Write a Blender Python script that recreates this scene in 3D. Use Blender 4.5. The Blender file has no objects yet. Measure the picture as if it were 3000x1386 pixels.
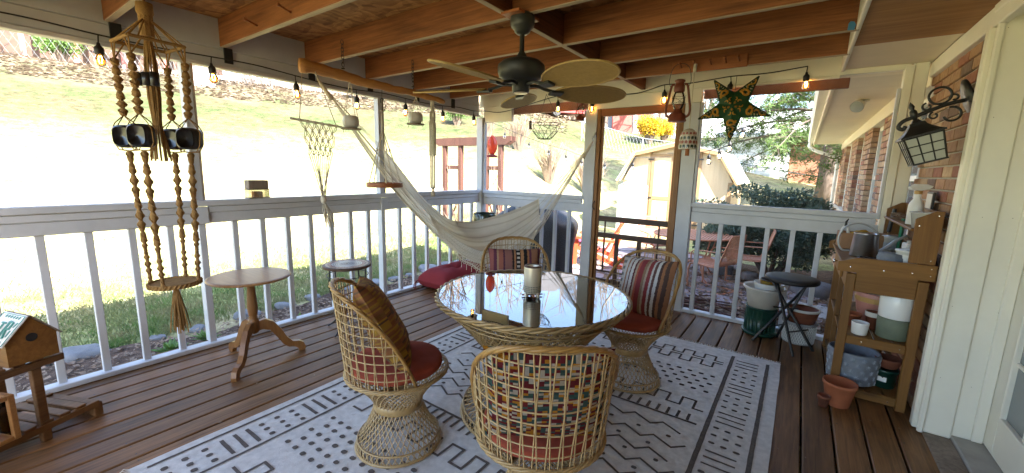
import bpy, math, random
from math import sin, cos, pi, radians, sqrt, atan2, hypot
from mathutils import Vector, Matrix, noise
random.seed(7)
SC = bpy.context.scene
COL = SC.collection

# ------------------------------------------------------------------ camera
cam_d = bpy.data.cameras.new('camera')
cam_d.sensor_fit = 'HORIZONTAL'; cam_d.sensor_width = 36.0; cam_d.lens = 36.0 * 1188.54 / 3000.0
cam_d.clip_start = 0.05; cam_d.clip_end = 2000
cam = bpy.data.objects.new('camera', cam_d); COL.objects.link(cam)
YAW, PITCH, ROLL = .6134, .1612, -.024
_f = Vector((-sin(YAW)*cos(PITCH), cos(YAW)*cos(PITCH), -sin(PITCH)))
_r = Vector((cos(YAW), sin(YAW), 0)); _d = _f.cross(_r)
_r2 = cos(ROLL)*_r + sin(ROLL)*_d; _d2 = -sin(ROLL)*_r + cos(ROLL)*_d
_m = Matrix(((_r2.x, -_d2.x, -_f.x), (_r2.y, -_d2.y, -_f.y), (_r2.z, -_d2.z, -_f.z))).to_4x4()
_m.translation = (0, 0, 1.37)
cam.matrix_world = _m
SC.camera = cam

# ------------------------------------------------------------------ world and sun
SUN_DIR = Vector((3.1, -1.5, 3.0)).normalized()       # towards the sun
w = bpy.data.worlds.new('World'); SC.world = w; w.use_nodes = True
nt = w.node_tree
sky = nt.nodes.new('ShaderNodeTexSky'); sky.sky_type = 'NISHITA'; sky.sun_disc = False
sky.sun_elevation = math.asin(SUN_DIR.z); sky.sun_rotation = atan2(SUN_DIR.x, SUN_DIR.y)
sky.air_density = 1.0; sky.dust_density = 1.2; sky.ozone_density = 1.0
nt.links.new(sky.outputs[0], nt.nodes['Background'].inputs[0]); nt.nodes['Background'].inputs[1].default_value = 0.15
sd = bpy.data.lights.new('sun', 'SUN'); sd.energy = 4.8; sd.angle = radians(.53); sd.color = (1, .95, .87)
so = bpy.data.objects.new('sun', sd); COL.objects.link(so)
so.rotation_euler = (-SUN_DIR).to_track_quat('-Z', 'Y').to_euler(); so.location = (20, -10, 20)
vs = SC.view_settings
vs.view_transform = 'Standard'; vs.look = 'None'; vs.gamma = 1; vs.use_curve_mapping = False
vs.exposure = 3.1
cy = SC.cycles
cy.max_bounces = 10; cy.diffuse_bounces = 5; cy.glossy_bounces = 4; cy.transmission_bounces = 8; cy.transparent_max_bounces = 24
cy.sample_clamp_indirect = 8; cy.use_denoising = True
try: cy.denoiser = 'OPENIMAGEDENOISE'
except Exception: pass
cy.caustics_reflective = False; cy.caustics_refractive = False

# ------------------------------------------------------------------ mesh helper
class MB:
    def __init__(s): s.v = []; s.f = []; s.mi = []; s.cur = 0
    def add(s, vs, fs):
        o = len(s.v); s.v += [tuple(p) for p in vs]
        for f in fs: s.f.append(tuple(i+o for i in f)); s.mi.append(s.cur)
        return s
    def box(s, x0, x1, y0, y1, z0, z1, b=0.0, M=None):
        x0, x1 = min(x0, x1), max(x0, x1); y0, y1 = min(y0, y1), max(y0, y1); z0, z1 = min(z0, z1), max(z0, z1)
        b = min(b, .45*(x1-x0), .45*(y1-y0), .45*(z1-z0))
        if b <= 0:
            V = [(x, y, z) for z in (z0, z1) for y in (y0, y1) for x in (x0, x1)]
            F = [(0, 2, 3, 1), (4, 5, 7, 6), (0, 1, 5, 4), (2, 6, 7, 3), (0, 4, 6, 2), (1, 3, 7, 5)]
        else:
            V = []; X = (x0, x1); Y = (y0, y1); Z = (z0, z1); sg = (1, -1)
            idx = {}
            for i in (0, 1):
                for j in (0, 1):
                    for k in (0, 1):
                        for a in (0, 1, 2):   # vertex lying on the face normal to axis a
                            p = [X[i]+sg[i]*b, Y[j]+sg[j]*b, Z[k]+sg[k]*b]
                            p[a] = (X[i], Y[j], Z[k])[a]
                            idx[(i, j, k, a)] = len(V); V.append(tuple(p))
            F = []
            q = [(0, 0), (1, 0), (1, 1), (0, 1)]
            for e in (0, 1):
                F.append([idx[(e, j, k, 0)] for j, k in q][::(1 if e else -1)])
                F.append([idx[(i, e, k, 1)] for i, k in q][::(-1 if e else 1)])
                F.append([idx[(i, j, e, 2)] for i, j in q][::(1 if e else -1)])
            for e in (0, 1):
                for g in (0, 1):
                    F.append([idx[(e, g, 0, 0)], idx[(e, g, 1, 0)], idx[(e, g, 1, 1)], idx[(e, g, 0, 1)]][::(-1 if e == g else 1)])
                    F.append([idx[(e, 0, g, 0)], idx[(e, 1, g, 0)], idx[(e, 1, g, 2)], idx[(e, 0, g, 2)]][::(1 if e == g else -1)])
                    F.append([idx[(0, e, g, 1)], idx[(1, e, g, 1)], idx[(1, e, g, 2)], idx[(0, e, g, 2)]][::(-1 if e == g else 1)])
            for i in (0, 1):
                for j in (0, 1):
                    for k in (0, 1):
                        F.append([idx[(i, j, k, a)] for a in (0, 1, 2)][::(1 if (i+j+k) % 2 else -1)])
        if M is not None: V = [tuple(M @ Vector(p)) for p in V]
        return s.add(V, F)
    def bar(s, a, b, w, h, bev=0.0, up=(0, 0, 1)):
        """box beam from a to b, w across, h along up"""
        a = Vector(a); b = Vector(b); d = b-a; L = d.length; d.normalize(); u = Vector(up)
        r = d.cross(u)
        if r.length < 1e-4: r = d.cross(Vector((0, 1, 0)))
        r.normalize(); u = r.cross(d)
        M = Matrix(((d.x, r.x, u.x, a.x), (d.y, r.y, u.y, a.y), (d.z, r.z, u.z, a.z), (0, 0, 0, 1)))
        return s.box(0, L, -w/2, w/2, -h/2, h/2, bev, M)
    def tube(s, pts, r, n=6, closed=False, caps=True):
        P = [Vector(p) for p in pts]; N = len(P)
        R = r if isinstance(r, (list, tuple)) else [r]*N
        V = []; F = []; up = None
        for i, p in enumerate(P):
            t = (P[(i+1) % N]-P[i-1]) if closed else (P[min(i+1, N-1)]-P[max(i-1, 0)])
            if t.length < 1e-9: t = Vector((0, 0, 1))
            t.normalize()
            if up is None:
                up = Vector((0, 0, 1)) if abs(t.z) < .9 else Vector((1, 0, 0))
            a = t.cross(up)
            if a.length < 1e-6: a = t.orthogonal()
            a.normalize(); c = a.cross(t); up = c
            for k in range(n):
                an = 2*pi*k/n; V.append(p+R[i]*(cos(an)*a+sin(an)*c))
        for i in range(N if closed else N-1):
            j = (i+1) % N
            for k in range(n):
                l = (k+1) % n; F.append((i*n+k, i*n+l, j*n+l, j*n+k))
        if caps and not closed:
            F.append(tuple(range(n))[::-1]); F.append(tuple((N-1)*n+k for k in range(n)))
        return s.add(V, F)
    def lathe(s, prof, n=24, c=(0, 0, 0), rx=1, ry=1, cap0=False, cap1=False, M=None):
        V = []; F = []
        for r, z in prof:
            for k in range(n):
                a = 2*pi*k/n; p = Vector((r*cos(a)*rx, r*sin(a)*ry, z))
                if M is not None: p = M @ p
                V.append((p[0]+c[0], p[1]+c[1], p[2]+c[2]))
        for i in range(len(prof)-1):
            for k in range(n):
                l = (k+1) % n; F.append((i*n+k, i*n+l, (i+1)*n+l, (i+1)*n+k))
        if cap0: F.append(tuple(range(n))[::-1])
        if cap1: F.append(tuple((len(prof)-1)*n+k for k in range(n)))
        return s.add(V, F)
    def ring(s, c, r, tr, n=40, m=6, rx=1, ry=1):
        return s.tube([(c[0]+r*rx*cos(2*pi*i/n), c[1]+r*ry*sin(2*pi*i/n), c[2]) for i in range(n)], tr, m, closed=True)
    def prism(s, pts, a, b, M=None):
        """outline pts (u,v) extruded from w=a to w=b; local axes (u,v,w) -> M"""
        n = len(pts); V = [(u, v, a) for u, v in pts]+[(u, v, b) for u, v in pts]
        if M is not None: V = [tuple(M @ Vector(p)) for p in V]
        F = [tuple(range(n))[::-1], tuple(range(n, 2*n))]+[(i, (i+1) % n, (i+1) % n+n, i+n) for i in range(n)]
        return s.add(V, F)
    def grid(s, fn, nu, nv, closed_u=False):
        V = [fn(i/(nu-(0 if closed_u else 1)), j/(nv-1)) for j in range(nv) for i in range(nu)]
        F = []
        for j in range(nv-1):
            for i in range(nu if closed_u else nu-1):
                k = (i+1) % nu; F.append((j*nu+i, j*nu+k, (j+1)*nu+k, (j+1)*nu+i))
        return s.add(V, F)
    def sphere(s, c, r, n=12, m=8, sx=1, sy=1, sz=1):
        V = []; F = []
        for j in range(m+1):
            th = pi*j/m
            for i in range(n):
                a = 2*pi*i/n; V.append((c[0]+r*sx*sin(th)*cos(a), c[1]+r*sy*sin(th)*sin(a), c[2]+r*sz*cos(th)))
        for j in range(m):
            for i in range(n):
                k = (i+1) % n; F.append((j*n+i, (j+1)*n+i, (j+1)*n+k, j*n+k))
        return s.add(V, F)
    def mesh(s, name, mats, smooth=False):
        me = bpy.data.meshes.new(name); me.from_pydata(s.v, [], s.f)
        for m in (mats if isinstance(mats, (list, tuple)) else [mats]): me.materials.append(m)
        if any(s.mi): me.polygons.foreach_set('material_index', s.mi)
        if smooth: me.shade_smooth() if hasattr(me, 'shade_smooth') else me.polygons.foreach_set('use_smooth', [True]*len(me.polygons))
        me.update(); return me
    def build(s, name, mats, parent=None, smooth=False, world=False, **t):
        o = bpy.data.objects.new(name, s.mesh(name, mats, smooth)); COL.objects.link(o)
        if parent is not None:
            o.parent = parent
            if world: o.location = [-c for c in parent.location]
        tag(o, **t); return o
def tag(o, label=None, cat=None, group=None, kind=None):
    if label: o['label'] = label
    if cat: o['category'] = cat
    if group: o['group'] = group
    if kind: o['kind'] = kind
    return o
def thing(name, label=None, cat=None, loc=(0, 0, 0), rz=0, group=None, kind=None):
    o = bpy.data.objects.new(name, None); COL.objects.link(o); o.empty_display_size = .1
    o.location = loc; o.rotation_euler = (0, 0, rz); return tag(o, label, cat, group, kind)
def copy_tree(o, parent=None):
    c = o.copy(); COL.objects.link(c)
    if parent is not None: c.parent = parent
    for ch in o.children: copy_tree(ch, c)
    return c
def inst(me, name, parent, loc=(0, 0, 0), rot=(0, 0, 0), scale=None):
    o = bpy.data.objects.new(name, me); COL.objects.link(o); o.parent = parent; o.location = loc; o.rotation_euler = rot
    if scale: o.scale = scale
    return o
def lerp(a, b, t): return tuple(a[i]+(b[i]-a[i])*t for i in range(len(a)))
def bez(P, n):
    """Catmull-Rom through P"""
    P = [Vector(p) for p in P]; Q = [2*P[0]-P[1]]+P+[2*P[-1]-P[-2]]; out = []
    for i in range(1, len(Q)-2):
        for k in range(n):
            t = k/n; a, b, c, d = Q[i-1], Q[i], Q[i+1], Q[i+2]
            out.append(.5*((2*b)+(c-a)*t+(2*a-5*b+4*c-d)*t*t+(3*b-a-3*c+d)*t**3))
    return out+[P[-1]]

# ------------------------------------------------------------------ materials
MAT = {}
def nodes(m):
    return m.node_tree.nodes, m.node_tree.links
def mat(name, col, rough=.6, var=0.0, scale=8.0, stretch=(1, 1, 1), bump=0.0, bscale=60., metal=0.0, rnd=0.0, col2=None, spec=.5, dist=.002, detail=4, trans=0.0, coat=0.0):
    """principled with noise mottling between col and col2 (or darker col), bump noise, per-object brightness"""
    m = bpy.data.materials.new(name); m.use_nodes = True; N, L = nodes(m); b = N['Principled BSDF']
    b.inputs['Roughness'].default_value = rough; b.inputs['Metallic'].default_value = metal
    b.inputs['Specular IOR Level'].default_value = spec
    b.inputs['Coat Weight'].default_value = coat
    if trans: b.inputs['Transmission Weight'].default_value = trans
    b.inputs['Base Color'].default_value = (*col, 1)
    tc = N.new('ShaderNodeTexCoord'); oi = N.new('ShaderNodeObjectInfo')
    mul = N.new('ShaderNodeVectorMath'); mul.operation = 'MULTIPLY_ADD'; L.new(tc.outputs['Object'], mul.inputs[0])
    mul.inputs[1].default_value = stretch
    sc = N.new('ShaderNodeMath'); sc.operation = 'MULTIPLY'; L.new(oi.outputs['Random'], sc.inputs[0]); sc.inputs[1].default_value = 37.0
    L.new(sc.outputs[0], mul.inputs[2]); vec = mul.outputs[0]
    if var or col2:
        n = N.new('ShaderNodeTexNoise'); n.inputs['Scale'].default_value = scale; n.inputs['Detail'].default_value = detail; n.inputs['Roughness'].default_value = .62
        L.new(vec, n.inputs['Vector'])
        r = N.new('ShaderNodeValToRGB'); r.color_ramp.elements[0].position = .33; r.color_ramp.elements[1].position = .67
        c2 = col2 or tuple(c*(1-var) for c in col)
        r.color_ramp.elements[0].color = (*c2, 1); r.color_ramp.elements[1].color = (*col, 1)
        L.new(n.outputs['Fac'], r.inputs['Fac']); out = r.outputs['Color']
        if rnd:
            h = N.new('ShaderNodeHueSaturation'); mr = N.new('ShaderNodeMapRange'); L.new(oi.outputs['Random'], mr.inputs[0])
            mr.inputs[3].default_value = 1-rnd; mr.inputs[4].default_value = 1+rnd; L.new(mr.outputs[0], h.inputs['Value']); L.new(out, h.inputs['Color']); out = h.outputs['Color']
        L.new(out, b.inputs['Base Color'])
    if bump:
        n = N.new('ShaderNodeTexNoise'); n.inputs['Scale'].default_value = bscale; n.inputs['Detail'].default_value = 3; L.new(vec, n.inputs['Vector'])
        bp = N.new('ShaderNodeBump'); bp.inputs['Strength'].default_value = bump; bp.inputs['Distance'].default_value = dist
        L.new(n.outputs['Fac'], bp.inputs['Height']); L.new(bp.outputs[0], b.inputs['Normal'])
    MAT[name] = m; return m
def emit(name, col, strength):
    m = bpy.data.materials.new(name); m.use_nodes = True; N, L = nodes(m); N.remove(N['Principled BSDF'])
    e = N.new('ShaderNodeEmission'); e.inputs[0].default_value = (*col, 1); e.inputs[1].default_value = strength
    L.new(e.outputs[0], N['Material Output'].inputs[0]); MAT[name] = m; return m
def glassy(name, tint, base=.05, ior=1.45, fresnel=True, extra=None, rough=0.0):
    """thin pane: transparent with a fresnel reflection, optionally a little diffuse"""
    m = bpy.data.materials.new(name); m.use_nodes = True; N, L = nodes(m); N.remove(N['Principled BSDF'])
    t = N.new('ShaderNodeBsdfTransparent'); t.inputs[0].default_value = (*tint, 1)
    g = N.new('ShaderNodeBsdfGlossy'); g.inputs['Roughness'].default_value = rough
    fr = N.new('ShaderNodeFresnel'); fr.inputs[0].default_value = ior
    mx = N.new('ShaderNodeMixShader'); ad = N.new('ShaderNodeMath'); ad.operation = 'ADD'; ad.use_clamp = True; ad.inputs[1].default_value = base
    L.new(fr.outputs[0], ad.inputs[0]); L.new(ad.outputs[0], mx.inputs[0]); L.new(t.outputs[0], mx.inputs[1]); L.new(g.outputs[0], mx.inputs[2]); out = mx.outputs[0]
    if extra:
        d = N.new('ShaderNodeBsdfDiffuse'); d.inputs[0].default_value = (*extra[0], 1); m2 = N.new('ShaderNodeMixShader'); m2.inputs[0].default_value = extra[1]
        L.new(out, m2.inputs[1]); L.new(d.outputs[0], m2.inputs[2]); out = m2.outputs[0]
    L.new(out, N['Material Output'].inputs[0]); MAT[name] = m; return m
def wood(name, c1, c2, axis='y', rough=.55, grain=60., rnd=.12, bump=.25, knots=True, stain=0.0):
    """boards: fine grain streaks along axis, blotches, knots"""
    m = bpy.data.materials.new(name); m.use_nodes = True; N, L = nodes(m); b = N['Principled BSDF']; b.inputs['Roughness'].default_value = rough; b.inputs['Specular IOR Level'].default_value = .32
    tc = N.new('ShaderNodeTexCoord'); oi = N.new('ShaderNodeObjectInfo')
    sc = N.new('ShaderNodeMath'); sc.operation = 'MULTIPLY'; L.new(oi.outputs['Random'], sc.inputs[0]); sc.inputs[1].default_value = 41.0
    st = {'x': (.045, 1, 1), 'y': (1, .045, 1), 'z': (1, 1, .045)}[axis]
    mv = N.new('ShaderNodeVectorMath'); mv.operation = 'MULTIPLY_ADD'; L.new(tc.outputs['Object'], mv.inputs[0]); mv.inputs[1].default_value = st; L.new(sc.outputs[0], mv.inputs[2])
    st2 = {'x': (.35, 1, 1), 'y': (1, .35, 1), 'z': (1, 1, .35)}[axis]
    mv2 = N.new('ShaderNodeVectorMath'); mv2.operation = 'MULTIPLY_ADD'; L.new(tc.outputs['Object'], mv2.inputs[0]); mv2.inputs[1].default_value = st2; L.new(sc.outputs[0], mv2.inputs[2])
    n1 = N.new('ShaderNodeTexNoise'); n1.inputs['Scale'].default_value = grain; n1.inputs['Detail'].default_value = 6; n1.inputs['Roughness'].default_value = .65; n1.inputs['Distortion'].default_value = .6; L.new(mv.outputs[0], n1.inputs['Vector'])
    n2 = N.new('ShaderNodeTexNoise'); n2.inputs['Scale'].default_value = 5.5; n2.inputs['Detail'].default_value = 4; L.new(mv2.outputs[0], n2.inputs['Vector'])
    mix = N.new('ShaderNodeMath'); mix.operation = 'MULTIPLY_ADD'; L.new(n1.outputs['Fac'], mix.inputs[0]); mix.inputs[1].default_value = .6; 
    m3 = N.new('ShaderNodeMath'); m3.operation = 'MULTIPLY'; L.new(n2.outputs['Fac'], m3.inputs[0]); m3.inputs[1].default_value = .42; L.new(m3.outputs[0], mix.inputs[2])
    r = N.new('ShaderNodeValToRGB'); r.color_ramp.elements[0].position = .36; r.color_ramp.elements[1].position = .66
    r.color_ramp.elements[0].color = (*c2, 1); r.color_ramp.elements[1].color = (*c1, 1); L.new(mix.outputs[0], r.inputs['Fac']); out = r.outputs['Color']
    if knots:
        v = N.new('ShaderNodeTexVoronoi'); v.inputs['Scale'].default_value = 4.2; L.new(mv2.outputs[0], v.inputs['Vector'])
        kr = N.new('ShaderNodeValToRGB'); kr.color_ramp.elements[0].position = .035; kr.color_ramp.elements[1].position = .10
        kr.color_ramp.elements[0].color = (.32, .28, .25, 1); kr.color_ramp.elements[1].color = (1, 1, 1, 1); L.new(v.outputs['Distance'], kr.inputs['Fac'])
        mm = N.new('ShaderNodeMix'); mm.data_type = 'RGBA'; mm.blend_type = 'MULTIPLY'; mm.inputs[0].default_value = .8; L.new(out, mm.inputs[6]); L.new(kr.outputs['Color'], mm.inputs[7]); out = mm.outputs[2]
    h = N.new('ShaderNodeHueSaturation'); mr = N.new('ShaderNodeMapRange'); L.new(oi.outputs['Random'], mr.inputs[0]); mr.inputs[3].default_value = 1-rnd; mr.inputs[4].default_value = 1+rnd
    L.new(mr.outputs[0], h.inputs['Value']); L.new(out, h.inputs['Color']); L.new(h.outputs[0], b.inputs['Base Color'])
    bp = N.new('ShaderNodeBump'); bp.inputs['Strength'].default_value = bump; bp.inputs['Distance'].default_value = .002; L.new(n1.outputs['Fac'], bp.inputs['Height']); L.new(bp.outputs[0], b.inputs['Normal'])
    MAT[name] = m; return m
def stripes(name, cols, axis=0, span=.42, off=.21, rough=.9, bump=.5, cross=None, jitter=.006):
    """woven fabric: constant colour ramp along one object axis; cols = [(pos,col)...]"""
    m = bpy.data.materials.new(name); m.use_nodes = True; N, L = nodes(m); b = N['Principled BSDF']; b.inputs['Roughness'].default_value = rough; b.inputs['Specular IOR Level'].default_value = .15
    tc = N.new('ShaderNodeTexCoord'); sp = N.new('ShaderNodeSeparateXYZ'); L.new(tc.outputs['Object'], sp.inputs[0])
    nz = N.new('ShaderNodeTexNoise'); nz.inputs['Scale'].default_value = 90; L.new(tc.outputs['Object'], nz.inputs['Vector'])
    a = N.new('ShaderNodeMath'); a.operation = 'MULTIPLY_ADD'; L.new(nz.outputs['Fac'], a.inputs[0]); a.inputs[1].default_value = jitter*2; L.new(sp.outputs[axis], a.inputs[2])
    mr = N.new('ShaderNodeMapRange'); L.new(a.outputs[0], mr.inputs[0]); mr.inputs[1].default_value = -off; mr.inputs[2].default_value = span-off
    r = N.new('ShaderNodeValToRGB'); r.color_ramp.interpolation = 'CONSTANT'
    E = r.color_ramp.elements
    for i, (p, c) in enumerate(cols[:31]):
        e = E[i] if i < 2 else E.new(p)
        e.position = p; e.color = (*c, 1)
    L.new(mr.outputs[0], r.inputs['Fac']); out = r.outputs['Color']
    if cross:   # broken weave motif across some stripes
        ax2, sc2, col, lo, hi = cross
        wv = N.new('ShaderNodeMath'); wv.operation = 'PINGPONG'; L.new(sp.outputs[ax2], wv.inputs[0]); wv.inputs[1].default_value = sc2
        g1 = N.new('ShaderNodeMath'); g1.operation = 'GREATER_THAN'; L.new(wv.outputs[0], g1.inputs[0]); g1.inputs[1].default_value = sc2*.5
        g2 = N.new('ShaderNodeMath'); g2.operation = 'GREATER_THAN'; L.new(mr.outputs[0], g2.inputs[0]); g2.inputs[1].default_value = lo
        g3 = N.new('ShaderNodeMath'); g3.operation = 'LESS_THAN'; L.new(mr.outputs[0], g3.inputs[0]); g3.inputs[1].default_value = hi
        p1 = N.new('ShaderNodeMath'); p1.operation = 'MULTIPLY'; L.new(g1.outputs[0], p1.inputs[0]); L.new(g2.outputs[0], p1.inputs[1])
        p2 = N.new('ShaderNodeMath'); p2.operation = 'MULTIPLY'; L.new(p1.outputs[0], p2.inputs[0]); L.new(g3.outputs[0], p2.inputs[1])
        mm = N.new('ShaderNodeMix'); mm.data_type = 'RGBA'; L.new(p2.outputs[0], mm.inputs[0]); L.new(out, mm.inputs[6]); mm.inputs[7].default_value = (*col, 1); out = mm.outputs[2]
    L.new(out, b.inputs['Base Color'])
    n2 = N.new('ShaderNodeTexNoise'); n2.inputs['Scale'].default_value = 260; L.new(tc.outputs['Object'], n2.inputs['Vector'])
    bp = N.new('ShaderNodeBump'); bp.inputs['Strength'].default_value = bump; bp.inputs['Distance'].default_value = .002; L.new(n2.outputs['Fac'], bp.inputs['Height']); L.new(bp.outputs[0], b.inputs['Normal'])
    MAT[name] = m; return m

mat('white_paint', (.565, .58, .61), .5, var=.16, scale=3.5, bump=.12, bscale=40, rnd=.03)
mat('white_trim', (.79, .755, .65), .45, var=.07, scale=4, bump=.06, bscale=30)
mat('cream_soffit', (.80, .71, .52), .55, var=.06, scale=6, bump=.1, bscale=80)
wood('deck_wood', (.275, .128, .044), (.080, .036, .012), 'y', .5, 60, .28, .4)
wood('joist_wood', (.33, .122, .042), (.125, .042, .014), 'x', .6, 55, .14, .2)
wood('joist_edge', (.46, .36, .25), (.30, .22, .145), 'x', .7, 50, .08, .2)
wood('block_wood', (.23, .08, .03), (.09, .03, .013), 'y', .6, 55, .12, .2)
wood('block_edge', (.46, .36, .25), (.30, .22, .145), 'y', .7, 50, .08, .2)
wood('plywood', (.42, .21, .07), (.25, .11, .033), 'x', .6, 26, .05, .15, knots=False)
wood('door_wood', (.33, .155, .05), (.19, .08, .026), 'z', .45, 60, .1, .2)
wood('dark_wood', (.10, .055, .035), (.055, .03, .02), 'x', .5, 60, .1, .2, knots=False)
wood('oak', (.38, .20, .075), (.26, .125, .044), 'x', .32, 70, .05, .1, knots=False)
wood('oak_leg', (.27, .13, .045), (.165, .073, .025), 'z', .35, 60, .05, .1, knots=False)
wood('bench_wood', (.25, .118, .028), (.14, .06, .013), 'x', .5, 55, .12, .2)
wood('bench_leg', (.23, .108, .027), (.13, .055, .013), 'z', .5, 55, .12, .2)
wood('stand_wood', (.21, .11, .048), (.105, .052, .022), 'x', .6, 55, .15, .25)
wood('peg_wood', (.36, .125, .042), (.24, .078, .026), 'x', .5, 50, .05, .15)
wood('log_bark', (.52, .25, .075), (.34, .14, .04), 'y', .6, 30, .02, .35)
wood('weathered', (.30, .24, .19), (.16, .12, .09), 'z', .8, 50, .1, .3)
mat('rattan', (.40, .265, .11), .42, var=.28, scale=30, bump=.3, bscale=220, coat=.1)
mat('rattan_pale', (.46, .32, .155), .42, var=.25, scale=30, bump=.25, bscale=220)
mat('rattan_gold', (.36, .20, .055), .38, var=.3, scale=24, bump=.3, bscale=200)
mat('red_suede', (.36, .085, .055), .95, var=.25, scale=7, bump=.35, bscale=300, spec=.1)
mat('red_canvas', (.26, .035, .042), .9, var=.18, scale=5, bump=.4, bscale=350, spec=.15)
mat('rug_weave', (.70, .675, .64), 1.0, var=.22, scale=26, bump=.8, bscale=420, spec=.05, dist=.003, detail=8)
mat('rug_dark', (.15, .128, .115), 1.0, var=.3, scale=60, bump=.8, bscale=420, spec=.05, dist=.003)
mat('fringe', (.66, .62, .55), 1.0, var=.15, scale=60, spec=.05)
mat('cream_cord', (.66, .60, .48), .95, var=.18, scale=60, bump=.4, bscale=260, spec=.1)

mat('jute', (.33, .19, .072), .95, var=.3, scale=40, bump=.7, bscale=180, spec=.1, dist=.004)
mat('black_metal', (.016, .017, .018), .42, var=.3, scale=20)
mat('black_ceramic', (.022, .02, .02), .30)
mat('black_cord', (.012, .012, .013), .55)
mat('fan_black', (.028, .03, .027), .45, var=.2, scale=10)
mat('stainless', (.78, .70, .54), .38, var=.08, scale=30, stretch=(1, 1, .02), metal=.55, bump=.05, bscale=120)
mat('galvanised', (.62, .63, .64), .28, var=.25, scale=14, metal=1.0, bump=.12, bscale=30)
mat('chrome', (.75, .75, .75), .12, metal=1.0)
mat('rust_red', (.22, .055, .032), .5, var=.35, scale=26, bump=.2, bscale=90)
mat('green_glaze', (.025, .06, .045), .16, var=.5, scale=22, bump=.2, bscale=40, coat=.5)
mat('green_plastic', (.008, .05, .035), .35, var=.1)
mat('white_plastic', (.70, .70, .68), .35, var=.08, scale=12)
mat('offwhite_plastic', (.60, .58, .53), .45, var=.12, scale=9)
mat('white_ceramic', (.78, .78, .76), .25, var=.05, scale=20, bump=.15, bscale=140)
mat('sage', (.16, .19, .13), .7, var=.25, scale=14, bump=.3, bscale=90)
mat('terracotta', (.40, .12, .05), .8, var=.2, scale=12, bump=.15, bscale=100)
mat('terracotta_dark', (.22, .07, .035), .8, var=.3, scale=16)
mat('pink_glaze', (.46, .20, .16), .4, var=.15, scale=8)
mat('tan_band', (.42, .25, .08), .5)
mat('grey_fabric_pot', (.36, .37, .38), .75, var=.3, scale=120, bump=.5, bscale=120)
mat('slate', (.21, .235, .28), .7, var=.3, scale=18, bump=.3, bscale=70)
mat('slate_light', (.34, .38, .44), .7)
mat('soil', (.045, .032, .024), 1.0, var=.6, scale=60, bump=1.0, bscale=80, dist=.01)
mat('yellow_cloth', (.46, .27, .03), .9, var=.3, scale=12, bump=.4, bscale=60)
mat('tool_green', (.01, .16, .09), .35)
mat('tool_yellow', (.55, .42, .03), .45)
mat('cardboard', (.36, .20, .11), .85, var=.12, scale=12)
mat('label_white', (.74, .74, .72), .6)
mat('label_teal', (.10, .33, .30), .6)
mat('tin_white', (.66, .68, .66), .4, var=.15, scale=20, metal=.2)
mat('gold_foil', (.65, .42, .08), .2, var=.45, scale=16, metal=1.0)
mat('clear_plastic', (.75, .76, .75), .25, trans=.35, spec=.4)
mat('blue_tape', (.04, .17, .33), .7)
mat('candle_orange', (.65, .20, .02), .55, var=.3, scale=5)
mat('brass', (.55, .38, .14), .3, metal=1.0)
mat('mortar', (.52, .48, .42), .95, var=.15, scale=30, bump=.6, bscale=120)
mat('slat_weave', (.36, .235, .08), .7, var=.2, scale=50)
mat('palm_gold', (.42, .28, .09), .55, var=.2, scale=40)
mat('frosted', (.42, .44, .40), .35, var=.05)
mat('concrete', (.40, .38, .35), .9, var=.25, scale=7, bump=.4, bscale=50)
mat('paver', (.30, .25, .26), .9, var=.35, scale=9, bump=.5, bscale=50, rnd=.18)
mat('stone', (.19, .19, .195), .9, var=.35, scale=7, bump=.7, bscale=18, rnd=.2, dist=.01)
mat('orange_plastic', (.62, .09, .035), .35, var=.08, scale=6)
mat('peach_metal', (.50, .22, .12), .5, var=.2, scale=14)
mat('grill_cover', (.018, .018, .022), .55, var=.2, scale=6, bump=.3, bscale=12, dist=.01)
mat('cedar_red', (.085, .032, .020), .8, var=.3, scale=18, stretch=(1, 1, .1), bump=.3, bscale=60)
mat('shed_ply', (.58, .43, .26), .8, var=.15, scale=10, stretch=(1, 1, .08), bump=.2, bscale=60)
mat('shed_trim', (.30, .18, .085), .8, var=.2, scale=14)
mat('shingle', (.30, .28, .26), .95, var=.3, scale=30, bump=.5, bscale=90)
mat('galv_pipe', (.42, .44, .46), .5, metal=.6)
mat('green_frame', (.30, .42, .44), .5)
mat('siding_white', (.72, .72, .70), .6, var=.06, scale=6)
mat('brick_far', (.40, .17, .10), .9, var=.3, scale=30)
mat('red_paint', (.42, .04, .035), .35, coat=.5)
mat('car_glass', (.05, .06, .07), .1)
mat('barn_red', (.34, .09, .07), .85, var=.2, scale=5)
mat('bark', (.16, .12, .095), .95, var=.4, scale=16, stretch=(1, 1, .25), bump=.8, bscale=30, dist=.01)
mat('bark_pale', (.36, .33, .30), .95, var=.4, scale=12, stretch=(1, 1, .3), bump=.7, bscale=30, dist=.01)
def leaf_mat(name, c1, c2, rough=.6, transl=.35):
    m = mat(name, c1, rough, col2=c2, scale=3, rnd=.0); N, L = nodes(m); b = N['Principled BSDF']
    src = b.inputs['Base Color'].links[0].from_socket
    t = N.new('ShaderNodeBsdfTranslucent'); L.new(src, t.inputs[0]); mx = N.new('ShaderNodeMixShader'); mx.inputs[0].default_value = transl
    L.new(b.outputs[0], mx.inputs[1]); L.new(t.outputs[0], mx.inputs[2]); L.new(mx.outputs[0], N['Material Output'].inputs[0]); return m
leaf_mat('hammock_cloth', (.74, .69, .59), (.66, .61, .51), .95, transl=.4); leaf_mat('hammock_stripe', (.62, .56, .45), (.54, .48, .38), .95, transl=.4)
leaf_mat('cedar_needles', (.10, .17, .03), (.05, .10, .02))
leaf_mat('juniper', (.115, .16, .105), (.05, .09, .06), transl=.25)
leaf_mat('forsythia', (.62, .42, .02), (.50, .30, .01))
leaf_mat('green_leaf', (.13, .24, .045), (.08, .16, .03))
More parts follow.
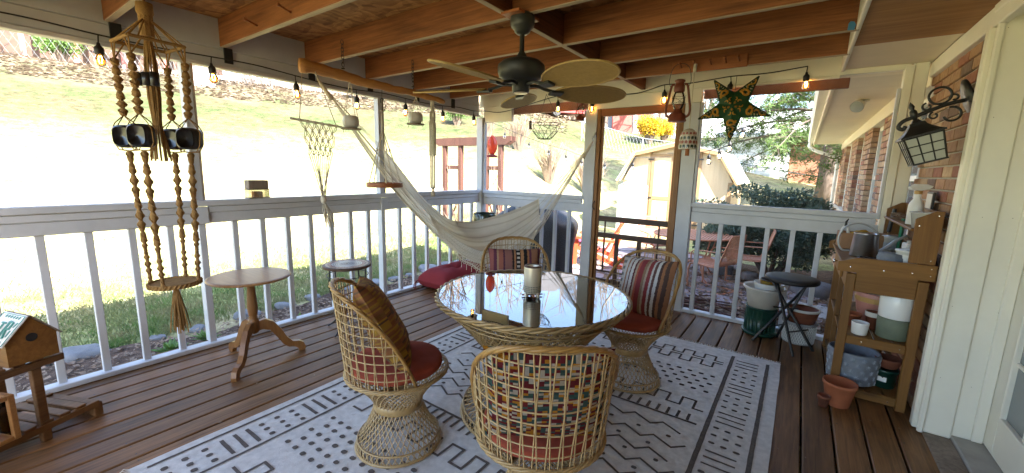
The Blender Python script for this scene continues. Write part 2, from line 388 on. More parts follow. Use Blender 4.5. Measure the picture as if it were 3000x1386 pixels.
leaf_mat('grass_blade', (.10, .19, .045), (.26, .23, .12), transl=.3)
leaf_mat('bank_leaf', (.26, .20, .14), (.16, .12, .08), transl=.3)
leaf_mat('dry_leaf', (.28, .19, .12), (.16, .10, .065), transl=.15)
mat('twig', (.27, .20, .15), .9, var=.3, scale=20)
glassy('table_glass', (.74, .79, .80), .16, 1.5, extra=((.55, .57, .55), .035))
glassy('clear_glass', (.93, .94, .94), .03, 1.45)
glassy('amber_glass', (.95, .66, .30), .04, 1.45, extra=((.75, .36, .08), .30))
glassy('red_glass', (.95, .20, .10), .04, 1.45, extra=((.85, .10, .04), .55))
glassy('insect_screen', (1, 1, 1), .0, 1.0, extra=((.16, .16, .16), .10))
emit('filament', (1.0, .62, .22), 22.0)
# dark door glass
mat('door_glass', (.16, .19, .20), .04, spec=.8)
# OSB
def osb():
    m = bpy.data.materials.new('osb'); m.use_nodes = True; N, L = nodes(m); b = N['Principled BSDF']; b.inputs['Roughness'].default_value = .75
    tc = N.new('ShaderNodeTexCoord'); 
    nz = N.new('ShaderNodeTexNoise'); nz.inputs['Scale'].default_value = 3; L.new(tc.outputs['Object'], nz.inputs['Vector'])
    va = N.new('ShaderNodeVectorMath'); va.operation = 'MULTIPLY_ADD'; L.new(nz.outputs['Color'], va.inputs[0]); va.inputs[1].default_value = (.18, .18, 0); L.new(tc.outputs['Object'], va.inputs[2])
    cols = []
    for k, st in enumerate(((9, 34, 1), (30, 11, 1))):
        mu = N.new('ShaderNodeVectorMath'); mu.operation = 'MULTIPLY'; L.new(va.outputs[0], mu.inputs[0]); mu.inputs[1].default_value = st
        v = N.new('ShaderNodeTexVoronoi'); v.voronoi_dimensions = '2D'; v.inputs['Scale'].default_value = 1.0; L.new(mu.outputs[0], v.inputs['Vector'])
        cols.append(v.outputs['Color'])
    mx = N.new('ShaderNodeMix'); mx.data_type = 'RGBA'; L.new(nz.outputs['Fac'], mx.inputs[0]); L.new(cols[0], mx.inputs[6]); L.new(cols[1], mx.inputs[7])
    bw = N.new('ShaderNodeRGBToBW'); L.new(mx.outputs[2], bw.inputs[0])
    r = N.new('ShaderNodeValToRGB'); r.color_ramp.elements[0].position = .2; r.color_ramp.elements[1].position = .8
    r.color_ramp.elements[0].color = (.16, .06, .018, 1); r.color_ramp.elements[1].color = (.46, .23, .08, 1); L.new(bw.outputs[0], r.inputs['Fac'])
    L.new(r.outputs[0], b.inputs['Base Color'])
    bp = N.new('ShaderNodeBump'); bp.inputs['Strength'].default_value = .5; bp.inputs['Distance'].default_value = .003; L.new(bw.outputs[0], bp.inputs['Height']); L.new(bp.outputs[0], b.inputs['Normal'])
    MAT['osb'] = m
osb()
BR = []
for i, (c, c2) in enumerate([((.48, .29, .16), (.36, .19, .10)), ((.56, .39, .23), (.45, .29, .165)), ((.38, .16, .09), (.28, .10, .06)), ((.25, .155, .11), (.17, .10, .07)), ((.50, .29, .155), (.37, .18, .095))]):
    c = tuple(v*.86 for v in c); c2 = tuple(v*.82 for v in c2)
    BR.append(mat('brick_%d' % i, c, .9, col2=c2, scale=24, bump=.5, bscale=70, rnd=.12, dist=.004))
# lawn
def lawn():
    m = bpy.data.materials.new('lawn'); m.use_nodes = True; N, L = nodes(m); b = N['Principled BSDF']; b.inputs['Roughness'].default_value = .95; b.inputs['Specular IOR Level'].default_value = .1
    tc = N.new('ShaderNodeTexCoord'); P = tc.outputs['Object']
    def nz(s, d=5, r=.65):
        n = N.new('ShaderNodeTexNoise'); n.inputs['Scale'].default_value = s; n.inputs['Detail'].default_value = d; n.inputs['Roughness'].default_value = r; L.new(P, n.inputs['Vector']); return n.outputs['Fac']
    def ramp(f, a, ca, bb, cb):
        r = N.new('ShaderNodeValToRGB'); E = r.color_ramp.elements; E[0].position = a; E[0].color = (*ca, 1); E[1].position = bb; E[1].color = (*cb, 1); L.new(f, r.inputs['Fac']); return r.outputs['Color']
    hill = ramp(nz(.55), .40, (.115, .10, .058), .60, (.072, .098, .040))
    near = ramp(nz(.8), .42, (.46, .385, .235), .62, (.30, .33, .14))
    spz = N.new('ShaderNodeSeparateXYZ'); L.new(P, spz.inputs[0])
    mz = N.new('ShaderNodeMapRange'); mz.interpolation_type = 'SMOOTHSTEP'; L.new(spz.outputs[2], mz.inputs[0]); mz.inputs[1].default_value = .2; mz.inputs[2].default_value = 3.6
    mb_ = N.new('ShaderNodeMix'); mb_.data_type = 'RGBA'; L.new(mz.outputs[0], mb_.inputs[0]); L.new(near, mb_.inputs[6]); L.new(hill, mb_.inputs[7]); base = mb_.outputs[2]
    fine0 = ramp(nz(22, 6), .3, (.5, .5, .5), .7, (1.3, 1.3, 1.3)); coarse = ramp(nz(3.2, 6, .7), .34, (.45, .47, .40), .66, (1.35, 1.3, 1.2))
    fm = N.new('ShaderNodeMix'); fm.data_type = 'RGBA'; fm.blend_type = 'MULTIPLY'; fm.inputs[0].default_value = 1; L.new(fine0, fm.inputs[6]); L.new(coarse, fm.inputs[7]); fine = fm.outputs[2]
    mm = N.new('ShaderNodeMix'); mm.data_type = 'RGBA'; mm.blend_type = 'MULTIPLY'; mm.inputs[0].default_value = 1; L.new(base, mm.inputs[6]); L.new(fine, mm.inputs[7])
    leaf = ramp(nz(2.2, 9, .8), .38, (.10, .075, .05), .62, (.20, .16, .115))
    # leaf litter high on the bank
    sp = N.new('ShaderNodeSeparateXYZ'); L.new(P, sp.inputs[0])
    ad = N.new('ShaderNodeMath'); ad.operation = 'MULTIPLY_ADD'; L.new(nz(.35, 4), ad.inputs[0]); ad.inputs[1].default_value = 5.0; L.new(sp.outputs[2], ad.inputs[2])
    mr = N.new('ShaderNodeMapRange'); L.new(ad.outputs[0], mr.inputs[0]); mr.inputs[1].default_value = 6.8; mr.inputs[2].default_value = 9.4
    m2 = N.new('ShaderNodeMix'); m2.data_type = 'RGBA'; L.new(mr.outputs[0], m2.inputs[0]); L.new(mm.outputs[2], m2.inputs[6]); L.new(leaf, m2.inputs[7])
    L.new(m2.outputs[2], b.inputs['Base Color'])
    bp = N.new('ShaderNodeBump'); bp.inputs['Strength'].default_value = .8; bp.inputs['Distance'].default_value = .04; L.new(nz(14, 6), bp.inputs['Height']); L.new(bp.outputs[0], b.inputs['Normal'])
    MAT['lawn'] = m
lawn()
mat('mulch', (.15, .10, .075), 1.0, col2=(.055, .038, .03), scale=16, bump=1.0, bscale=40, dist=.02, spec=.05, detail=8)
mat('wet_leaf_ground', (.20, .135, .09), 1.0, col2=(.085, .06, .045), scale=14, bump=1.0, bscale=36, dist=.02, spec=.05, detail=8)
# ================================================================== THE SETTING
LX, FY, RX = -3.515, 4.239, .70       # left screen wall, far screen wall, brick wall
def smooth(a, b, t):
    t = max(0, min(1, (t-a)/(b-a))); return t*t*(3-2*t)
def gz(x, y):
    """height of the ground: flat yard, bank rising to the left and behind"""
    d = hypot(x, y); az = math.degrees(atan2(y, x))
    if az < -90: az += 360
    def tab(T):
        if az <= T[0][0]: return T[0][1]
        for (a, va), (b, vb) in zip(T, T[1:]):
            if az <= b: return va+(vb-va)*(az-a)/(b-a)
        return T[-1][1]
    s = tab([(60, .03), (80, .06), (94, .14), (107, .29), (125, .285), (190, .285), (230, .1), (270, .03)])
    d0 = tab([(60, 14), (94, 12), (107, 16), (112, 15), (125, 8.2), (200, 8.2), (250, 12)])
    cap = 33
    t = max(0, min(d, cap)-d0); z = -.38+s*(t*t/(t+2.0) if t > 0 else 0)*1.06
    if d > cap: z += (d-cap)*.07*min(1, s/.28)
    near = smooth(7, 14, d)
    return z+near*.12*noise.noise((x*.12, y*.12, 3))+.03*noise.noise((x*.7, y*.7, 0))*smooth(4.2, 6, d)
m = MB()
def axis(a, b, c0, c1, fine, coarse):
    out = []; t = c0
    while t <= c1: out.append(t); t += fine
    t = c1; st = fine
    while t < b: st = min(coarse, st*1.25); t += st; out.append(t)
    t = c0; st = fine
    while t > a: st = min(coarse, st*1.25); t -= st; out.insert(0, t)
    return out
GX = axis(-160, 90, -12, 4, .3, 9); GY = axis(-60, 190, -2, 14, .3, 9)
V = [(x, y, gz(x, y)) for y in GY for x in GX]; n = len(GX)
m.add(V, [(j*n+i, j*n+i+1, (j+1)*n+i+1, (j+1)*n+i) for j in range(len(GY)-1) for i in range(n-1)])
m.build('ground', MAT['lawn'], smooth=True, kind='structure', label='sloping lawn of tan and green grass rising to a leafy bank')

# planting bed of mulch along the porch, ground with wet leaves beyond the far wall
def sheet(name, pts_fn, nu, nv, m_, lab, lift=.02):
    mb = MB()
    def fn(u, v):
        x, y = pts_fn(u, v); return (x, y, gz(x, y)+lift)
    mb.grid(fn, nu, nv); return mb.build(name, m_, kind='structure', label=lab, smooth=True)
sheet('planting_bed', lambda u, v: (-3.5-(1.45+.12*sin(v*23)+.08*sin(v*51))*u, -2.5+8.6*v), 10, 60, MAT['mulch'], 'dark mulch planting bed between porch railing and lawn', .03)
sheet('leaf_strewn_ground', lambda u, v: (-3.3+4.2*u, 4.25+(5.3+.4*sin(u*7))*v), 24, 34, MAT['wet_leaf_ground'], 'brown leaf strewn ground outside the far screen wall', .022)

# ------------------------------------------------------------------ deck
deck = thing('deck', 'stained brown plank deck of the screened porch', None, (0, 0, 0), kind='structure')
PITCH_B = .1415; x = -.419+PITCH_B*9
pm = MB().box(-.0658, .0658, -2.15, 3.4, -.032, 0, .005).mesh('plank', MAT['deck_wood'])
i = 0
while x > LX-.02:
    inst(pm, 'plank', deck, (x-PITCH_B/2, .80, 0)); x -= PITCH_B
m = MB()
for yy in (-1.2, -.4, .4, 1.2, 2, 2.8, 3.6): m.box(LX, .9, yy-.02, yy+.02, -.2, -.035)
m.box(LX-.05, LX, -1.36, FY+.05, -.3, -.036); m.box(LX, 1.0, FY, FY+.04, -.3, -.036)
m.build('deck_frame', MAT['dark_wood'], deck)
m = MB(); rs_ = random.Random(4); x = -.419+PITCH_B*9
while x > LX-.02:
    for yy in (-.4, .4, 1.2, 2, 2.8, 3.6, 4.12):
        for o_ in (-.045, .045): m.lathe([(0, .0012), (.0042, .0010)], 7, (x-PITCH_B/2+o_+rs_.uniform(-.006, .006), yy+rs_.uniform(-.008, .008), 0))
    x -= PITCH_B
m.build('screw_heads', MAT['black_metal'], deck, kind='stuff')
m = MB()
for k in range(150):
    xx = rs_.uniform(-3.45, .6); yy = rs_.uniform(.3, 4.15); a = rs_.uniform(0, 6.28); l = rs_.uniform(.004, .014); z_ = .003
    if -2.33 < xx < .03 and .33 < yy < 3.46: continue
    m.add([(xx-l*cos(a), yy-l*sin(a), z_), (xx+l*.5*sin(a), yy-l*.5*cos(a), z_+.003), (xx+l*cos(a), yy+l*sin(a), z_), (xx-l*.5*sin(a), yy+l*.5*cos(a), z_+.001)], [(0, 1, 2, 3)])
m.build('debris', MAT['dry_leaf'], label='bits of dry leaf scattered on the deck boards', kind='stuff')

# ------------------------------------------------------------------ left screen wall
ZS, ZM, ZB, ZT = 1.064, 1.018, .938, 1.106
bal_z = MB().box(-.019, .019, -.019, .019, .03, ZB+.002, .003).mesh('baluster', MAT['white_paint'])
WL = thing('screen_wall', 'long white railed screen wall facing the sunny lawn', 'screen wall', (LX, .8, 0))
def wpart(p, name, x0, x1, y0, y1, z0, z1, mt='white_paint', b=.004):
    return MB().box(x0, x1, y0, y1, z0, z1, b).build(name, MAT[mt], p, world=True)
Y0 = -1.35
posts_l = [-1.3, -.58, 1.085, 2.66]
wpart(WL, 'bottom_sill', LX-.045, LX+.035, Y0, FY-.05, .002, .034)
segs = list(zip([Y0]+[p+.03 for p in posts_l], [p-.03 for p in posts_l]+[FY-.047]))
for a, b in segs:
    wpart(WL, 'ledger_board', LX-.01, LX+.022, a+.012, b-.012, ZM, ZS-.0025)
wpart(WL, 'rail_cap', LX-.05, LX+.036, Y0, FY-.05, ZS, ZT)
wpart(WL, 'lower_rail', LX-.014, LX+.012, Y0, FY-.05, ZB, ZM-.002)
for p in posts_l:
    wpart(WL, 'post', LX-.075, LX+.002, p-.022, p+.022, ZT-.001, 2.046, b=.003)
    wpart(WL, 'post', LX-.075, LX+.002, p-.022, p+.022, .033, ZB+.001, b=.003)
    wpart(WL, 'screen_stop', LX-.06, LX+.006, p-.034, p-.0225, ZT, 2.045, b=.002)
    wpart(WL, 'screen_stop', LX-.06, LX+.006, p+.0225, p+.034, ZT, 2.045, 'weathered', .002)
    wpart(WL, 'post_block', LX-.01, LX+.030, p-.038, p+.038, ZB-.002, ZS-.004)
y = .307-.198*8
while y < FY-.1:
    if min(abs(y-p) for p in posts_l) > .07: inst(bal_z, 'baluster', WL, (-.02, y-.8, 0))
    y += .198
# header boards above the opening
wpart(WL, 'header_board', LX-.04, LX-.004, Y0, FY-.05, 2.183, 2.40)
wpart(WL, 'header_board', LX-.04, LX-.001, Y0, FY-.05, 2.074, 2.180)
wpart(WL, 'header_trim', LX-.06, LX+.010, Y0, FY-.05, 2.046, 2.0735)
for a, b in segs:
    MB().add([(LX-.03, a, ZT), (LX-.03, b, ZT), (LX-.03, b, 2.046), (LX-.03, a, 2.046)], [(0, 1, 2, 3)]).build('insect_screen', MAT['insect_screen'], WL, world=True)
    MB().add([(LX-.05, a, .034), (LX-.05, b, .034), (LX-.05, b, ZB), (LX-.05, a, ZB)], [(0, 1, 2, 3)]).build('insect_screen', MAT['insect_screen'], WL, world=True)

# ------------------------------------------------------------------ far screen wall
WF = thing('screen_wall', 'white railed screen wall beyond the table with the door opening', 'screen wall', (-1.4, FY, 0))
wpart(WF, 'corner_post', LX-.045, LX+.05, FY-.047, FY+.05, .002, 2.04)
wpart(WF, 'post', -1.995, -1.878, FY-.03, FY+.06, .002, 2.04)
wpart(WF, 'post', -.985, -.852, FY-.03, FY+.06, .002, 2.04)
wpart(WF, 'corner_board', .525, .575, FY-.03, FY+.06, .002, 2.195, 'white_trim')
wpart(WF, 'corner_board', .577, .655, FY-.012, FY+.06, .002, 2.235, 'white_trim')
fs = [(LX+.052, -1.997), (-.85, .523)]
for a, b in fs:
    wpart(WF, 'bottom_sill', a, b, FY-.03, FY+.045, .002, .034)
    wpart(WF, 'rail_cap', a, b, FY-.034, FY+.05, ZS, ZT)
    wpart(WF, 'ledger_board', a+.01, b-.02, FY-.02, FY+.01, ZM, ZS-.0025)
    wpart(WF, 'lower_rail', a, b, FY-.010, FY+.014, ZB-.02, ZM-.002)
    wpart(WF, 'screen_stop', a, a+.022, FY-.02, FY+.02, ZT, 2.039, b=.003)
    wpart(WF, 'screen_stop', b-.022, b, FY-.02, FY+.02, ZT, 2.039, b=.003)
    MB().add([(a, FY+.03, ZT), (b, FY+.03, ZT), (b, FY+.03, 2.15), (a, FY+.03, 2.15)], [(0, 1, 2, 3)]).build('insect_screen', MAT['insect_screen'], WF, world=True)
    MB().add([(a, FY+.045, .034), (b, FY+.045, .034), (b, FY+.045, ZB-.02), (a, FY+.045, ZB-.02)], [(0, 1, 2, 3)]).build('insect_screen', MAT['insect_screen'], WF, world=True)
x = LX+.052+.17
while x < -2.05:
    inst(bal_z, 'baluster', WF, (x+1.4, .018, 0)); x += .185
x = -.768
while x < .5:
    inst(bal_z, 'baluster', WF, (x+1.4, .018, 0)); x += .188
# siding panel and header above
wpart(WF, 'header_panel', LX-.02, .524, FY-.016, FY+.03, 2.170, 2.42, 'white_trim')
wpart(WF, 'header_trim', LX+.052, -1.997, FY-.026, FY+.01, 2.150, 2.1695, 'white_trim')
wpart(WF, 'header_trim', -.85, .15, FY-.026, FY+.01, 2.150, 2.1695, 'white_trim')
wpart(WF, 'door_header', -1.998, -.849, FY-.024, FY+.035, 2.042, 2.169, 'white_trim')
wpart(WF, 'gusset', LX+.05, -3.02, FY-.02, FY+.03, 1.975, 2.169, 'white_trim')
mat('header_stain', (.24, .085, .045), .6, var=.2, scale=12)
wpart(WF, 'outer_header', LX+.3, -1.998, FY+.07, FY+.11, 2.065, 2.165, 'header_stain')
wpart(WF, 'outer_header', -.85, .22, FY+.07, FY+.11, 2.085, 2.165, 'header_stain')

# screen door
SD = thing('screen_door', 'tan wooden screen door with dark brown lower rails, standing shut', 'door', (-1.44, FY, 0))
dx0, dx1 = -1.874, -.989
wpart(SD, 'jamb', dx0, dx0+.040, FY-.028, FY+.03, .01, 2.04, 'door_wood')
wpart(SD, 'jamb', dx1-.045, dx1, FY-.028, FY+.03, .01, 2.04, 'door_wood')
wpart(SD, 'head_rail', dx0+.041, dx1-.046, FY-.026, FY+.03, 1.965, 2.04, 'peg_wood')
wpart(SD, 'stile', dx0+.042, dx0+.066, FY-.006, FY+.024, .03, 1.963, 'door_wood')
wpart(SD, 'stile', dx1-.072, dx1-.047, FY-.006, FY+.024, .03, 1.963, 'door_wood')
a, b = dx0+.067, dx1-.073
for z0, z1 in ((.838, .898), (.655, .712), (.06, .19)): wpart(SD, 'rail', a, b, FY-.004, FY+.022, z0, z1, 'dark_wood')
wpart(SD, 'rail', a, b, FY, FY+.018, .265, .285, 'dark_wood', .002)
for xx in (a+.07, b-.09): wpart(SD, 'slat', xx, xx+.014, FY, FY+.018, .713, .837, 'dark_wood', .002); wpart(SD, 'slat', xx-.004, xx+.014, FY, FY+.018, .286, .654, 'dark_wood', .002)
for xx in (a+.20, b-.30): wpart(SD, 'slat', xx, xx+.045, FY-.003, FY+.02, .286, .654, 'dark_wood'); wpart(SD, 'slat', xx, xx+.045, FY-.003, FY+.02, .191, .264, 'dark_wood')
MB().add([(a, FY+.02, .03), (b, FY+.02, .03), (b, FY+.02, 1.964), (a, FY+.02, 1.964)], [(0, 1, 2, 3)]).build('insect_screen', MAT['insect_screen'], SD, world=True)
MB().tube(bez([(dx0+.02, FY-.03, .965), (dx0+.018, FY-.065, .985), (dx0+.016, FY-.07, 1.01), (dx0+.018, FY-.065, 1.035), (dx0+.02, FY-.03, 1.055)], 5), .006, 8).build('handle', MAT['dark_wood'], SD, smooth=True, world=True)

# ------------------------------------------------------------------ ceiling: joists, blocking, OSB deck, roof above
CE = thing('ceiling', 'open stained joist ceiling with OSB panels', None, (-1.7, 1.5, 2.2), kind='structure')
ZJ, ZJT = 2.195, 2.385
JY = [-1.08, -.48, .12, .715, 1.315, 1.935, 2.515, 3.105, 3.665]
jm = MB()
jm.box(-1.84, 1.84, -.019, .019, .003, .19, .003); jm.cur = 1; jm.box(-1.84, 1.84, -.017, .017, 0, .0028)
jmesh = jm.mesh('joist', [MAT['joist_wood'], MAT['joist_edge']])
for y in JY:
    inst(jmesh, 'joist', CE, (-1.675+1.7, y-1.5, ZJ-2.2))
for a, b in zip(JY, JY[1:]):
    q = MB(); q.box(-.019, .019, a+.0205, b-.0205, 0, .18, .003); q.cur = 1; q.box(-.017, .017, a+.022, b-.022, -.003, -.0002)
    q.v = [(p[0]-1.40, p[1], p[2]+ZJ+.003) for p in q.v]
    q.build('blocking', [MAT['block_wood'], MAT['block_edge']], CE, world=True)
q = MB(); q.box(-.019, .019, JY[-1]+.0205, FY-.02, 0, .18, .003); q.v = [(p[0]-1.40, p[1], p[2]+ZJ+.003) for p in q.v]; q.build('blocking', MAT['block_wood'], CE, world=True)
for k in range(5):
    y0 = -1.34+1.22*k
    MB().box(LX-.04, .17, y0, min(y0+1.217, FY+.3), ZJT+.001, ZJT+.014).build('osb_panel', MAT['osb'], CE, world=True)
rf = thing('roof', 'shingled porch roof over the deck', None, (-1.7, 1.5, 2.5), kind='structure')
MB().box(LX-.32, .18, -1.45, FY+.32, 2.402, 2.55).build('roof_slab', MAT['shingle'], rf, world=True)
# bright nail tips under the OSB
q = MB()
for k in range(70):
    xx = random.uniform(-3.4, .1); yy = random.uniform(.2, 4.1)
    if min(abs(yy-j) for j in JY) < .05: continue
    q.tube([(xx, yy, ZJT), (xx, yy, ZJT-.028)], .0016, 4)
q.build('nail_tips', MAT['chrome'], CE, world=True, kind='stuff')

# ------------------------------------------------------------------ house: eave, brick wall, casing, door
HO = thing('brick_house', 'brick house with deep white eave along the porch', 'house', (3.5, 3, 0))
XF = .150; ZSO = 2.24
wpart(HO, 'fascia', XF, XF+.022, -3, FY+.0, 2.195, 2.44, 'white_trim')
MB().box(XF+.0225, .665, -3, 3.50, ZSO-.035, ZSO-.022).build('plywood_soffit', MAT['plywood'], HO, world=True)
MB().box(XF+.0225, .665, 3.515, FY+.0, ZSO-.03, ZSO-.016).build('soffit_panel', MAT['cream_soffit'], HO, world=True)
wpart(HO, 'soffit_trim', XF+.0225, .556, FY-.018, FY+.004, ZSO-.058, ZSO-.0305, 'white_trim', .003)
wpart(HO, 'frieze_board', .660, .699, -3, FY-.014, 2.100, ZSO-.037, 'white_trim')
# brick wall between corner board and door casing
brick_w, brick_h, gap = .196, .0625, .0105
BW = MB().box(RX+.006, RX+.25, 3.05, FY+.1, -.3, 2.3).build('wall', MAT['mortar'], HO, world=True)
bmesh_ = [MB().box(-.010, .09, -brick_w/2, brick_w/2, -brick_h/2, brick_h/2, .004).mesh('brick', mm) for mm in BR]
half_ = [MB().box(-.010, .09, -brick_h*.75, brick_h*.75, -brick_h/2, brick_h/2, .004).mesh('brick', mm) for mm in BR]
rb = random.Random(3)
def pick(r):
    t = r.random(); return 0 if t < .34 else 1 if t < .60 else 2 if t < .74 else 3 if t < .82 else 4
nb = 0
for row in range(29):
    z = .035+row*(brick_h+gap); y = 4.195-(.104 if row % 2 else 0)
    while y > 3.06:
        inst(bmesh_[pick(rb)], 'brick', BW, (RX+rb.uniform(-.0015, .002), y, z)).location; y -= brick_w+gap; nb += 1
# door casing (fluted white pilaster) and the French door
wpart(HO, 'casing', .650, .71, 3.004, 3.062, .008, 2.099, 'white_trim', .006)
wpart(HO, 'casing', .672, .80, 2.975, 3.0035, .008, 2.16, 'white_trim', .006)
wpart(HO, 'casing', .664, .69, 2.955, 2.9745, .008, 2.16, 'white_trim', .006)
wpart(HO, 'door_jamb', .800, .905, 2.990, 3.05, .008, 2.16, 'white_trim', .004)
wpart(HO, 'door_stop', .870, .912, 2.972, 2.9895, .03, 2.14, 'white_trim', .004)
wpart(HO, 'head_casing', .650, .70, 1.3, 3.003, 2.1605, 2.20, 'white_trim', .006)
wpart(HO, 'head_jamb', .672, 1.0, 1.3, 2.974, 2.125, 2.1595, 'white_trim', .004)
wpart(HO, 'threshold', .69, .80, 1.2, 2.974, -.03, .012, 'weathered', .004)
wpart(HO, 'threshold', .80, 1.0, 1.2, 2.989, -.03, .03, 'concrete', .004)
DR = MB()
DR.box(.913, .96, 2.868, 3.03, .035, 2.118, .004); DR.box(.913, .96, 1.6, 2.8675, .035, .235, .004); DR.box(.913, .96, 1.6, 2.8675, 1.98, 2.118, .004)
DRo = DR.build('door', MAT['white_trim'], HO, world=True)
MB().box(.935, .945, 1.6, 2.8675, .235, 1.98).build('pane', MAT['door_glass'], DRo)
for z in (.52, .81, 1.10, 1.4, 1.69): MB().box(.925, .950, 1.6, 2.8675, z-.010, z+.010, .003).build('muntin', MAT['white_trim'], DRo)
for y in (2.65, 2.43, 2.2): MB().box(.924, .951, y-.010, y+.010, .2355, 1.9795, .003).build('muntin', MAT['white_trim'], DRo)
MB().box(RX+.02, RX+.3, -4, 1.3, -.3, 2.3).build('wall', BR[0], HO, world=True)
# the wing of the house beyond the porch: brick piers between tall white windows
WX = .72; wing_end = 12.9
WG = MB().box(WX+.105, WX+.4, FY+.1, wing_end, -.4, 2.3).build('wall', MAT['mortar'], HO, world=True)
piers = [(4.32, 4.36), (5.42, 6.55), (7.5, 8.4), (9.3, 10.4), (11.6, wing_end)]
sill_z = .72
cnt = 0; far_mb = [MB() for _ in BR]
for row in range(36):
    z = -.36+row*(brick_h+gap)
    spans = [(FY+.1, wing_end)] if z < sill_z else piers
    if z > 2.05: continue
    for a, b in spans:
        if z < sill_z and a < 4.9: a = FY+.1
        off = .104 if row % 2 else 0
        y = a+.001
        first = True
        while y < b-.03:
            L = brick_w if not (first and off) else brick_w/2-.005
            L = min(L, b-y); k = pick(rb)
            xo = WX+(rb.uniform(-.001, .002)) - (.0 if z >= sill_z else .012)
            if y < 8.6 and z > .95 and cnt < 170 and L > .15:
                inst(bmesh_[k], 'brick', WG, (xo, y+L/2, z)); cnt += 1
            else: far_mb[k].box(xo-.01, xo+.1, y, y+L, z-brick_h/2, z+brick_h/2)
            y += L+gap; first = False
for k, mb_ in enumerate(far_mb): mb_.build('brickwork', BR[k], WG, kind='stuff')
for (a0, a1), (b0, b1) in zip(piers, piers[1:]):
    wn = MB()
    wn.box(WX+.06, WX+.115, a1+.004, a1+.05, sill_z+.04, 2.06, .003); wn.box(WX+.06, WX+.115, b0-.05, b0-.004, sill_z+.04, 2.06, .003)
    wn.box(WX+.06, WX+.115, a1+.051, b0-.051, 2.0, 2.06, .003); wn.box(WX+.06, WX+.115, a1+.051, b0-.051, sill_z+.04, sill_z+.1, .003); wn.box(WX+.07, WX+.112, a1+.051, b0-.051, 1.36, 1.41, .003)
    wo = wn.build('window', MAT['white_trim'], HO, world=True)
    MB().box(WX+.09, WX+.104, a1+.05, b0-.05, sill_z+.1, 2.0).build('pane', MAT['door_glass'], wo)
wpart(HO, 'brick_sill', WX-.04, WX+.1, FY+.12, wing_end, sill_z-.03, sill_z+.035, 'mortar')
wpart(HO, 'frieze_board', WX-.035, WX+.1, FY+.062, wing_end, 2.062, 2.215, 'cream_soffit')
for k in range(11):
    y0 = FY+.08+k*.85
    MB().box(XF-.0, .70, y0, min(y0+.847, wing_end+.3), 2.215, 2.227).build('soffit_panel', MAT['cream_soffit'], HO, world=True)
wpart(HO, 'fascia', XF-.03, XF-.002, FY+.34, wing_end+.3, 2.19, 2.36, 'cream_soffit')
g = MB()
prof = [(XF-.032, 2.24), (XF-.115, 2.24), (XF-.145, 2.30), (XF-.145, 2.365), (XF-.138, 2.365), (XF-.136, 2.305), (XF-.112, 2.247), (XF-.032, 2.247)]
g.prism([(p[0], p[1]) for p in prof], FY+.36, wing_end+.3, Matrix(((1, 0, 0, 0), (0, 0, 1, 0), (0, 1, 0, 0), (0, 0, 0, 1))))
g.build('gutter', MAT['white_trim'], HO, world=True)
g = MB(); g.tube(bez([(XF-.09, wing_end+.15, 2.24), (XF-.09, wing_end+.15, 2.14), (XF+.1, wing_end+.15, 2.02), (WX-.12, wing_end+.12, 1.90), (WX-.06, wing_end+.1, 1.80), (WX-.06, wing_end+.1, 1.6), (WX-.06, wing_end+.1, -.3)], 5), .04, 8)
g.build('downspout', MAT['white_trim'], HO, world=True, smooth=True)
# the body and roof of the house behind
MB().box(1.1, 9, -4, wing_end, -.4, 2.3).build('wall', BR[2], HO, world=True)
rr = MB(); rr.add([(XF-.06, -4.3, 2.40), (XF-.06, wing_end+.35, 2.40), (4.8, wing_end+.35, 3.95), (4.8, -4.3, 3.95), (9.6, -4.3, 2.40), (9.6, wing_end+.35, 2.40)], [(0, 1, 2, 3), (3, 2, 5, 4)])
rr.build('roof_plane', MAT['shingle'], HO, world=True)
rr = MB(); rr.add([(XF+.1, wing_end, 2.25), (9.4, wing_end, 2.25), (4.8, wing_end, 3.9)], [(0, 1, 2)]); rr.build('gable', MAT['siding_white'], HO, world=True)
# spot lamp under the eave
LAMP = thing('flood_lamp', 'round white floodlight under the outdoor eave', 'lamp', (.45, 5.9, 2.21))
MB().lathe([(.0, 0), (.045, 0), (.045, -.018), (.02, -.028), (.014, -.05)], 16).build('mount', MAT['white_plastic'], LAMP, smooth=True)
Mx = Matrix.Rotation(radians(-62), 4, 'X') @ Matrix.Rotation(radians(18), 4, 'Y')
MB().lathe([(.012, .07), (.045, .05), (.055, .02), (.062, -.03), (.062, -.045)], 20, (-.05, -.06, -.06), M=Mx).build('lamp_head', MAT['white_plastic'], LAMP, smooth=True)
MB().lathe([(.0, -.05), (.058, -.046)], 20, (-.05, -.06, -.06), M=Mx).build('lens', MAT['frosted'], LAMP)

nl = MB(); rn = random.Random(8)
for z in [.3+.45*k for k in range(5)]:
    nl.lathe([(0, .0012), (.0018, .001)], 6, (.73+rn.uniform(-.03, .04), 2.9745, z+rn.uniform(-.04, .04)), M=Matrix.Rotation(pi/2, 4, 'X'))
    nl.lathe([(0, .0012), (.0018, .001)], 6, (.85+rn.uniform(-.02, .02), 2.9895, z+rn.uniform(-.04, .04)), M=Matrix.Rotation(pi/2, 4, 'X'))
nl.build('nail_heads', MAT['weathered'], HO, world=True, kind='stuff')
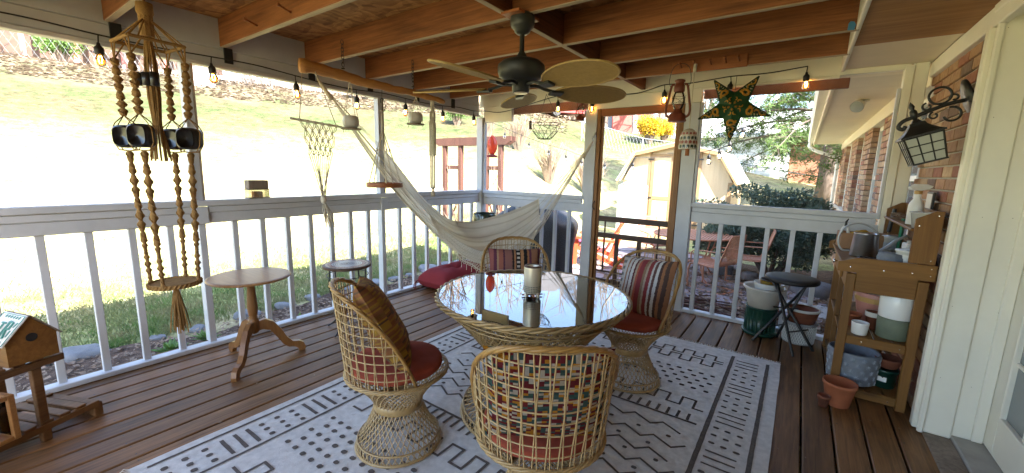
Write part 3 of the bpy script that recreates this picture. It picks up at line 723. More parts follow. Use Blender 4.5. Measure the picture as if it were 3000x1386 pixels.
# ================================================================== RUG
RUG = thing('area_rug', 'cream flat woven rug with brown geometric bands under the table', 'rug', (-1.145, 1.895, .001))
RX0, RX1, RY0, RY1 = -2.312, .022, .345, 3.445
def rgz(x, y): return .0115+.0035*noise.noise((x*1.6, y*1.6, 5))+.002*noise.noise((x*4.1, y*.8, 2))
rg = MB()
def rugf(u, v):
    x = RX0+(RX1-RX0)*u; y = RY0+(RY1-RY0)*v
    if u in (0, 1): x += .004*noise.noise((y*4, 2, 0))
    return (x, y, rgz(x, y))
rg.grid(rugf, 80, 104)
k0 = len(rg.v)
rg.build('rug_pile', MAT['rug_weave'], RUG, smooth=True, world=True)
MB().box(RX0+.004, RX1-.004, RY0+.004, RY1-.004, .001, .0045).build('backing', MAT['fringe'], RUG, world=True)
pt = MB(); ZP = .0028
rr_ = random.Random(5)
def pq(x0, x1, y0, y1, w=0):
    nx = max(1, int((x1-x0)/.035)); ny = max(1, int((y1-y0)/.035)); J = [[(rr_.uniform(-.0012, .0012), rr_.uniform(-.0012, .0012)) for _ in range(nx+1)] for _ in range(ny+1)]
    def vv(i, j): x = x0+(x1-x0)*i/nx+J[j][i][0]; y = y0+(y1-y0)*j/ny+J[j][i][1]; return (x, y, rgz(x, y)+ZP)
    pt.add([vv(i, j) for j in range(ny+1) for i in range(nx+1)], [(j*(nx+1)+i, j*(nx+1)+i+1, (j+1)*(nx+1)+i+1, (j+1)*(nx+1)+i) for j in range(ny) for i in range(nx)])
def pdot(x, y, w=.03, h=.019):
    a = w/2*rr_.uniform(.92, 1.06); b = h/2*rr_.uniform(.92, 1.06); x += rr_.uniform(-.0015, .0015); y += rr_.uniform(-.0015, .0015); Z_ = rgz(x, y)+ZP; pt.add([(x-a*.6, y-b, Z_), (x+a*.6, y-b, Z_), (x+a, y-b*.4, Z_), (x+a, y+b*.4, Z_), (x+a*.6, y+b, Z_), (x-a*.6, y+b, Z_), (x-a, y+b*.4, Z_), (x-a, y-b*.4, Z_)], [tuple(range(8))])
def pline(P, w=.012):
    for a, b in zip(P, P[1:]):
        a = Vector(a); b = Vector(b); d = (b-a).normalized(); n_ = Vector((-d.y, d.x))*w/2; a = a-d*w*.35; b = b+d*w*.35
        z = ZP+.0002*(pline.k % 2); pline.k += 1; m1 = (a+b)/2
        Q = [a+n_, a-n_, m1-n_, m1+n_, b-n_, b+n_]; pt.add([(q.x, q.y, rgz(q.x, q.y)+z) for q in Q], [(0, 1, 2, 3), (3, 2, 4, 5)])
pline.k = 0
for xx, w in ((-.055, .022), (-.278, .024), (-2.256, .015), (-2.028, .015)): pq(xx-w/2, xx+w/2, RY0+.055, RY1-.085)
y = 3.291
while y > .45:
    for k in range(3):
        pq(-.247, -.108, y-k*.054-.006, y-k*.054+.006)
        yy = y-.176-k*.0765
        for xx in (-.231, -.175, -.117): pdot(xx, yy-.006*(xx+.231)/.06)
    y -= .4065
y = 1.192+.4075*5
while y > .45:
    for k in range(3):
        if y-k*.0575 > .42 and y-k*.0575 < 3.35: pq(-2.207, -2.054, y-k*.0575-.009, y-k*.0575+.009)
        yy = y-.187-k*.0775
        if yy > .4 and yy < 3.3:
            for xx in (-2.188, -2.13, -2.072): pdot(xx, yy, .028, .026)
    y -= .4075
def meander(y0, y1, st, ph=0, w=.014, xa=-1.955, xb=-.325):
    x = xa; P = [(x, y0+(y1-y0)*.0)]; hi = bool(ph)
    P = [(x, y1 if hi else y0)]
    while x < xb-st*.5:
        x2 = min(x+st, xb); P.append((x2, y1 if hi else y0)); 
        if x2 < xb-.01: hi = not hi; P.append((x2, y1 if hi else y0))
        x = x2
    pline(P, w)
meander(.49, .575, .075, 1); meander(.63, .73, .0752, 0); meander(1.24, 1.345, .0752, 0)
meander(2.42, 2.52, .0752, 1); meander(3.065, 3.15, .075, 0); meander(3.185, 3.265, .075, 1)
for r_ in range(5):
    for c in range(24):
        for base in (.865, 2.672):
            x = -1.945+c*.0725+(.036 if r_ % 2 else 0)
            if x < -.35: pdot(x, base+r_*.0605, .032, .024)
for ybase, dirn in ((1.522, -1), (2.266, 1)):
    pq(-1.955, -.325, ybase-.008, ybase+.008)
    x = -1.945
    while x < -.33: pq(x-.008, x+.008, ybase+dirn*.010, ybase+dirn*.085); x += .056
for k, yb in enumerate((1.655, 1.765, 1.87, 1.985, 2.125)):
    x = -1.93+(.045 if k % 2 else 0); P = []; up = bool(k % 2)
    while x < -.33: P.append((x, yb+(.05 if up else 0)-.0)); x += (.10 if up else .055); up = not up
    pline(P, .012)
    if k < 4:
        x = -1.89+(.07 if k % 2 else 0)
        while x < -.4: pdot(x, yb+.083, .024, .021); x += .155
pt.build('woven_pattern', MAT['rug_dark'], RUG, world=True, kind='stuff')
fr = MB()
for yb, dr in ((RY0, -1), (RY1, 1)):
    x = RX0
    while x < RX1:
        L = rr_.uniform(.02, .045); dx = rr_.uniform(-.015, .015)
        fr.tube([(x, yb-dr*.004, .010), (x+dx*.5, yb+dr*L*.5, .012+rr_.uniform(0, .008)), (x+dx, yb+dr*L, .005)], .0022, 4, caps=False); x += .0065
fr.build('fringe', MAT['fringe'], RUG, world=True, kind='stuff')

# ================================================================== WOVEN BARREL CHAIRS
def weave_lines(mb, A, B, n, turn, r, steps=6, fn=None, off=0.0):
    for s_ in (1, -1):
        for k in range(n):
            t0 = 2*pi*(k+off)/n; P = []
            for i in range(steps+1):
                u = i/steps; a = t0+s_*turn*u; rad, z = fn(u); P.append(((rad+(.0015*s_))*cos(a), (rad+.0015*s_)*sin(a), z))
            mb.tube(P, r, 4, caps=False)
def make_chair():
    t = thing('barrel_chair')
    # hourglass base
    def up(u):   # waist to seat
        z = .225+.165*u; return (.112+.122*(u**1.35), z)
    def dn(u):   # floor to waist
        z = .045+.165*u; return (.195-.085*(u**.75), z)
    mb = MB(); weave_lines(mb, 0, 0, 40, .62, .0030, 5, dn); weave_lines(mb, 0, 0, 40, .75, .0030, 5, up)
    for k in range(44):   # zig-zag skirt at the floor
        a = 2*pi*k/44
        for s_ in (1, -1): mb.tube([(.204*cos(a), .204*sin(a), .006), (.196*cos(a+s_*.12), .196*sin(a+s_*.12), .050)], .0032, 4, caps=False)
    mb.build('base_weave', MAT['rattan_pale'], t, smooth=True, kind='stuff')
    mb = MB(); mb.ring((0, 0, .009), .204, .008, 44, 6); mb.ring((0, 0, .050), .196, .005, 44, 5); mb.build('foot_ring', MAT['rattan'], t, smooth=True)
    MB().lathe([(.112, .196), (.118, .200), (.119, .218), (.118, .236), (.112, .240)], 36).build('waist_band', MAT['rattan'], t, smooth=True)
    mb = MB()
    for k in range(4): 
        ph = k*1.57; mb.tube([((.238+.006*cos(a*9+ph))*cos(a), (.238+.006*cos(a*9+ph))*sin(a), .392+.006*sin(a*9+ph)) for a in [2*pi*i/90 for i in range(90)]], .0055, 5, closed=True)
    mb.build('seat_ring', MAT['rattan'], t, smooth=True)
    # back: lattice on a flared half cylinder, arched rim
    AM = radians(102)
    def rz(z): return .236+(z-.4)*.10
    def top(b): return .405+.43*max(0, 1-(abs(b)/AM)**2.7)
    def pt_(b, z): return (rz(z)*cos(pi+b), rz(z)*sin(pi+b), z)
    mb = MB(); N = 20
    for s_ in (1, -1):
        for k in range(N+1):
            b0 = -AM+2*AM*k/N; lean = s_*.075; P = []
            for i in range(7):
                u = i/6; b = b0+lean*(u-.45); b = max(-AM, min(AM, b)); zt = top(b)
                P.append(pt_(b, .40+(zt-.40)*u))
            mb.tube(P, .0027, 4, caps=False)
    z = .445
    while z < .82:
        # extent where the rim is above z
        bm = AM*(max(0, 1-(z-.405)/.43))**(1/2.7)
        n_ = max(6, int(26*bm/AM)); mb.tube([pt_(-bm+2*bm*i/n_, z) for i in range(n_+1)], .0031, 4, caps=False); z += .0415
    mb.build('back_weave', MAT['rattan_pale'], t, smooth=True, kind='stuff')
    mb = MB()
    for k in range(3):
        ph = k*2.1; P = []
        for i in range(73):
            b = -AM+2*AM*i/72; q = Vector(pt_(b, top(b))); tw = i*.5+ph
            q += Vector((cos(pi+b)*.005*cos(tw), sin(pi+b)*.005*cos(tw), .005*sin(tw))); P.append(q)
        mb.tube(P, .0072, 6)
    mb.build('back_rim', MAT['rattan_gold'], t, smooth=True)
    # loose seat cushion
    mb = MB()
    def cush(u, v):
        a = 2*pi*u; ph = v*pi; r = .216*(sin(ph)**.45 if 0 < v < 1 else 0.0)
        z = .424+.034*cos(ph)*(abs(cos(ph))**-.35 if abs(cos(ph)) > .05 else 1)
        z += .006*noise.noise((r*cos(a)*9, r*sin(a)*9, 2))-.010*math.exp(-(r/.09)**2)*(1 if v < .5 else 0)
        return (r*cos(a)*(1.0), r*sin(a), z)
    mb.grid(cush, 36, 14, closed_u=True); mb.build('seat_cushion', MAT['red_suede'], t, smooth=True)
    return t
CH = make_chair()
G = 'woven barrel chairs round the glass table'
spots = [((-1.517, 1.207), 58, 'woven tan barrel chair holding the yellow brown pillow, beside the plank floor'),
         ((-.712, 1.228), 127, 'woven tan barrel chair with its back to the viewer and a multicolour kilim pillow'),
         ((-.815, 2.545), -107, 'woven tan barrel chair holding the striped red and white pillow, near the screen door'),
         ((-1.63, 2.385), -48, 'woven tan barrel chair behind the table, holding the dark striped lumbar pillow')]
chairs = []
for i, ((x, y), a, lab) in enumerate(spots):
    c = CH if i == 0 else copy_tree(CH); c.location = (x, y, .0125); c.rotation_euler = (0, 0, radians(a)); tag(c, lab, 'chair', G); chairs.append(c)

# pillows
def pillow_mesh(w, h, th, seed):
    mb = MB()
    def side(sg):
        def fn(u, v):
            x = (u-.5)*2; y = (v-.5)*2
            px = x*w/2*(1-.06*(1-abs(y))**1*0-.055*(1-y*y)); py = y*h/2*(1-.055*(1-x*x))
            px *= 1+.03*abs(x*y)**2; py *= 1+.03*abs(x*y)**2
            z = th/2*((1-abs(x)**3.2)*(1-abs(y)**3.2))**.55
            z += .010*noise.noise((px*7+seed, py*7, sg))*(1-x*x)*(1-y*y)
            return (px, py, sg*z)
        return fn
    mb.grid(side(1), 22, 22); mb.grid(side(-1), 22, 22); return mb
def place_pillow(name, w, h, th, mt, chair_i, lean, back, zc, roll, label, seed=0, off=0):
    mb = pillow_mesh(w, h, th, seed); o = mb.build(name, MAT[mt], smooth=True, label=label, cat='pillow')
    (x, y), a, _ = spots[chair_i]; a = radians(a); f = Vector((cos(a), sin(a), 0)); sd_ = Vector((-sin(a), cos(a), 0))
    upv = (Vector((0, 0, 1))*cos(lean)-f*sin(lean)).normalized(); nrm = f*cos(lean)+Vector((0, 0, 1))*sin(lean)
    M = Matrix((( -sd_.x, upv.x, nrm.x), (-sd_.y, upv.y, nrm.y), (-sd_.z, upv.z, nrm.z))) @ Matrix.Rotation(roll, 3, 'Z')
    M = M.to_4x4(); c = Vector((x, y, zc))-f*back+sd_*off; M.translation = c; o.matrix_world = M; return o
T = [(.42, .40, .37), (.20, .04, .042), (.13, .08, .055), (.32, .25, .18), (.30, .13, .06), (.28, .26, .24), (.10, .03, .035), (.48, .46, .43)]
stripes('kilim_red_white', [(0, (.10, .05, .04)), (.07, (.26, .12, .06)), (.12, (.08, .05, .04)), (.17, (.26, .12, .06)), (.21, (.07, .04, .035)), (.25, T[7]), (.29, (.10, .05, .045)), (.33, T[0]), (.36, T[1]), (.42, T[3]), (.45, (.20, .13, .08)), (.49, T[1]), (.57, (.33, .09, .06)), (.60, T[3]), (.63, T[6]), (.66, T[7]), (.71, T[6]), (.73, T[0]), (.77, (.26, .12, .07)), (.80, T[0]), (.84, (.40, .36, .31)), (.96, (.24, .11, .06)), (.98, T[0])], 0, .44, .22, cross=(1, .022, (.13, .12, .12), .85, .95))
stripes('kilim_dark', [(0, (.24, .09, .075)), (.10, (.10, .035, .06)), (.13, (.30, .15, .09)), (.24, (.12, .045, .07)), (.28, (.33, .15, .07)), (.31, (.02, .018, .018)), (.37, (.40, .20, .09)), (.42, (.02, .018, .018)), (.50, (.36, .17, .08)), (.53, (.03, .02, .02)), (.56, (.24, .11, .09)), (.68, (.08, .03, .05)), (.71, (.28, .10, .07)), (.78, (.33, .20, .12)), (.81, (.10, .03, .05)), (.86, (.26, .09, .075)), (.93, (.10, .045, .06))], 0, .46, .23, cross=(1, .016, (.5, .45, .4), .435, .485))
# blocky kilim for the near chair, and a yellow brown one
def blocky(name, cols, sx, sy, band):
    m_ = bpy.data.materials.new(name); m_.use_nodes = True; N, L = nodes(m_); b = N['Principled BSDF']; b.inputs['Roughness'].default_value = .95; b.inputs['Specular IOR Level'].default_value = .1
    tc = N.new('ShaderNodeTexCoord'); mu = N.new('ShaderNodeVectorMath'); mu.operation = 'MULTIPLY'; L.new(tc.outputs['Object'], mu.inputs[0]); mu.inputs[1].default_value = (sx, sy, 0)
    fl = N.new('ShaderNodeVectorMath'); fl.operation = 'FLOOR'; L.new(mu.outputs[0], fl.inputs[0])
    v = N.new('ShaderNodeTexNoise'); v.inputs['Scale'].default_value = band; v.inputs['Detail'].default_value = 0; L.new(fl.outputs[0], v.inputs['Vector'])
    wn = N.new('ShaderNodeTexWhiteNoise'); wn.noise_dimensions = '2D'; L.new(fl.outputs[0], wn.inputs['Vector'])
    ad = N.new('ShaderNodeMath'); ad.operation = 'MULTIPLY_ADD'; L.new(wn.outputs['Value'], ad.inputs[0]); ad.inputs[1].default_value = .22; L.new(v.outputs['Fac'], ad.inputs[2])
    mr = N.new('ShaderNodeMapRange'); L.new(ad.outputs[0], mr.inputs[0]); mr.inputs[1].default_value = .33; mr.inputs[2].default_value = .90
    r = N.new('ShaderNodeValToRGB'); r.color_ramp.interpolation = 'CONSTANT'
    for i, c in enumerate(cols):
        e = r.color_ramp.elements[i] if i < 2 else r.color_ramp.elements.new(i/len(cols)); e.position = i/len(cols); e.color = (*c, 1)
    L.new(mr.outputs[0], r.inputs['Fac']); L.new(r.outputs[0], b.inputs['Base Color'])
    n2 = N.new('ShaderNodeTexNoise'); n2.inputs['Scale'].default_value = 240; L.new(tc.outputs['Object'], n2.inputs['Vector'])
    bp = N.new('ShaderNodeBump'); bp.inputs['Strength'].default_value = .6; bp.inputs['Distance'].default_value = .003; L.new(n2.outputs['Fac'], bp.inputs['Height']); L.new(bp.outputs[0], b.inputs['Normal'])
    MAT[name] = m_
blocky('kilim_blocks', [(.11, .018, .022), (.36, .16, .02), (.10, .016, .02), (.34, .30, .25), (.04, .075, .072), (.12, .018, .022), (.03, .06, .058), (.33, .15, .02), (.30, .27, .24), (.14, .022, .022)], 60, 110, .17)
blocky('kilim_ochre', [(.16, .085, .03), (.25, .145, .035), (.19, .085, .038), (.30, .175, .035), (.22, .095, .042), (.10, .065, .042), (.28, .165, .042), (.18, .08, .04)], 22, 120, .23)
place_pillow('throw_pillow', .44, .45, .15, 'kilim_ochre', 0, radians(27), .065, .65, radians(10), 'ochre and rust woven throw pillow leaning in the chair by the plank floor', 3)
place_pillow('throw_pillow', .42, .40, .12, 'kilim_blocks', 1, radians(14), .13, .615, 0, 'maroon, teal and orange block kilim pillow seen through the near chair back', 5)
place_pillow('throw_pillow', .40, .40, .13, 'kilim_red_white', 2, radians(20), .115, .62, radians(-4), 'cream and red striped pillow in the chair near the screen door', 8)
place_pillow('throw_pillow', .40, .24, .11, 'kilim_dark', 3, radians(14), .13, .665, 0, 'dark plum striped lumbar pillow in the chair behind the table', 11)

# ================================================================== GLASS TABLE
TB = thing('glass_table', 'round glass topped table on a woven hourglass base', 'table', (-1.15, 1.842, .0125))
mb = MB()
def tup(u): z = .25+.43*u; return (.185+.325*(u**1.25), z)
def tdn(u): z = .05+.18*u; return (.375-.19*(u**.7), z)
weave_lines(mb, 0, 0, 64, .95, .0036, 8, tup); weave_lines(mb, 0, 0, 54, .5, .0036, 5, tdn); weave_lines(mb, 0, 0, 40, .45, .0036, 6, lambda u: (tup(u)[0]-.006, tup(u)[1]), .5)
for k in range(60):
    a = 2*pi*k/60
    for s_ in (1, -1): mb.tube([(.386*cos(a), .386*sin(a), .006), (.376*cos(a+s_*.09), .376*sin(a+s_*.09), .052)], .0035, 4, caps=False)
mb.build('base_weave', MAT['rattan'], TB, smooth=True, kind='stuff')
mb = MB(); mb.ring((0, 0, .009), .386, .009, 60, 6); mb.ring((0, 0, .052), .376, .005, 60, 5); mb.build('foot_ring', MAT['rattan'], TB, smooth=True)
MB().lathe([(.180, .225), (.188, .230), (.189, .252), (.182, .258)], 40).build('waist_band', MAT['rattan'], TB, smooth=True)
mb = MB()
for k in range(3):
    ph = k*2.1; mb.tube([((.519+.009*cos(a*16+ph))*cos(a), (.519+.009*cos(a*16+ph))*sin(a), .683+.009*sin(a*16+ph)) for a in [2*pi*i/160 for i in range(160)]], .0075, 5, closed=True)
for k in range(3): mb.tube([((.505-.02*k)*cos(a), (.505-.02*k)*sin(a), .652-.018*k+.012*sin(a*3+k)) for a in [2*pi*i/80 for i in range(80)]], .004, 4, closed=True)
mb.build('rim', MAT['rattan'], TB, smooth=True)
MB().lathe([(0, .6866), (.5085, .6866), (.5105, .690), (.5085, .6935), (0, .6935)][::1], 72).build('glass_top', MAT['table_glass'], TB)
MB().ring((0, 0, .690), .5112, .0032, 72, 5).build('glass_gasket', MAT['black_cord'], TB)

# tabletop fire pit
FP = thing('tabletop_fire_pit', 'brushed steel cylinder fire pit standing on the glass table', 'fire pit', (-1.118, 1.79, .7065))
PB = MB().lathe([(.046, .022), (.0475, .024), (.0475, .160), (.0475, .1605), (.045, .163), (.041, .1655), (.032, .1660), (.030, .163), (.030, .06)], 40).build('body', MAT['stainless'], FP, smooth=True)
MB().lathe([(.0470, .1612), (.046, .1665), (.041, .1690), (.033, .1690), (.0315, .166)], 40).build('top_ring', MAT['dark_wood'], FP, smooth=True)
MB().lathe([(0, .075), (.031, .07)], 24).build('fire_bowl', MAT['black_metal'], FP)
mb = MB()
for r_ in range(4):
    for k in range(34):
        a = 2*pi*(k+.5*(r_ % 2)*0)/34; c = Vector((.0478*cos(a), .0478*sin(a), .031+r_*.0095)); t_ = Vector((-sin(a), cos(a), 0))
        mb.add([c-t_*.0021+Vector((0, 0, -.0021)), c+t_*.0021+Vector((0, 0, -.0021)), c+t_*.0021+Vector((0, 0, .0021)), c-t_*.0021+Vector((0, 0, .0021))], [(0, 1, 2, 3)])
mb.build('vent_holes', MAT['black_cord'], PB, kind='stuff')
for k in range(4):
    a = pi/4+k*pi/2+.5; mb = MB(); mb.box(.036, .051, -.007, .007, .0, .028, .002, Matrix.Rotation(a, 4, 'Z')); mb.build('foot', MAT['stainless'], FP)
mb = MB(); mb.bar((.04, .04, .008), (-.04, -.04, .008), .007, .006); mb.bar((.04, -.04, .0085), (-.04, .04, .0085), .007, .006); mb.build('cross_brace', MAT['terracotta_dark'], FP)

# ================================================================== PEDESTAL TABLE, MOSAIC STAND, FLOOR CUSHION
PT = thing('pedestal_table', 'small oak tripod table with round top near the railing', 'side table', (-3.02, 1.175, .001))
MB().lathe([(0, .595), (.232, .595), (.246, .600), (.249, .606), (.246, .613), (.236, .6165), (0, .6165)], 56).build('table_top', MAT['oak'], PT, smooth=False)
MB().lathe([(.03, .594), (.033, .585), (.030, .560), (.024, .548), (.027, .542), (.024, .535), (.026, .50), (.031, .44), (.033, .39), (.028, .335), (.022, .325), (.028, .318), (.022, .311), (.030, .300), (.034, .285), (.034, .215), (.020, .200), (.0, .198)], 24).build('turned_column', MAT['oak_leg'], PT, smooth=True)
leg_prof = [(.02, .285), (.07, .292), (.12, .262), (.165, .195), (.20, .125), (.235, .085), (.275, .078), (.305, .060), (.317, .025), (.312, .0), (.272, .0), (.268, .022), (.245, .040), (.205, .048), (.170, .080), (.130, .150), (.095, .205), (.055, .220), (.02, .215)]
lm_ = MB().prism(leg_prof, -.016, .016, Matrix(((1, 0, 0, 0), (0, 0, 1, 0), (0, 1, 0, 0), (0, 0, 0, 1)))).mesh('leg', MAT['oak_leg'])
for a in (-46, 74, 188): inst(lm_, 'leg', PT, (0, 0, 0), (0, 0, radians(a)))

MS = thing('mosaic_plant_stand', 'slim black iron stand with round mosaic tile top', 'side table', (-3.03, 1.915, .001))
top = MB().lathe([(0, .543), (.186, .543), (.190, .546), (.190, .562), (.186, .566), (0, .566)], 48).build('table_top', MAT['dark_wood'], MS)
mat('mosaic_white', (.58, .54, .48), .35, var=.2, scale=60, rnd=.1); mat('mosaic_red', (.28, .05, .035), .3, var=.3, scale=50, rnd=.15); mat('mosaic_grey', (.30, .27, .27), .35, var=.3, scale=50, rnd=.15); mat('mosaic_tan', (.42, .25, .14), .35, var=.3, scale=50)
for rows, mt in (((.018, .034, .050), 'mosaic_grey'), ((.066, .082, .098, .114), 'mosaic_white'), ((.135,), 'mosaic_red'), ((.160,), 'mosaic_tan')):
    mb = MB()
    for r_ in rows:
        n_ = max(6, int(2*pi*r_/.0165)); hh = .0065 if r_ < .12 else .0105
        if r_ > .12: n_ = int(2*pi*r_/.045)
        for k in range(n_):
            a0 = 2*pi*(k+.06)/n_; a1 = 2*pi*(k+.94)/n_
            mb.add([((r_-hh)*cos(a0), (r_-hh)*sin(a0), .5675), ((r_-hh)*cos(a1), (r_-hh)*sin(a1), .5675), ((r_+hh)*cos(a1), (r_+hh)*sin(a1), .5675), ((r_+hh)*cos(a0), (r_+hh)*sin(a0), .5675)], [(0, 1, 2, 3)])
    mb.build('mosaic_tiles', MAT[mt], top, kind='stuff')
for k in range(4):
    a = radians(25+90*k); P = bez([(.165, 0, .543), (.165, 0, .47), (.176, 0, .36), (.150, 0, .25), (.115, 0, .15), (.120, 0, .08), (.165, 0, .03), (.205, 0, .006)], 5)
    MB().tube([(p.x*cos(a), p.x*sin(a), p.z) for p in P], .0065, 6).build('leg', MAT['black_metal'], MS, smooth=True)
MB().ring((0, 0, .475), .165, .004, 36, 5).build('hoop', MAT['black_metal'], MS); MB().ring((0, 0, .15), .115, .004, 30, 5).build('hoop', MAT['black_metal'], MS)

FC = thing('floor_cushion', 'thick dark red tufted cushion on the deck by the railing', 'cushion', (-3.285, 3.50, .001), radians(2))
mb = MB()
def fc(sg):
    def fn(u, v):
        x = (u-.5)*2; y = (v-.5)*2; px = x*.215*(1-.04*(1-y*y)); py = y*.42*(1-.04*(1-x*x))
        e = ((1-abs(x)**7)*(1-abs(y)**7)); z = .098*e**.42
        if sg > 0: z += .045*e*(1-x*x*.6)-.085*math.exp(-((x-.02)**2*10+(y-.02)**2*10))+.008*noise.noise((px*10, py*10, 3))*e+.010*sin(atan2(y, x)*6)*math.exp(-((hypot(x, y)-.35)**2)*14)
        return (px, py, .100+sg*z)
    return fn
mb.grid(fc(1), 44, 44); mb.grid(fc(-1), 44, 44); mb.build('cushion_body', MAT['red_canvas'], FC, smooth=True)
mb = MB()
for sx, sy in ((-1, -1), (1, -1)):
    for k in range(2): mb.tube(bez([(sx*.20, sy*.41, .11), (sx*.215, sy*(.435+.02*k), .07), (sx*.21, sy*(.445+.03*k), .03), (sx*(.19+.02*k), sy*.46, .006)], 4), .004, 5)
mb.build('tie_string', MAT['red_canvas'], FC)

# ================================================================== HAMMOCK
HM = thing('hammock', 'cream cotton hammock with lace edge slung across the porch corner', 'hammock', (-2.65, 3.1, .4))
A = Vector((-3.46, 1.985, 2.10)); B = Vector((-1.885, 4.15, 1.70)); hd = (B-A); hd.z = 0; hl = hd.length; hd.normalize(); hn = Vector((hd.y, -hd.x, 0))   # hn points to the viewer
def interp(T, s):
    for (a, va), (b, vb) in zip(T, T[1:]):
        if s <= b: 
            t = (s-a)/(b-a); return va+(vb-va)*t
    return T[-1][1]
def sm(T, s): return sum(interp(T, max(0, min(1, s+d)))for d in (-.03, -.015, 0, .015, .03))/5
ZB_ = [(0, 2.10), (.06, 1.80), (.16, 1.40), (.27, 1.02), (.40, .66), (.50, .45), (.58, .41), (.66, .47), (.757, .70), (.84, 1.0), (.93, 1.385), (1, 1.70)]
ZT_ = [(0, 2.10), (.10, 1.76), (.197, 1.54), (.335, 1.06), (.435, .83), (.53, .80), (.667, .89), (.76, 1.0), (.84, 1.15), (.93, 1.42), (1, 1.70)]
WD = [(0, .01), (.14, .05), (.30, .15), (.45, .25), (.58, .28), (.70, .22), (.80, .12), (.9, .05), (1, .01)]
def hp(s, t):
    """t -1 far edge .. +1 near edge"""
    zb, zt, wd = sm(ZB_, s), sm(ZT_, s), sm(WD, s); hgt = zt-zb
    e = abs(t)
    z = zb+hgt*(e**1.6)*(1.0 if t < 0 else .42)
    k = sin(pi*max(0, min(1, (s-.2)/.6)))
    z += (.020*sin(t*19+s*4)+.012*sin(t*43+1+s*7))*(1-k*.5); off = wd*t+.016*cos(t*27+s*9)*(1-.4*k)
    return A+hd*(hl*s)+hn*off+Vector((0, 0, z-A.z))
s0, s1 = .20, .79
hc = MB().grid(lambda u, v: tuple(hp(s0+(s1-s0)*u, v*2-1)), 70, 121); pass
hc.mi = [1 if (j % 17) in (0, 1, 5) else 0 for j in range(120) for i in range(69)]; hc.build('cloth', [MAT['hammock_cloth'], MAT['hammock_stripe']], HM, smooth=True, world=True)
mb = MB()
for k in range(22):
    t = -1+2*k/21
    for sa, sb, P0 in ((0, s0, A), (1, s1, B)):
        e = hp(sb, t); g0 = P0+(e-P0)*.22; ctr = P0+(hp(sb, 0)-P0)*.2+Vector((0, 0, .01)); g0 = ctr+(e-hp(sb, 0))*.12
        mb.tube([P0+(ctr-P0)*.2, g0, g0+(e-g0)*.5+Vector((0, 0, -.012)), e], .0026, 4, caps=False)
mb.build('suspension_cords', MAT['cream_cord'], HM, world=True, kind='stuff')
# wrapped loops at both ends
mb = MB()
for P0, sb in ((A, s0), (B, s1)):
    ctr = P0+(hp(sb, 0)-P0)*.2; MB().tube([P0, P0+(ctr-P0)*.3, P0+(ctr-P0)*.7, ctr], [.006, .016, .018, .02], 8).build('end_loop', MAT['cream_cord'], HM, world=True, smooth=True)
mb = MB(); mb.tube([B+Vector((0, .06, .10)), B+Vector((0, .03, .06)), B+Vector((-.01, .0, .03)), B], .006, 8); mb.ring(B+Vector((0, .02, .05)), .022, .005, 16, 6); mb.tube([A+Vector((-.06, -.02, .10)), A+Vector((-.03, -.01, .06)), A], .006, 8)
mb.build('hook', MAT['galv_pipe'], HM, world=True, smooth=True)
# crocheted lace along both edges: open net of cords
mb = MB()
for t0, drop, sA, sB in ((1.0, .20, .34, .74), (-1.0, .26, .46, .86)):
    n_ = 46; rows = 7
    def lp(i, r_):
        s = sA+(sB-sA)*i/n_; e = hp(min(s, s1), t0); k = sin(pi*i/n_)**.5
        out = hn*(.03*r_/rows*(1 if t0 > 0 else 1))
        dz = -drop*k*r_/rows+.012*sin(i*.9)*r_/rows
        return e+out+Vector((0, 0, dz))
    for r_ in range(rows):
        for i in range(n_):
            for di in (1, -1):
                j = i+di
                if 0 <= j <= n_: mb.tube([lp(i, r_), lp(j, r_+1)], .0026, 3, caps=False)
    for r_ in range(0, rows+1, 2): mb.tube([lp(i, r_) for i in range(n_+1)], .004, 4, caps=False)
    for i in range(0, n_, 2):
        q = lp(i, rows); mb.tube([q, q+Vector((0, 0, -.05))], .003, 4, caps=False)
mb.build('lace_trim', MAT['cream_cord'], HM, world=True, kind='stuff')

# ================================================================== CORNER SIDE TABLE WITH GREEN POT
CT = thing('corner_table', 'little wooden table in the porch corner behind the hammock', 'side table', (-3.26, 3.92, .001))
MB().box(-.24, .24, -.20, .20, .60, .625, .004).build('table_top', MAT['oak'], CT)
MB().box(-.20, .20, -.16, .16, .54, .5995, .003).build('apron', MAT['oak_leg'], CT)
for sx in (-1, 1):
    for sy in (-1, 1): MB().box(sx*.19-.017, sx*.19+.017, sy*.15-.017, sy*.15+.017, 0, .5395, .003).build('leg', MAT['oak_leg'], CT)
GP = thing('glazed_planter', 'dark green glazed round planter on the corner table', 'pot', (-3.17, 3.90, .626))
MB().lathe([(0, .002), (.09, .0), (.125, .02), (.150, .08), (.152, .14), (.142, .20), (.138, .215), (.132, .215), (.136, .2), (.144, .14), (.14, .06), (.0, .03)], 40).build('pot_body', MAT['green_glaze'], GP, smooth=True)
mb = MB()
for (a, z, s_) in ((-60, .09, 1), (-20, .12, .9), (20, .07, .8), (-100, .11, .9), (-140, .08, 1)):
    a = radians(a)
    for k in range(5):
        th = radians(-60+30*k); P = []
        for u in (0, .5, 1): 
            aa = a+s_*.045*u*sin(th)/.15*3.2*.3; zz = z+s_*.05*u*cos(th)*1.0; P.append((.1545*cos(aa), .1545*sin(aa), zz))
        mb.tube(P, .0018, 4)
mb.build('leaf_relief', MAT['brass'], GP, kind='stuff')
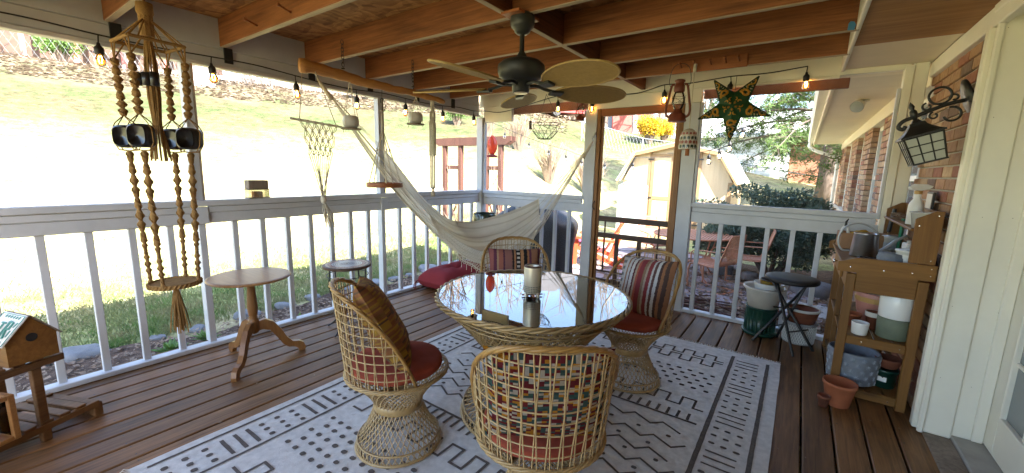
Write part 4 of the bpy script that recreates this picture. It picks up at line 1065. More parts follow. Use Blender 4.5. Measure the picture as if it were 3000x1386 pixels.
# ================================================================== CEILING FAN
FN = thing('ceiling_fan', 'black ceiling fan with five oval woven palm blades', 'fan', (-1.33, 1.94, 1.80))
MB().box(-.075, .045, -.10, .10, .385, .40, .003).build('mounting_block', MAT['peg_wood'], FN)
MB().lathe([(.0, .40), (.062, .40), (.066, .385), (.066, .35), (.060, .335), (.045, .322), (.042, .312), (.030, .302), (.014, .298), (.0, .298)], 32).build('canopy', MAT['fan_black'], FN, smooth=True)
MB().lathe([(.013, .31), (.013, .215), (.022, .20), (.034, .180), (.036, .172)], 20).build('downrod', MAT['fan_black'], FN, smooth=True)
MB().lathe([(.0, .178), (.06, .175), (.105, .160), (.128, .140), (.130, .132), (.130, .105), (.120, .072), (.085, .055), (.048, .050), (.048, .005), (.044, .0), (.040, -.004), (.0, -.006)], 40).build('motor_housing', MAT['fan_black'], FN, smooth=True)
MB().lathe([(.0, -.0075), (.036, -.0065), (.0385, -.004)], 32).build('hub_cap', MAT['stainless'], FN, smooth=True)
def blade_meshes():
    n_ = 40; out = []
    for i in range(n_):
        a = 2*pi*i/n_; out.append((.435+.225*cos(a), (.118+.012*cos(a))*sin(a)))
    rim = MB().tube([(x, y, 0) for x, y in out], .0055, 6, closed=True).mesh('blade', MAT['palm_gold'], True)
    sl = MB(); k = 0
    # woven slats: thin bars both ways clipped to the oval
    def half(x): 
        c = (x-.435)/.225
        return (.118+.012*c)*sqrt(max(0, 1-c*c))
    x = .215
    while x < .656:
        h = half(x)
        if h > .012: sl.box(x-.0036, x+.0036, -h+.003, h-.003, -.0012+.0012*(k % 2), .0012+.0012*(k % 2))
        x += .0086; k += 1
    y = -.115; 
    while y < .116:
        xs = [t for t in [.215+.0025*i for i in range(180)] if half(t) > abs(y)+.004]
        if len(xs) > 4: sl.box(xs[0], xs[-1], y-.0030, y+.0030, -.0035, -.0018)
        y += .0092
    return rim, sl.mesh('woven_slats', MAT['slat_weave'])
rim_m, sl_m = blade_meshes()
iron = MB(); iron.tube(bez([(.05, 0, .03), (.10, .0, .034), (.14, 0, .022), (.19, 0, .012)], 4), .009, 6); iron.box(.175, .255, -.026, .026, -.004, .010, .003)
iron_m = iron.mesh('blade_iron', MAT['fan_black'])
for k in range(5):
    a = radians(-18+72*k); b = inst(rim_m, 'blade', FN, (0, 0, .022), (radians(13), 0, a)); b.rotation_mode = 'XYZ'
    b.matrix_local = Matrix.Translation((0, 0, .022)) @ Matrix.Rotation(a, 4, 'Z') @ Matrix.Rotation(radians(-13), 4, 'X')
    w_ = inst(sl_m, 'woven_slats', b); w_['kind'] = 'stuff'
    q = inst(iron_m, 'blade_iron', FN); q.matrix_local = Matrix.Translation((0, 0, .008)) @ Matrix.Rotation(a, 4, 'Z') @ Matrix.Rotation(radians(-13), 4, 'X')

# ================================================================== STRING LIGHTS
sock_m = MB().lathe([(.0, .0), (.006, 0), (.008, -.012), (.017, -.022), (.019, -.030), (.019, -.052), (.016, -.056), (0, -.056)], 14).mesh('socket', MAT['black_cord'], True)
bulb_m = MB().lathe([(.013, -.054), (.015, -.060), (.022, -.075), (.0245, -.088), (.022, -.101), (.013, -.110), (.0, -.113)], 16).mesh('bulb', MAT['amber_glass'], True)
fl = MB()
for s_ in (-1, 1): fl.tube([(s_*.0045, 0, -.060), (s_*.0075, 0, -.078), (s_*.004, 0, -.096)], .0013, 5)
fil_m = fl.mesh('filament', MAT['filament'])
bulb_clear = bulb_m.copy(); bulb_clear.materials[0] = MAT['clear_glass']
def string_lights(label, path, bulbs, drop=.045, r=.0045, clear=False, sc=1.0, lit=True):
    t = thing('string_lights', label, 'string lights', bulbs[0])
    MB().tube(bez(path, 6), r, 6).build('cord', MAT['black_cord'], t, world=True, smooth=True)
    rr = random.Random(len(path))
    for p in bulbs:
        q = Vector(p); e = q+Vector((rr.uniform(-.008, .008), rr.uniform(-.008, .008), -drop))
        s_ = inst(sock_m, 'socket', t, e-Vector(t.location), (rr.uniform(-.08, .08), rr.uniform(-.08, .08), rr.uniform(0, 3)), (sc*1.22,)*3)
        inst(bulb_clear if clear else bulb_m, 'bulb', s_)
        if lit: inst(fil_m, 'filament', s_)
        MB().tube([q, e], r*.8, 5).build('drop_wire', MAT['black_cord'], t, world=True)
    return t
XL = -3.47
lb = [(XL, y, z) for y, z in ((-.50, 2.10), (.08, 2.105), (.656, 2.10), (1.221, 2.106), (1.801, 2.092), (2.359, 2.075), (2.932, 2.085), (3.478, 2.085), (4.03, 2.10))]
path = [(XL, -1.25, 2.11)]
for i, p in enumerate(lb):
    path.append(p)
    if i < len(lb)-1: q = lb[i+1]; path.append((XL, (p[1]+q[1])/2, (p[2]+q[2])/2+(.012 if i % 2 else -.008)))
path += [(-3.40, 4.165, 2.11)]
string_lights('black cord of amber bulbs along the beam above the lawn', path, lb)
clip_m = MB().box(0, .012, -.028, .028, -.085, .02, .002).mesh('joist_hanger', MAT['black_cord'])
for y in JY: inst(clip_m, 'joist_hanger', CE, (LX+.002+1.7, y-1.5+.028, 2.175-2.2))
YF = 4.19
fb = [(-2.36, YF, 2.215), (-1.93, YF, 2.185), (-1.187, YF, 2.222), (-.62, YF, 2.238), (-.068, YF, 2.258)]
string_lights('black cord of amber bulbs above the screen door', [(-3.40, YF-.02, 2.11), (-3.1, YF, 2.09), fb[0], (-2.15, YF, 2.17), fb[1], (-1.5, YF, 2.165), (-1.33, YF, 2.19), fb[2], (-.95, YF, 2.215), fb[3], (-.35, YF, 2.235), fb[4]], fb)
# strings outside, clear bulbs
string_lights('thin string of clear bulbs hanging outside beyond the hammock', [(-4.75, 5.5, 2.34), (-4.5, 5.5, 2.22), (-4.06, 5.5, 2.05), (-3.588, 5.5, 1.88), (-3.21, 5.5, 1.765), (-2.915, 5.5, 1.69), (-2.66, 5.5, 1.61), (-2.3, 5.5, 1.57), (-1.6, 6.2, 1.62)],
              [(-4.06, 5.5, 2.05), (-3.588, 5.5, 1.88), (-3.21, 5.5, 1.765), (-2.915, 5.5, 1.69), (-2.66, 5.5, 1.61), (-2.3, 5.5, 1.57), (-2.0, 5.82, 1.585)], .06, .004, True, .8, False)
string_lights('string of clear bulbs outside below the green star', [(.06, 5.0, 2.30), (-.386, 6.5, 2.56), (-.551, 6.5, 2.30), (-.73, 6.5, 2.09), (-.879, 6.5, 1.90), (-1.0, 6.5, 1.80), (-1.15, 6.6, 1.73), (-1.4, 6.7, 1.70), (-1.8, 6.8, 1.70)],
              [(-.386, 6.5, 2.56), (-.551, 6.5, 2.30), (-.73, 6.5, 2.09), (-.879, 6.5, 1.90), (-1.0, 6.5, 1.80), (-1.15, 6.6, 1.73), (-1.4, 6.7, 1.70)], .05, .004, True, 1.15)

# ================================================================== MACRAME PLANT HANGER WITH TRAY
MH = thing('macrame_hanger', 'long jute macrame hanger with black beads and woven tray', 'plant hanger', (-2.81, .715, .42), radians(30))
O = .42
def zz(z): return z-O
mb = MB(); mb.tube([(0, 0, zz(2.21)), (0, 0, zz(2.14))], .006, 6); mb.lathe([(.012, 0), (.034, -.005), (.036, -.05), (.026, -.075), (.010, -.08)], 14, (0, 0, zz(2.165))); mb.build('top_knot', MAT['jute'], MH, smooth=True)
fr_ = .15; cor = [(fr_, fr_*.35), (-fr_*.35, fr_), (-fr_, -fr_*.35), (fr_*.35, -fr_)]; zf = 1.965
mb = MB()
for i in range(4):
    a = cor[i]; b = cor[(i+1) % 4]; mb.tube([(*a, zz(zf)), (*b, zz(zf))], .0085, 6)
mb.build('square_frame', MAT['jute'], MH)
mb = MB()
for i in range(4):
    a = cor[i]; b = cor[(i+1) % 4]
    for t in (0, .16, .84): q = lerp(a, b, t); mb.tube([(0, 0, zz(2.10)), (*q, zz(zf))], .0035, 5)
    for t in (-.14, 0, .14):
        nb_ = b if t > 0 else cor[i-1]; q = lerp(a, nb_, abs(t)*1.6); mb.tube([(*q, zz(zf)), (a[0]*.97, a[1]*.97, zz(zf-.085))], .004, 5)
mb.build('guy_cords', MAT['jute'], MH)
def twist(mb, p0, p1, n_, R=.019, seg=8):
    p0 = Vector(p0); p1 = Vector(p1)
    for k in range(n_):
        a = p0+(p1-p0)*(k/n_); b = p0+(p1-p0)*((k+1)/n_); P = []; rad = []
        for j in range(seg+1):
            u = j/seg; P.append(a+(b-a)*u); rad.append(.008+(R-.008)*sin(pi*u)**.75)
        mb.tube(P, rad, 7, caps=False)
        for s_ in (0, pi):
            Q = []
            for j in range(9):
                u = j/8; c = a+(b-a)*u; rr = .004+R*.90*sin(pi*u)**.75; an = s_+pi*u*1.2+k; Q.append(c+Vector((rr*cos(an), rr*sin(an), 0)))
            mb.tube(Q, .0035, 4, caps=False)
tray_r = .118; zt = .70
for i in range(4):
    a = cor[i]; e = Vector((a[0]*.72, a[1]*.72, zz(zt))); s0_ = Vector((a[0]*.97, a[1]*.97, zz(zf-.08))); bz = zz(1.50)
    u = (bz+.07-s0_.z)/(e.z-s0_.z); b0 = s0_+(e-s0_)*u; u2 = (bz-.075-s0_.z)/(e.z-s0_.z); b1 = s0_+(e-s0_)*u2
    mb = MB(); twist(mb, s0_, b0+Vector((0, 0, .03)), 7, .0175)
    m1 = b1+(e-b1)*.68; twist(mb, b1, m1, 8, .0145); twist(mb, m1, e, 5, .009)
    for s_ in (-1, 1):
        for sy in (-.25, .25): mb.tube([b0+Vector((0, 0, .035)), b0+Vector((s_*.045, sy*.04, -.004)), b0+Vector((s_*.068, sy*.04, -.04)), b1+Vector((s_*.068, sy*.04, .04)), b1+Vector((s_*.045, sy*.04, .004)), b1], .003, 4)
    mb.build('knotted_cord', MAT['jute'], MH, smooth=True)
    c = (b0+b1)/2; bd = MB()
    pr = []
    for k in range(28):
        an = 2*pi*k/28; ca, sa = cos(an), sin(an); p_ = 3.6; r_ = 1/((abs(ca)**p_+abs(sa)**p_)**(1/p_)); pr.append((r_*ca*.060, r_*sa*.058))
    lo = [.80, .95, 1, 1, .95, .80]; ys = [-.032, -.026, -.012, .012, .026, .032]
    V = [(x*l+c.x, y_+c.y, z*l+c.z) for l, y_ in zip(lo, ys) for x, z in pr]; n_ = 28
    F = [(j*n_+k, j*n_+(k+1) % n_, (j+1)*n_+(k+1) % n_, (j+1)*n_+k) for j in range(5) for k in range(n_)]+[tuple(range(n_)), tuple(range(5*n_, 6*n_))]
    bd.add(V, F); bd.build('ceramic_bead', MAT['black_ceramic'], MH, smooth=True)
mb = MB(); q = []
mb.lathe([(.0, -.012), (tray_r*.96, -.012), (tray_r, -.006), (tray_r, .010), (tray_r*.97, .014), (tray_r*.93, .006), (0, .004)], 36, (0, 0, zz(zt)))
for k in range(36):
    a = 2*pi*k/36; mb.tube([(tray_r*1.01*cos(a), tray_r*1.01*sin(a), zz(zt)-.010), (tray_r*1.02*cos(a+.12), tray_r*1.02*sin(a+.12), zz(zt)+.012)], .004, 4)
mb.build('woven_tray', MAT['jute'], MH)
mb = MB()
for k in range(16):
    a = 2*pi*k/16; r_ = .02+.006*(k % 2); mb.tube([(.012*cos(a), .012*sin(a), zz(2.0)), (r_*cos(a), r_*sin(a), zz(1.86)), (r_*1.1*cos(a+.2), r_*1.1*sin(a), zz(1.70)), (.016*cos(a), .016*sin(a), zz(1.56)), (r_*1.5*cos(a), r_*1.5*sin(a), zz(1.44)), (r_*1.7*cos(a), r_*1.7*sin(a), zz(1.375+.01*(k % 3)))], .0045, 5)
mb.tube([(0, 0, zz(2.12)), (0, 0, zz(2.0))], .030, 10); mb.build('centre_cords', MAT['jute'], MH, kind='stuff')
for k in range(3):
    MB().tube([(-.045+.045*k, -.03, zz(1.82)), (-.045+.045*k, -.03, zz(1.755))], .020, 12).build('tube_bead', MAT['black_ceramic'], MH, smooth=True)
mb = MB()
for k in range(26):
    a = 2.4*k; r_ = .006+.0012*k; mb.tube([(.004*cos(a), .004*sin(a), zz(zt-.012)), (.018*cos(a), .018*sin(a), zz(.62)), (r_*1.0*cos(a), r_*sin(a), zz(.53)), (r_*1.4*cos(a), r_*1.4*sin(a), zz(.43+.02*sin(k*1.7)))], .004, 4)
mb.build('tassel', MAT['jute'], MH, kind='stuff')

# ================================================================== HANGING LOG AND WHAT HANGS FROM IT
def LG(y): return Vector((-2.922+.2*(y-1.9), y, 2.044-.0754*(y-1.9)))
LO = thing('hanging_log', 'peeled tan branch hung on chains below the joists', 'branch', (-2.87, 2.15, 2.02))
P = []; R_ = []
for i in range(33):
    y = 1.585+1.19*i/32; q = LG(y); q.z += .006*sin(i*.33)+.003*sin(i*.9); q.x += .006*sin(i*.5); P.append(q); R_.append(.044-.024*i/32+.003*sin(i*1.9)+(.005 if i < 2 else 0))
MB().tube(P, R_, 14).build('log', MAT['log_bark'], LO, smooth=True, world=True)
def chain(mb, a, b, n_):
    a = Vector(a); b = Vector(b)
    for k in range(n_):
        c = a+(b-a)*((k+.5)/n_); h = (b-a).length/n_*.68; ax = Vector((1, 0, 0)) if k % 2 else Vector((0, 1, 0))
        mb.tube([c+ax*.011*cos(t)+Vector((0, 0, h*sin(t))) for t in [2*pi*j/12 for j in range(12)]], .0025, 5, closed=True)
for y, zt_ in ((1.885, 2.30), (2.465, 2.27)):
    mb = MB(); q = LG(y); chain(mb, (q.x, y, zt_), (q.x, y, q.z+.07), 7); mb.ring((q.x, y, q.z+.055), .012, .003, 12, 5); mb.tube([(q.x, y, q.z+.045), (q.x, y, q.z+.02)], .003, 5); mb.build('chain', MAT['black_metal'], LO, world=True)

WH = thing('macrame_hanging', 'triangular cream macrame net on a thin dowel below the log', 'wall hanging', (-2.95, 1.69, 1.69))
dA, dB = Vector((-3.02, 1.514, 1.700)), Vector((-2.897, 1.84, 1.664))
MB().tube([dA, dB], .008, 8).build('dowel', MAT['cream_cord'], WH, world=True)
tip = Vector((-2.955, 1.695, 1.117))
mb = MB()
mb.tube([LG(1.60)+Vector((0, 0, -.03)), dA+(dB-dA)*.17], .0028, 5); mb.tube([LG(1.655)+Vector((.03, 0, .02)), dA+(dB-dA)*.88], .0028, 5)
n_ = 10; rows = 4
def net(i, r_):
    t = .17+.71*(i/n_); top_ = dA+(dB-dA)*t; u = r_/rows*.42
    return top_+(tip+(top_-dA-(dB-dA)*.52)*.08-top_)*u
for r_ in range(rows):
    for i in range(n_+1):
        for di in (1, -1):
            if (i+r_) % 2 == 0 and 0 <= i+di <= n_:
                a = net(i, r_); b = net(i+di, r_+1)
                for o_ in (-.004, .004): mb.tube([a+Vector((0, o_, 0)), (a+b)/2+Vector((.01, o_*2, -.008)), b+Vector((0, o_, 0))], .0030, 4, caps=False)
for i in range(n_+1): 
    a = net(i, rows); mb.tube([a, a+(tip-a)*.5+Vector((.012*sin(i), 0, 0)), tip+Vector((0, .012*sin(i*2), 0))], .0034, 4, caps=False)
    if i % 2 == 0: mb.lathe([(.0, .012), (.010, .008), (.010, -.008), (0, -.012)], 8, net(i, 0))
mb.sphere(tip, .022, 10, 8, 1, 1, 1.5)
for i in range(12):
    e = Vector((-2.941+.012*sin(i*2.2), 1.724+.035*sin(i*1.3), .925+.03*cos(i*1.7))); mb.tube([tip, tip+(e-tip)*.5+Vector((.012*cos(i), .014*sin(i), 0)), e], .0042, 4)
mb.build('knotted_net', MAT['cream_cord'], WH, world=True, smooth=True, kind='stuff')

def hanging_pot(y, c, label, s_=1.0):
    t = thing('hanging_pot', label, 'pot', c)
    MB().lathe([(0, -.045), (.045, -.042), (.060, -.020), (.063, .010), (.054, .040), (.044, .048), (.040, .046), (.050, .03), (.055, 0), (0, -.03)], 24).build('pot_body', MAT['cream_cord'] if False else MAT['offwhite_plastic'], t, smooth=True)
    MB().lathe([(0, -.0455), (.075, -.0455), (.077, -.050), (.075, -.055), (0, -.055)], 28).build('wood_disc', MAT['weathered'], t)
    top_ = LG(y)-Vector(c); mb = MB()
    for a in (0.4, 1.97, 3.54, 5.11):
        e = Vector((.068*cos(a), .068*sin(a), -.055)); m_ = Vector((.066*cos(a), .066*sin(a), .03)); mb.tube([top_+Vector((0, 0, -.02)), m_, e, e+Vector((0, 0, -.025))], .0025, 4)
    mb.build('sling_cord', MAT['cream_cord'], t); return t
hanging_pot(1.93, (-2.924, 1.932, 1.712), 'small cream pot on a wooden disc hanging in front of the hammock cords')
hanging_pot(2.49, (-2.812, 2.489, 1.80), 'small cream pot on a wooden disc hanging nearest the far end of the log')

RS = thing('ring_shelf', 'round wooden ring shelf hung on knotted cords before the hammock', 'hanging shelf', (-2.868, 2.192, 1.225))
MB().lathe([(.118, -.018), (.146, -.018), (.148, .0), (.146, .018), (.139, .018), (.139, -.004), (.0, -.004)], 44).build('ring', MAT['peg_wood'], RS, smooth=False)
mb = MB(); apex = Vector((-.005, -.006, .46))
for k in range(5):
    a = radians(40+72*k); e = Vector((.145*cos(a), .145*sin(a), -.02)); mb.tube([apex, apex+(e-apex)*.5, e], .0045, 5); q = apex+(e-apex)*.36
    mb.lathe([(0, .014), (.008, .008), (.008, -.008), (0, -.014)], 8, q)
mb.tube([apex, apex+Vector((0, 0, -.09))], .010, 8); mb.tube([apex+Vector((0, 0, .0)), apex+Vector((0, 0, .12))], .008, 8); mb.ring(apex+Vector((0, 0, .14)), .016, .004, 14, 5)
mb.build('sling_cord', MAT['cream_cord'], RS, smooth=True)
mb = MB(); mb.tube(bez([(0, .0, .585), (.012, .012, .62), (.014, .014, .66), (0, 0, .70), (-.012, -.012, .69), (-.010, -.01, .665)], 4), .003, 6); mb.tube([(-.004, -.004, .60), (-.004, 0, .82)], .0025, 5); mb.build('hook', MAT['black_metal'], RS, smooth=True)

ST = thing('macrame_strap', 'long braided cream macrame strap at the end of the log', 'wall hanging', (-2.77, 2.65, 1.134))
mb = MB(); tz = LG(2.66).z-1.134-.02
for k in range(6):
    ph = k*1.05; P = []
    for i in range(60):
        z = tz*(1-i/59)+.06*(i/59); u = i/59; w_ = .012 if u < .12 else .022 if u < .25 else .028 if u < .62 else .020; tw = (0 if u < .2 else (u-.2)*38 if u < .62 else 16)
        P.append((w_*cos(tw+ph)*.9, w_*sin(tw+ph), z))
    mb.tube(P, .0072 if k < 4 else .0055, 5)
mb.sphere((0, 0, .06), .016, 10, 8)
for k in range(10): a = k*.63; mb.tube([(0, 0, .06), (.012*cos(a), .012*sin(a), .02), (.018*cos(a), .018*sin(a), -.02+.004*sin(k))], .0035, 4)
mb.build('braid', MAT['cream_cord'], ST, smooth=True)

# ================================================================== PEGS, PEG RACK AND WHAT HANGS THERE
peg_m = MB().tube([(0, 0, 0), (0, -.030, .008), (0, -.062, .018), (0, -.064, .018), (0, -.075, .021), (0, -.078, .022)], [.006, .0055, .006, .010, .010, .006], 10).mesh('peg', MAT['peg_wood'], True)
for x_, yj in ((-2.92, 1.315), (-2.50, 1.315), (-2.02, 1.315)): inst(peg_m, 'peg', CE, (x_+1.7, yj-.0195-1.5, 2.235-2.2))
PR = thing('peg_rack', 'reddish wooden peg board fixed to the last joist', 'peg rack', (-.705, JY[-1]-.02, 2.23))
MB().box(-.275, .27, -.016, -.001, -.045, .050, .003).build('board', MAT['peg_wood'], PR)
for x_ in (-.20, -.095, .02, .125, .215): inst(peg_m, 'peg', PR, (x_, -.016, .0))

def lantern(name, loc, label, s_=1.0, rz=0, hang=.12):
    t = thing(name, label, 'lantern', loc, rz); t.scale = (s_,)*3
    MB().lathe([(0, 0), (.060, 0), (.066, .004), (.066, .012), (.060, .020), (.058, .050), (.050, .060), (.034, .066), (.030, .082), (.026, .090), (.0, .092)], 28).build('fuel_tank', MAT['rust_red'], t, smooth=True)
    MB().lathe([(.028, .092), (.036, .11), (.046, .14), (.046, .165), (.036, .20), (.030, .215)], 24).build('globe', MAT['clear_glass'], t, smooth=True)
    MB().lathe([(.033, .215), (.038, .222), (.038, .262), (.030, .270), (.030, .285), (.038, .292), (.036, .300), (.024, .306), (0, .308)], 24).build('chimney', MAT['rust_red'], t, smooth=True)
    for sx in (-1, 1):
        MB().tube(bez([(sx*.052, 0, .03), (sx*.078, 0, .05), (sx*.084, 0, .09), (sx*.072, 0, .17), (sx*.060, 0, .24), (sx*.050, 0, .268), (sx*.034, 0, .272)], 5), .0085, 8).build('side_tube', MAT['rust_red'], t, smooth=True)
    mb = MB(); mb.ring((0, 0, .135), .051, .0015, 20, 4); mb.ring((0, 0, .175), .049, .0015, 20, 4)
    mb.tube([(-.05, 0, .12), (0, .05, .155), (.05, 0, .19)], .0013, 4); mb.tube([(.05, 0, .12), (0, -.05, .155), (-.05, 0, .19)], .0013, 4); mb.build('wire_guard', MAT['black_metal'], t)
    mb = MB(); mb.tube(bez([(-.062, 0, .25), (-.075, 0, .30), (-.055, 0, .30+hang*.75), (0, 0, .30+hang), (.055, 0, .30+hang*.75), (.075, 0, .30), (.062, 0, .25)], 6), .0022, 5); mb.build('bail_handle', MAT['black_metal'], t, smooth=True); return t
lantern('hurricane_lantern', (-.893, JY[-1]-.095, 1.795), 'rusty red hurricane lantern hanging from the peg rack', 1.08, radians(12))
L2 = lantern('hurricane_lantern', (-1.985, 4.02, 1.905), 'small rusty red hurricane lantern hanging under the fan blade', .72, radians(-10), .05)
MB().tube([(0, 0, .35), (0, 0, .42)], .002, 5).build('wire_hook', MAT['black_metal'], L2)

SB = thing('bell_chime', 'mosaic bell wind chime on a cord below the peg rack', 'wind chime', (-.795, JY[-1]-.075, 1.575))
MB().lathe([(.066, 0), (.068, .004), (.068, .03), (.066, .075), (.060, .115), (.045, .148), (.022, .162), (0, .165)], 28).build('bell', MAT['mosaic_white'], SB, smooth=True)
for c in range(14):
    for r_ in range(4):
        a = 2*pi*(c+.5*(r_ % 2))/14; z = .018+r_*.033; rad = [.0695, .0685, .066, .059][r_]; w_ = .235*(1-.06*r_)
        mb = MB()
        for sgn, mt in ((1, 0),):
            mb.add([((rad+.001)*cos(a+w_*p), (rad+.001)*sin(a+w_*p), z+q) for p, q in ((-.85, .004), (-.45, -.013), (0, -.004), (.45, -.013), (.85, .004), (.6, .014), (0, .017), (-.6, .014))], [tuple(range(8))])
        mb.build('petal_tile', MAT['mosaic_red'] if r_ % 2 else MAT['green_glaze'], SB)
mb = MB(); mb.tube([(0, 0, .165), (0, 0, .66)], .0035, 6); mb.tube([(0, 0, .60), (.004, 0, .66)], .013, 8); mb.build('cord', MAT['cream_cord'], SB)
MB().lathe([(0, -.052), (.016, -.052), (.016, .02), (0, .02)], 14).build('clapper', MAT['peg_wood'], SB)

# star lantern
SR = thing('star_lantern', 'five pointed green paper star lantern with gold scrolls', 'star lantern', (-.555, 4.04, 1.955))
leaf_mat('star_green', (.035, .13, .05), (.025, .10, .04), transl=.45); leaf_mat('star_gold', (.75, .42, .06), (.7, .36, .05), transl=.4); leaf_mat('star_cream', (.62, .52, .36), (.6, .5, .33), transl=.5); mat('star_black', (.015, .02, .012), .6)
R0, R1_, TH = .292, .118, .075
V = [(0, -TH, 0), (0, TH, 0)]
for k in range(10):
    a = -pi/2+k*pi/5; r_ = R0 if k % 2 == 0 else R1_; V.append((r_*cos(a), 0, r_*sin(a)))
body = MB(); body.add(V, [(0, 2+k, 2+(k+1) % 10) for k in range(10)]+[(1, 2+(k+1) % 10, 2+k) for k in range(10)]); body.build('paper_body', MAT['star_green'], SR)
def onstar(k, u, v):
    """point on the front facets of point k: u along centre->tip, v across (-1..1)"""
    a = -pi/2+k*2*pi/5; hw = (R1_*sin(pi/5))
    ub = R1_*cos(pi/5)/R0
    w_ = hw*(u/ub if u < ub else (1-u)/(1-ub))
    rad = u*R0; y = -TH*(1-u) if u < 1 else 0
    # depth falls linearly to 0 at the outline
    y = -TH*(1-u)*(1-abs(v)) if u >= ub else -TH*((1-u)*(1-abs(v))+abs(v)*(1-u/ub)*.0)
    lat = v*w_
    return Vector((rad*cos(a)-lat*sin(a), y-.004, rad*sin(a)+lat*cos(a)))
gold = MB(); blk = MB(); crm = MB()
for k in range(5):
    gold.tube([onstar(k, .40+.10*sin(t*1.0)*1.0+.13*t/6, .55*cos(t)) for t in [i*.42 for i in range(15)]], [.0095]*15, 5)
    gold.tube([onstar(k, .58+.30*i/12, .5*sin(i*.55)) for i in range(13)], .0062, 5)
    gold.tube([onstar(k, .10+.015*cos(t), .4*sin(t)) for t in [2*pi*i/12 for i in range(12)]], .0065, 5, closed=True)
    gold.tube([onstar(k, .20+.04*cos(t), -.45+.30*sin(t)) for t in [2*pi*i/12 for i in range(12)]], .0065, 5, closed=True)
    gold.tube([onstar(k, .20+.04*cos(t), .45+.30*sin(t)) for t in [2*pi*i/12 for i in range(12)]], .0065, 5, closed=True)
    for s_ in (-1, 1):
        blk.tube([onstar(k, .36+.62*i/10, s_*.93) for i in range(11)], .004, 4)
        for j in range(6):
            u0 = .42+.075*j; 
            if s_ > 0: crm.add([onstar(k, u0, s_*.30)+Vector((0, -.0015, 0)), onstar(k, u0+.03, s_*.72)+Vector((0, -.0015, 0)), onstar(k, u0+.055, s_*.70)+Vector((0, -.0015, 0)), onstar(k, u0+.035, s_*.22)+Vector((0, -.0015, 0))], [(0, 1, 2, 3)])
            else: crm.add([onstar(k, u0+.02, s_*.35)+Vector((0, -.0015, 0)), onstar(k, u0+.05, s_*.75)+Vector((0, -.0015, 0)), onstar(k, u0+.07, s_*.66)+Vector((0, -.0015, 0)), onstar(k, u0+.05, s_*.25)+Vector((0, -.0015, 0))], [(0, 1, 2, 3)])
        blk.tube([onstar(k, .45+.45*i/8, s_*.18*cos(i*.8)) for i in range(9)], .0025, 4)
gold.build('gold_scrolls', MAT['star_gold'], SR, kind='stuff'); blk.build('black_outlines', MAT['star_black'], SR, kind='stuff'); crm.build('cut_leaves', MAT['star_cream'], SR, kind='stuff')
MB().tube([(0, 0, .09), (0, .02, .26)], .002, 5).build('hang_cord', MAT['black_cord'], SR)

# wire basket, hummingbird feeder, chime tube outside the corner
WB = thing('wire_basket', 'geometric wire hanging basket on chains beyond the hammock', 'hanging basket', (-2.357, 3.93, 1.72))
mb = MB(); zs_ = [(.07, 0), (.135, .075), (.168, .16)]
for r_, z in zs_: mb.tube([(r_*cos(2*pi*k/10), r_*sin(2*pi*k/10), z) for k in range(10)], .0028, 5, closed=True)
for k in range(10):
    for s_ in (-.5, .5):
        a0 = 2*pi*k/10; a1 = 2*pi*(k+s_)/10; mb.tube([(.07*cos(a0), .07*sin(a0), 0), (.135*cos(a1), .135*sin(a1), .075), (.168*cos(a0 if s_ < 0 else a1+.31), .168*sin(a0 if s_ < 0 else a1+.31), .16)], .0024, 4)
    mb.tube([(.07*cos(2*pi*k/10), .07*sin(2*pi*k/10), 0), (0, 0, 0)], .0024, 4)
mb.build('wire_bowl', MAT['black_metal'], WB)
for k in range(3): a = 2*pi*k/3+.5; mb = MB(); mb.tube([(.168*cos(a), .168*sin(a), .16), (0, 0, .47)], .0022, 4); mb.build('chain', MAT['black_metal'], WB)
HF = thing('hummingbird_feeder', 'red crackled glass hummingbird feeder hanging outside the corner', 'bird feeder', (-3.63, 4.62, 1.55))
MB().lathe([(.030, .045), (.052, .07), (.068, .12), (.070, .17), (.062, .23), (.045, .27), (.024, .285), (.020, .30), (0, .30)], 20).build('bottle', MAT['red_glass'], HF, smooth=True)
MB().lathe([(0, 0), (.07, .0), (.078, .012), (.070, .024), (.035, .032), (.030, .045), (0, .045)], 24).build('base_dish', MAT['red_canvas'], HF, smooth=True)
MB().tube([(0, 0, .30), (0, 0, .62)], .002, 5).build('hang_wire', MAT['black_metal'], HF)
CTb = thing('chime_tube', 'thin dark chime cylinder hanging beside the wire basket', 'wind chime', (-2.545, 3.92, 1.83))
MB().lathe([(0, 0), (.016, 0), (.016, .09), (0, .09)], 14).build('tube', MAT['dark_wood'], CTb); MB().tube([(0, 0, .09), (0, 0, .36)], .0016, 4).build('hang_wire', MAT['black_metal'], CTb)

# solar lantern box standing on the rail cap
SO = thing('solar_lantern', 'small square solar lantern standing on the railing cap', 'lantern', (LX-.005, 1.47, ZT+.001))
MB().box(-.04, .04, -.072, .072, .072, .140, .004).build('solar_lid', MAT['weathered'], SO)
MB().box(-.045, .045, -.078, .078, .066, .0715, .002).build('lid_rim', MAT['weathered'], SO)
glassy('dusty_glass', (.9, .88, .8), .05, 1.45, extra=((.55, .48, .34), .35)); MB().box(-.041, .041, -.074, .074, .006, .0655).build('glass_box', MAT['dusty_glass'], SO); MB().box(-.042, .042, -.075, .075, 0, .0055).build('base', MAT['weathered'], SO)
MB().box(-.022, .022, -.034, .034, .006, .052, .004).build('candle', MAT['candle_orange'], SO)
# strip of painter's tape at the end of a joist
MB().prism([(.112, 2.196), (.142, 2.194), (.146, 2.222), (.138, 2.238), (.122, 2.243), (.113, 2.232)], JY[-2]-.0225, JY[-2]-.0195, Matrix(((1, 0, 0, 0), (0, 0, 1, 0), (0, 1, 0, 0), (0, 0, 0, 1)))).build('blue_tape', MAT['blue_tape'], label='scrap of blue masking tape on the end of a joist', cat='tape')
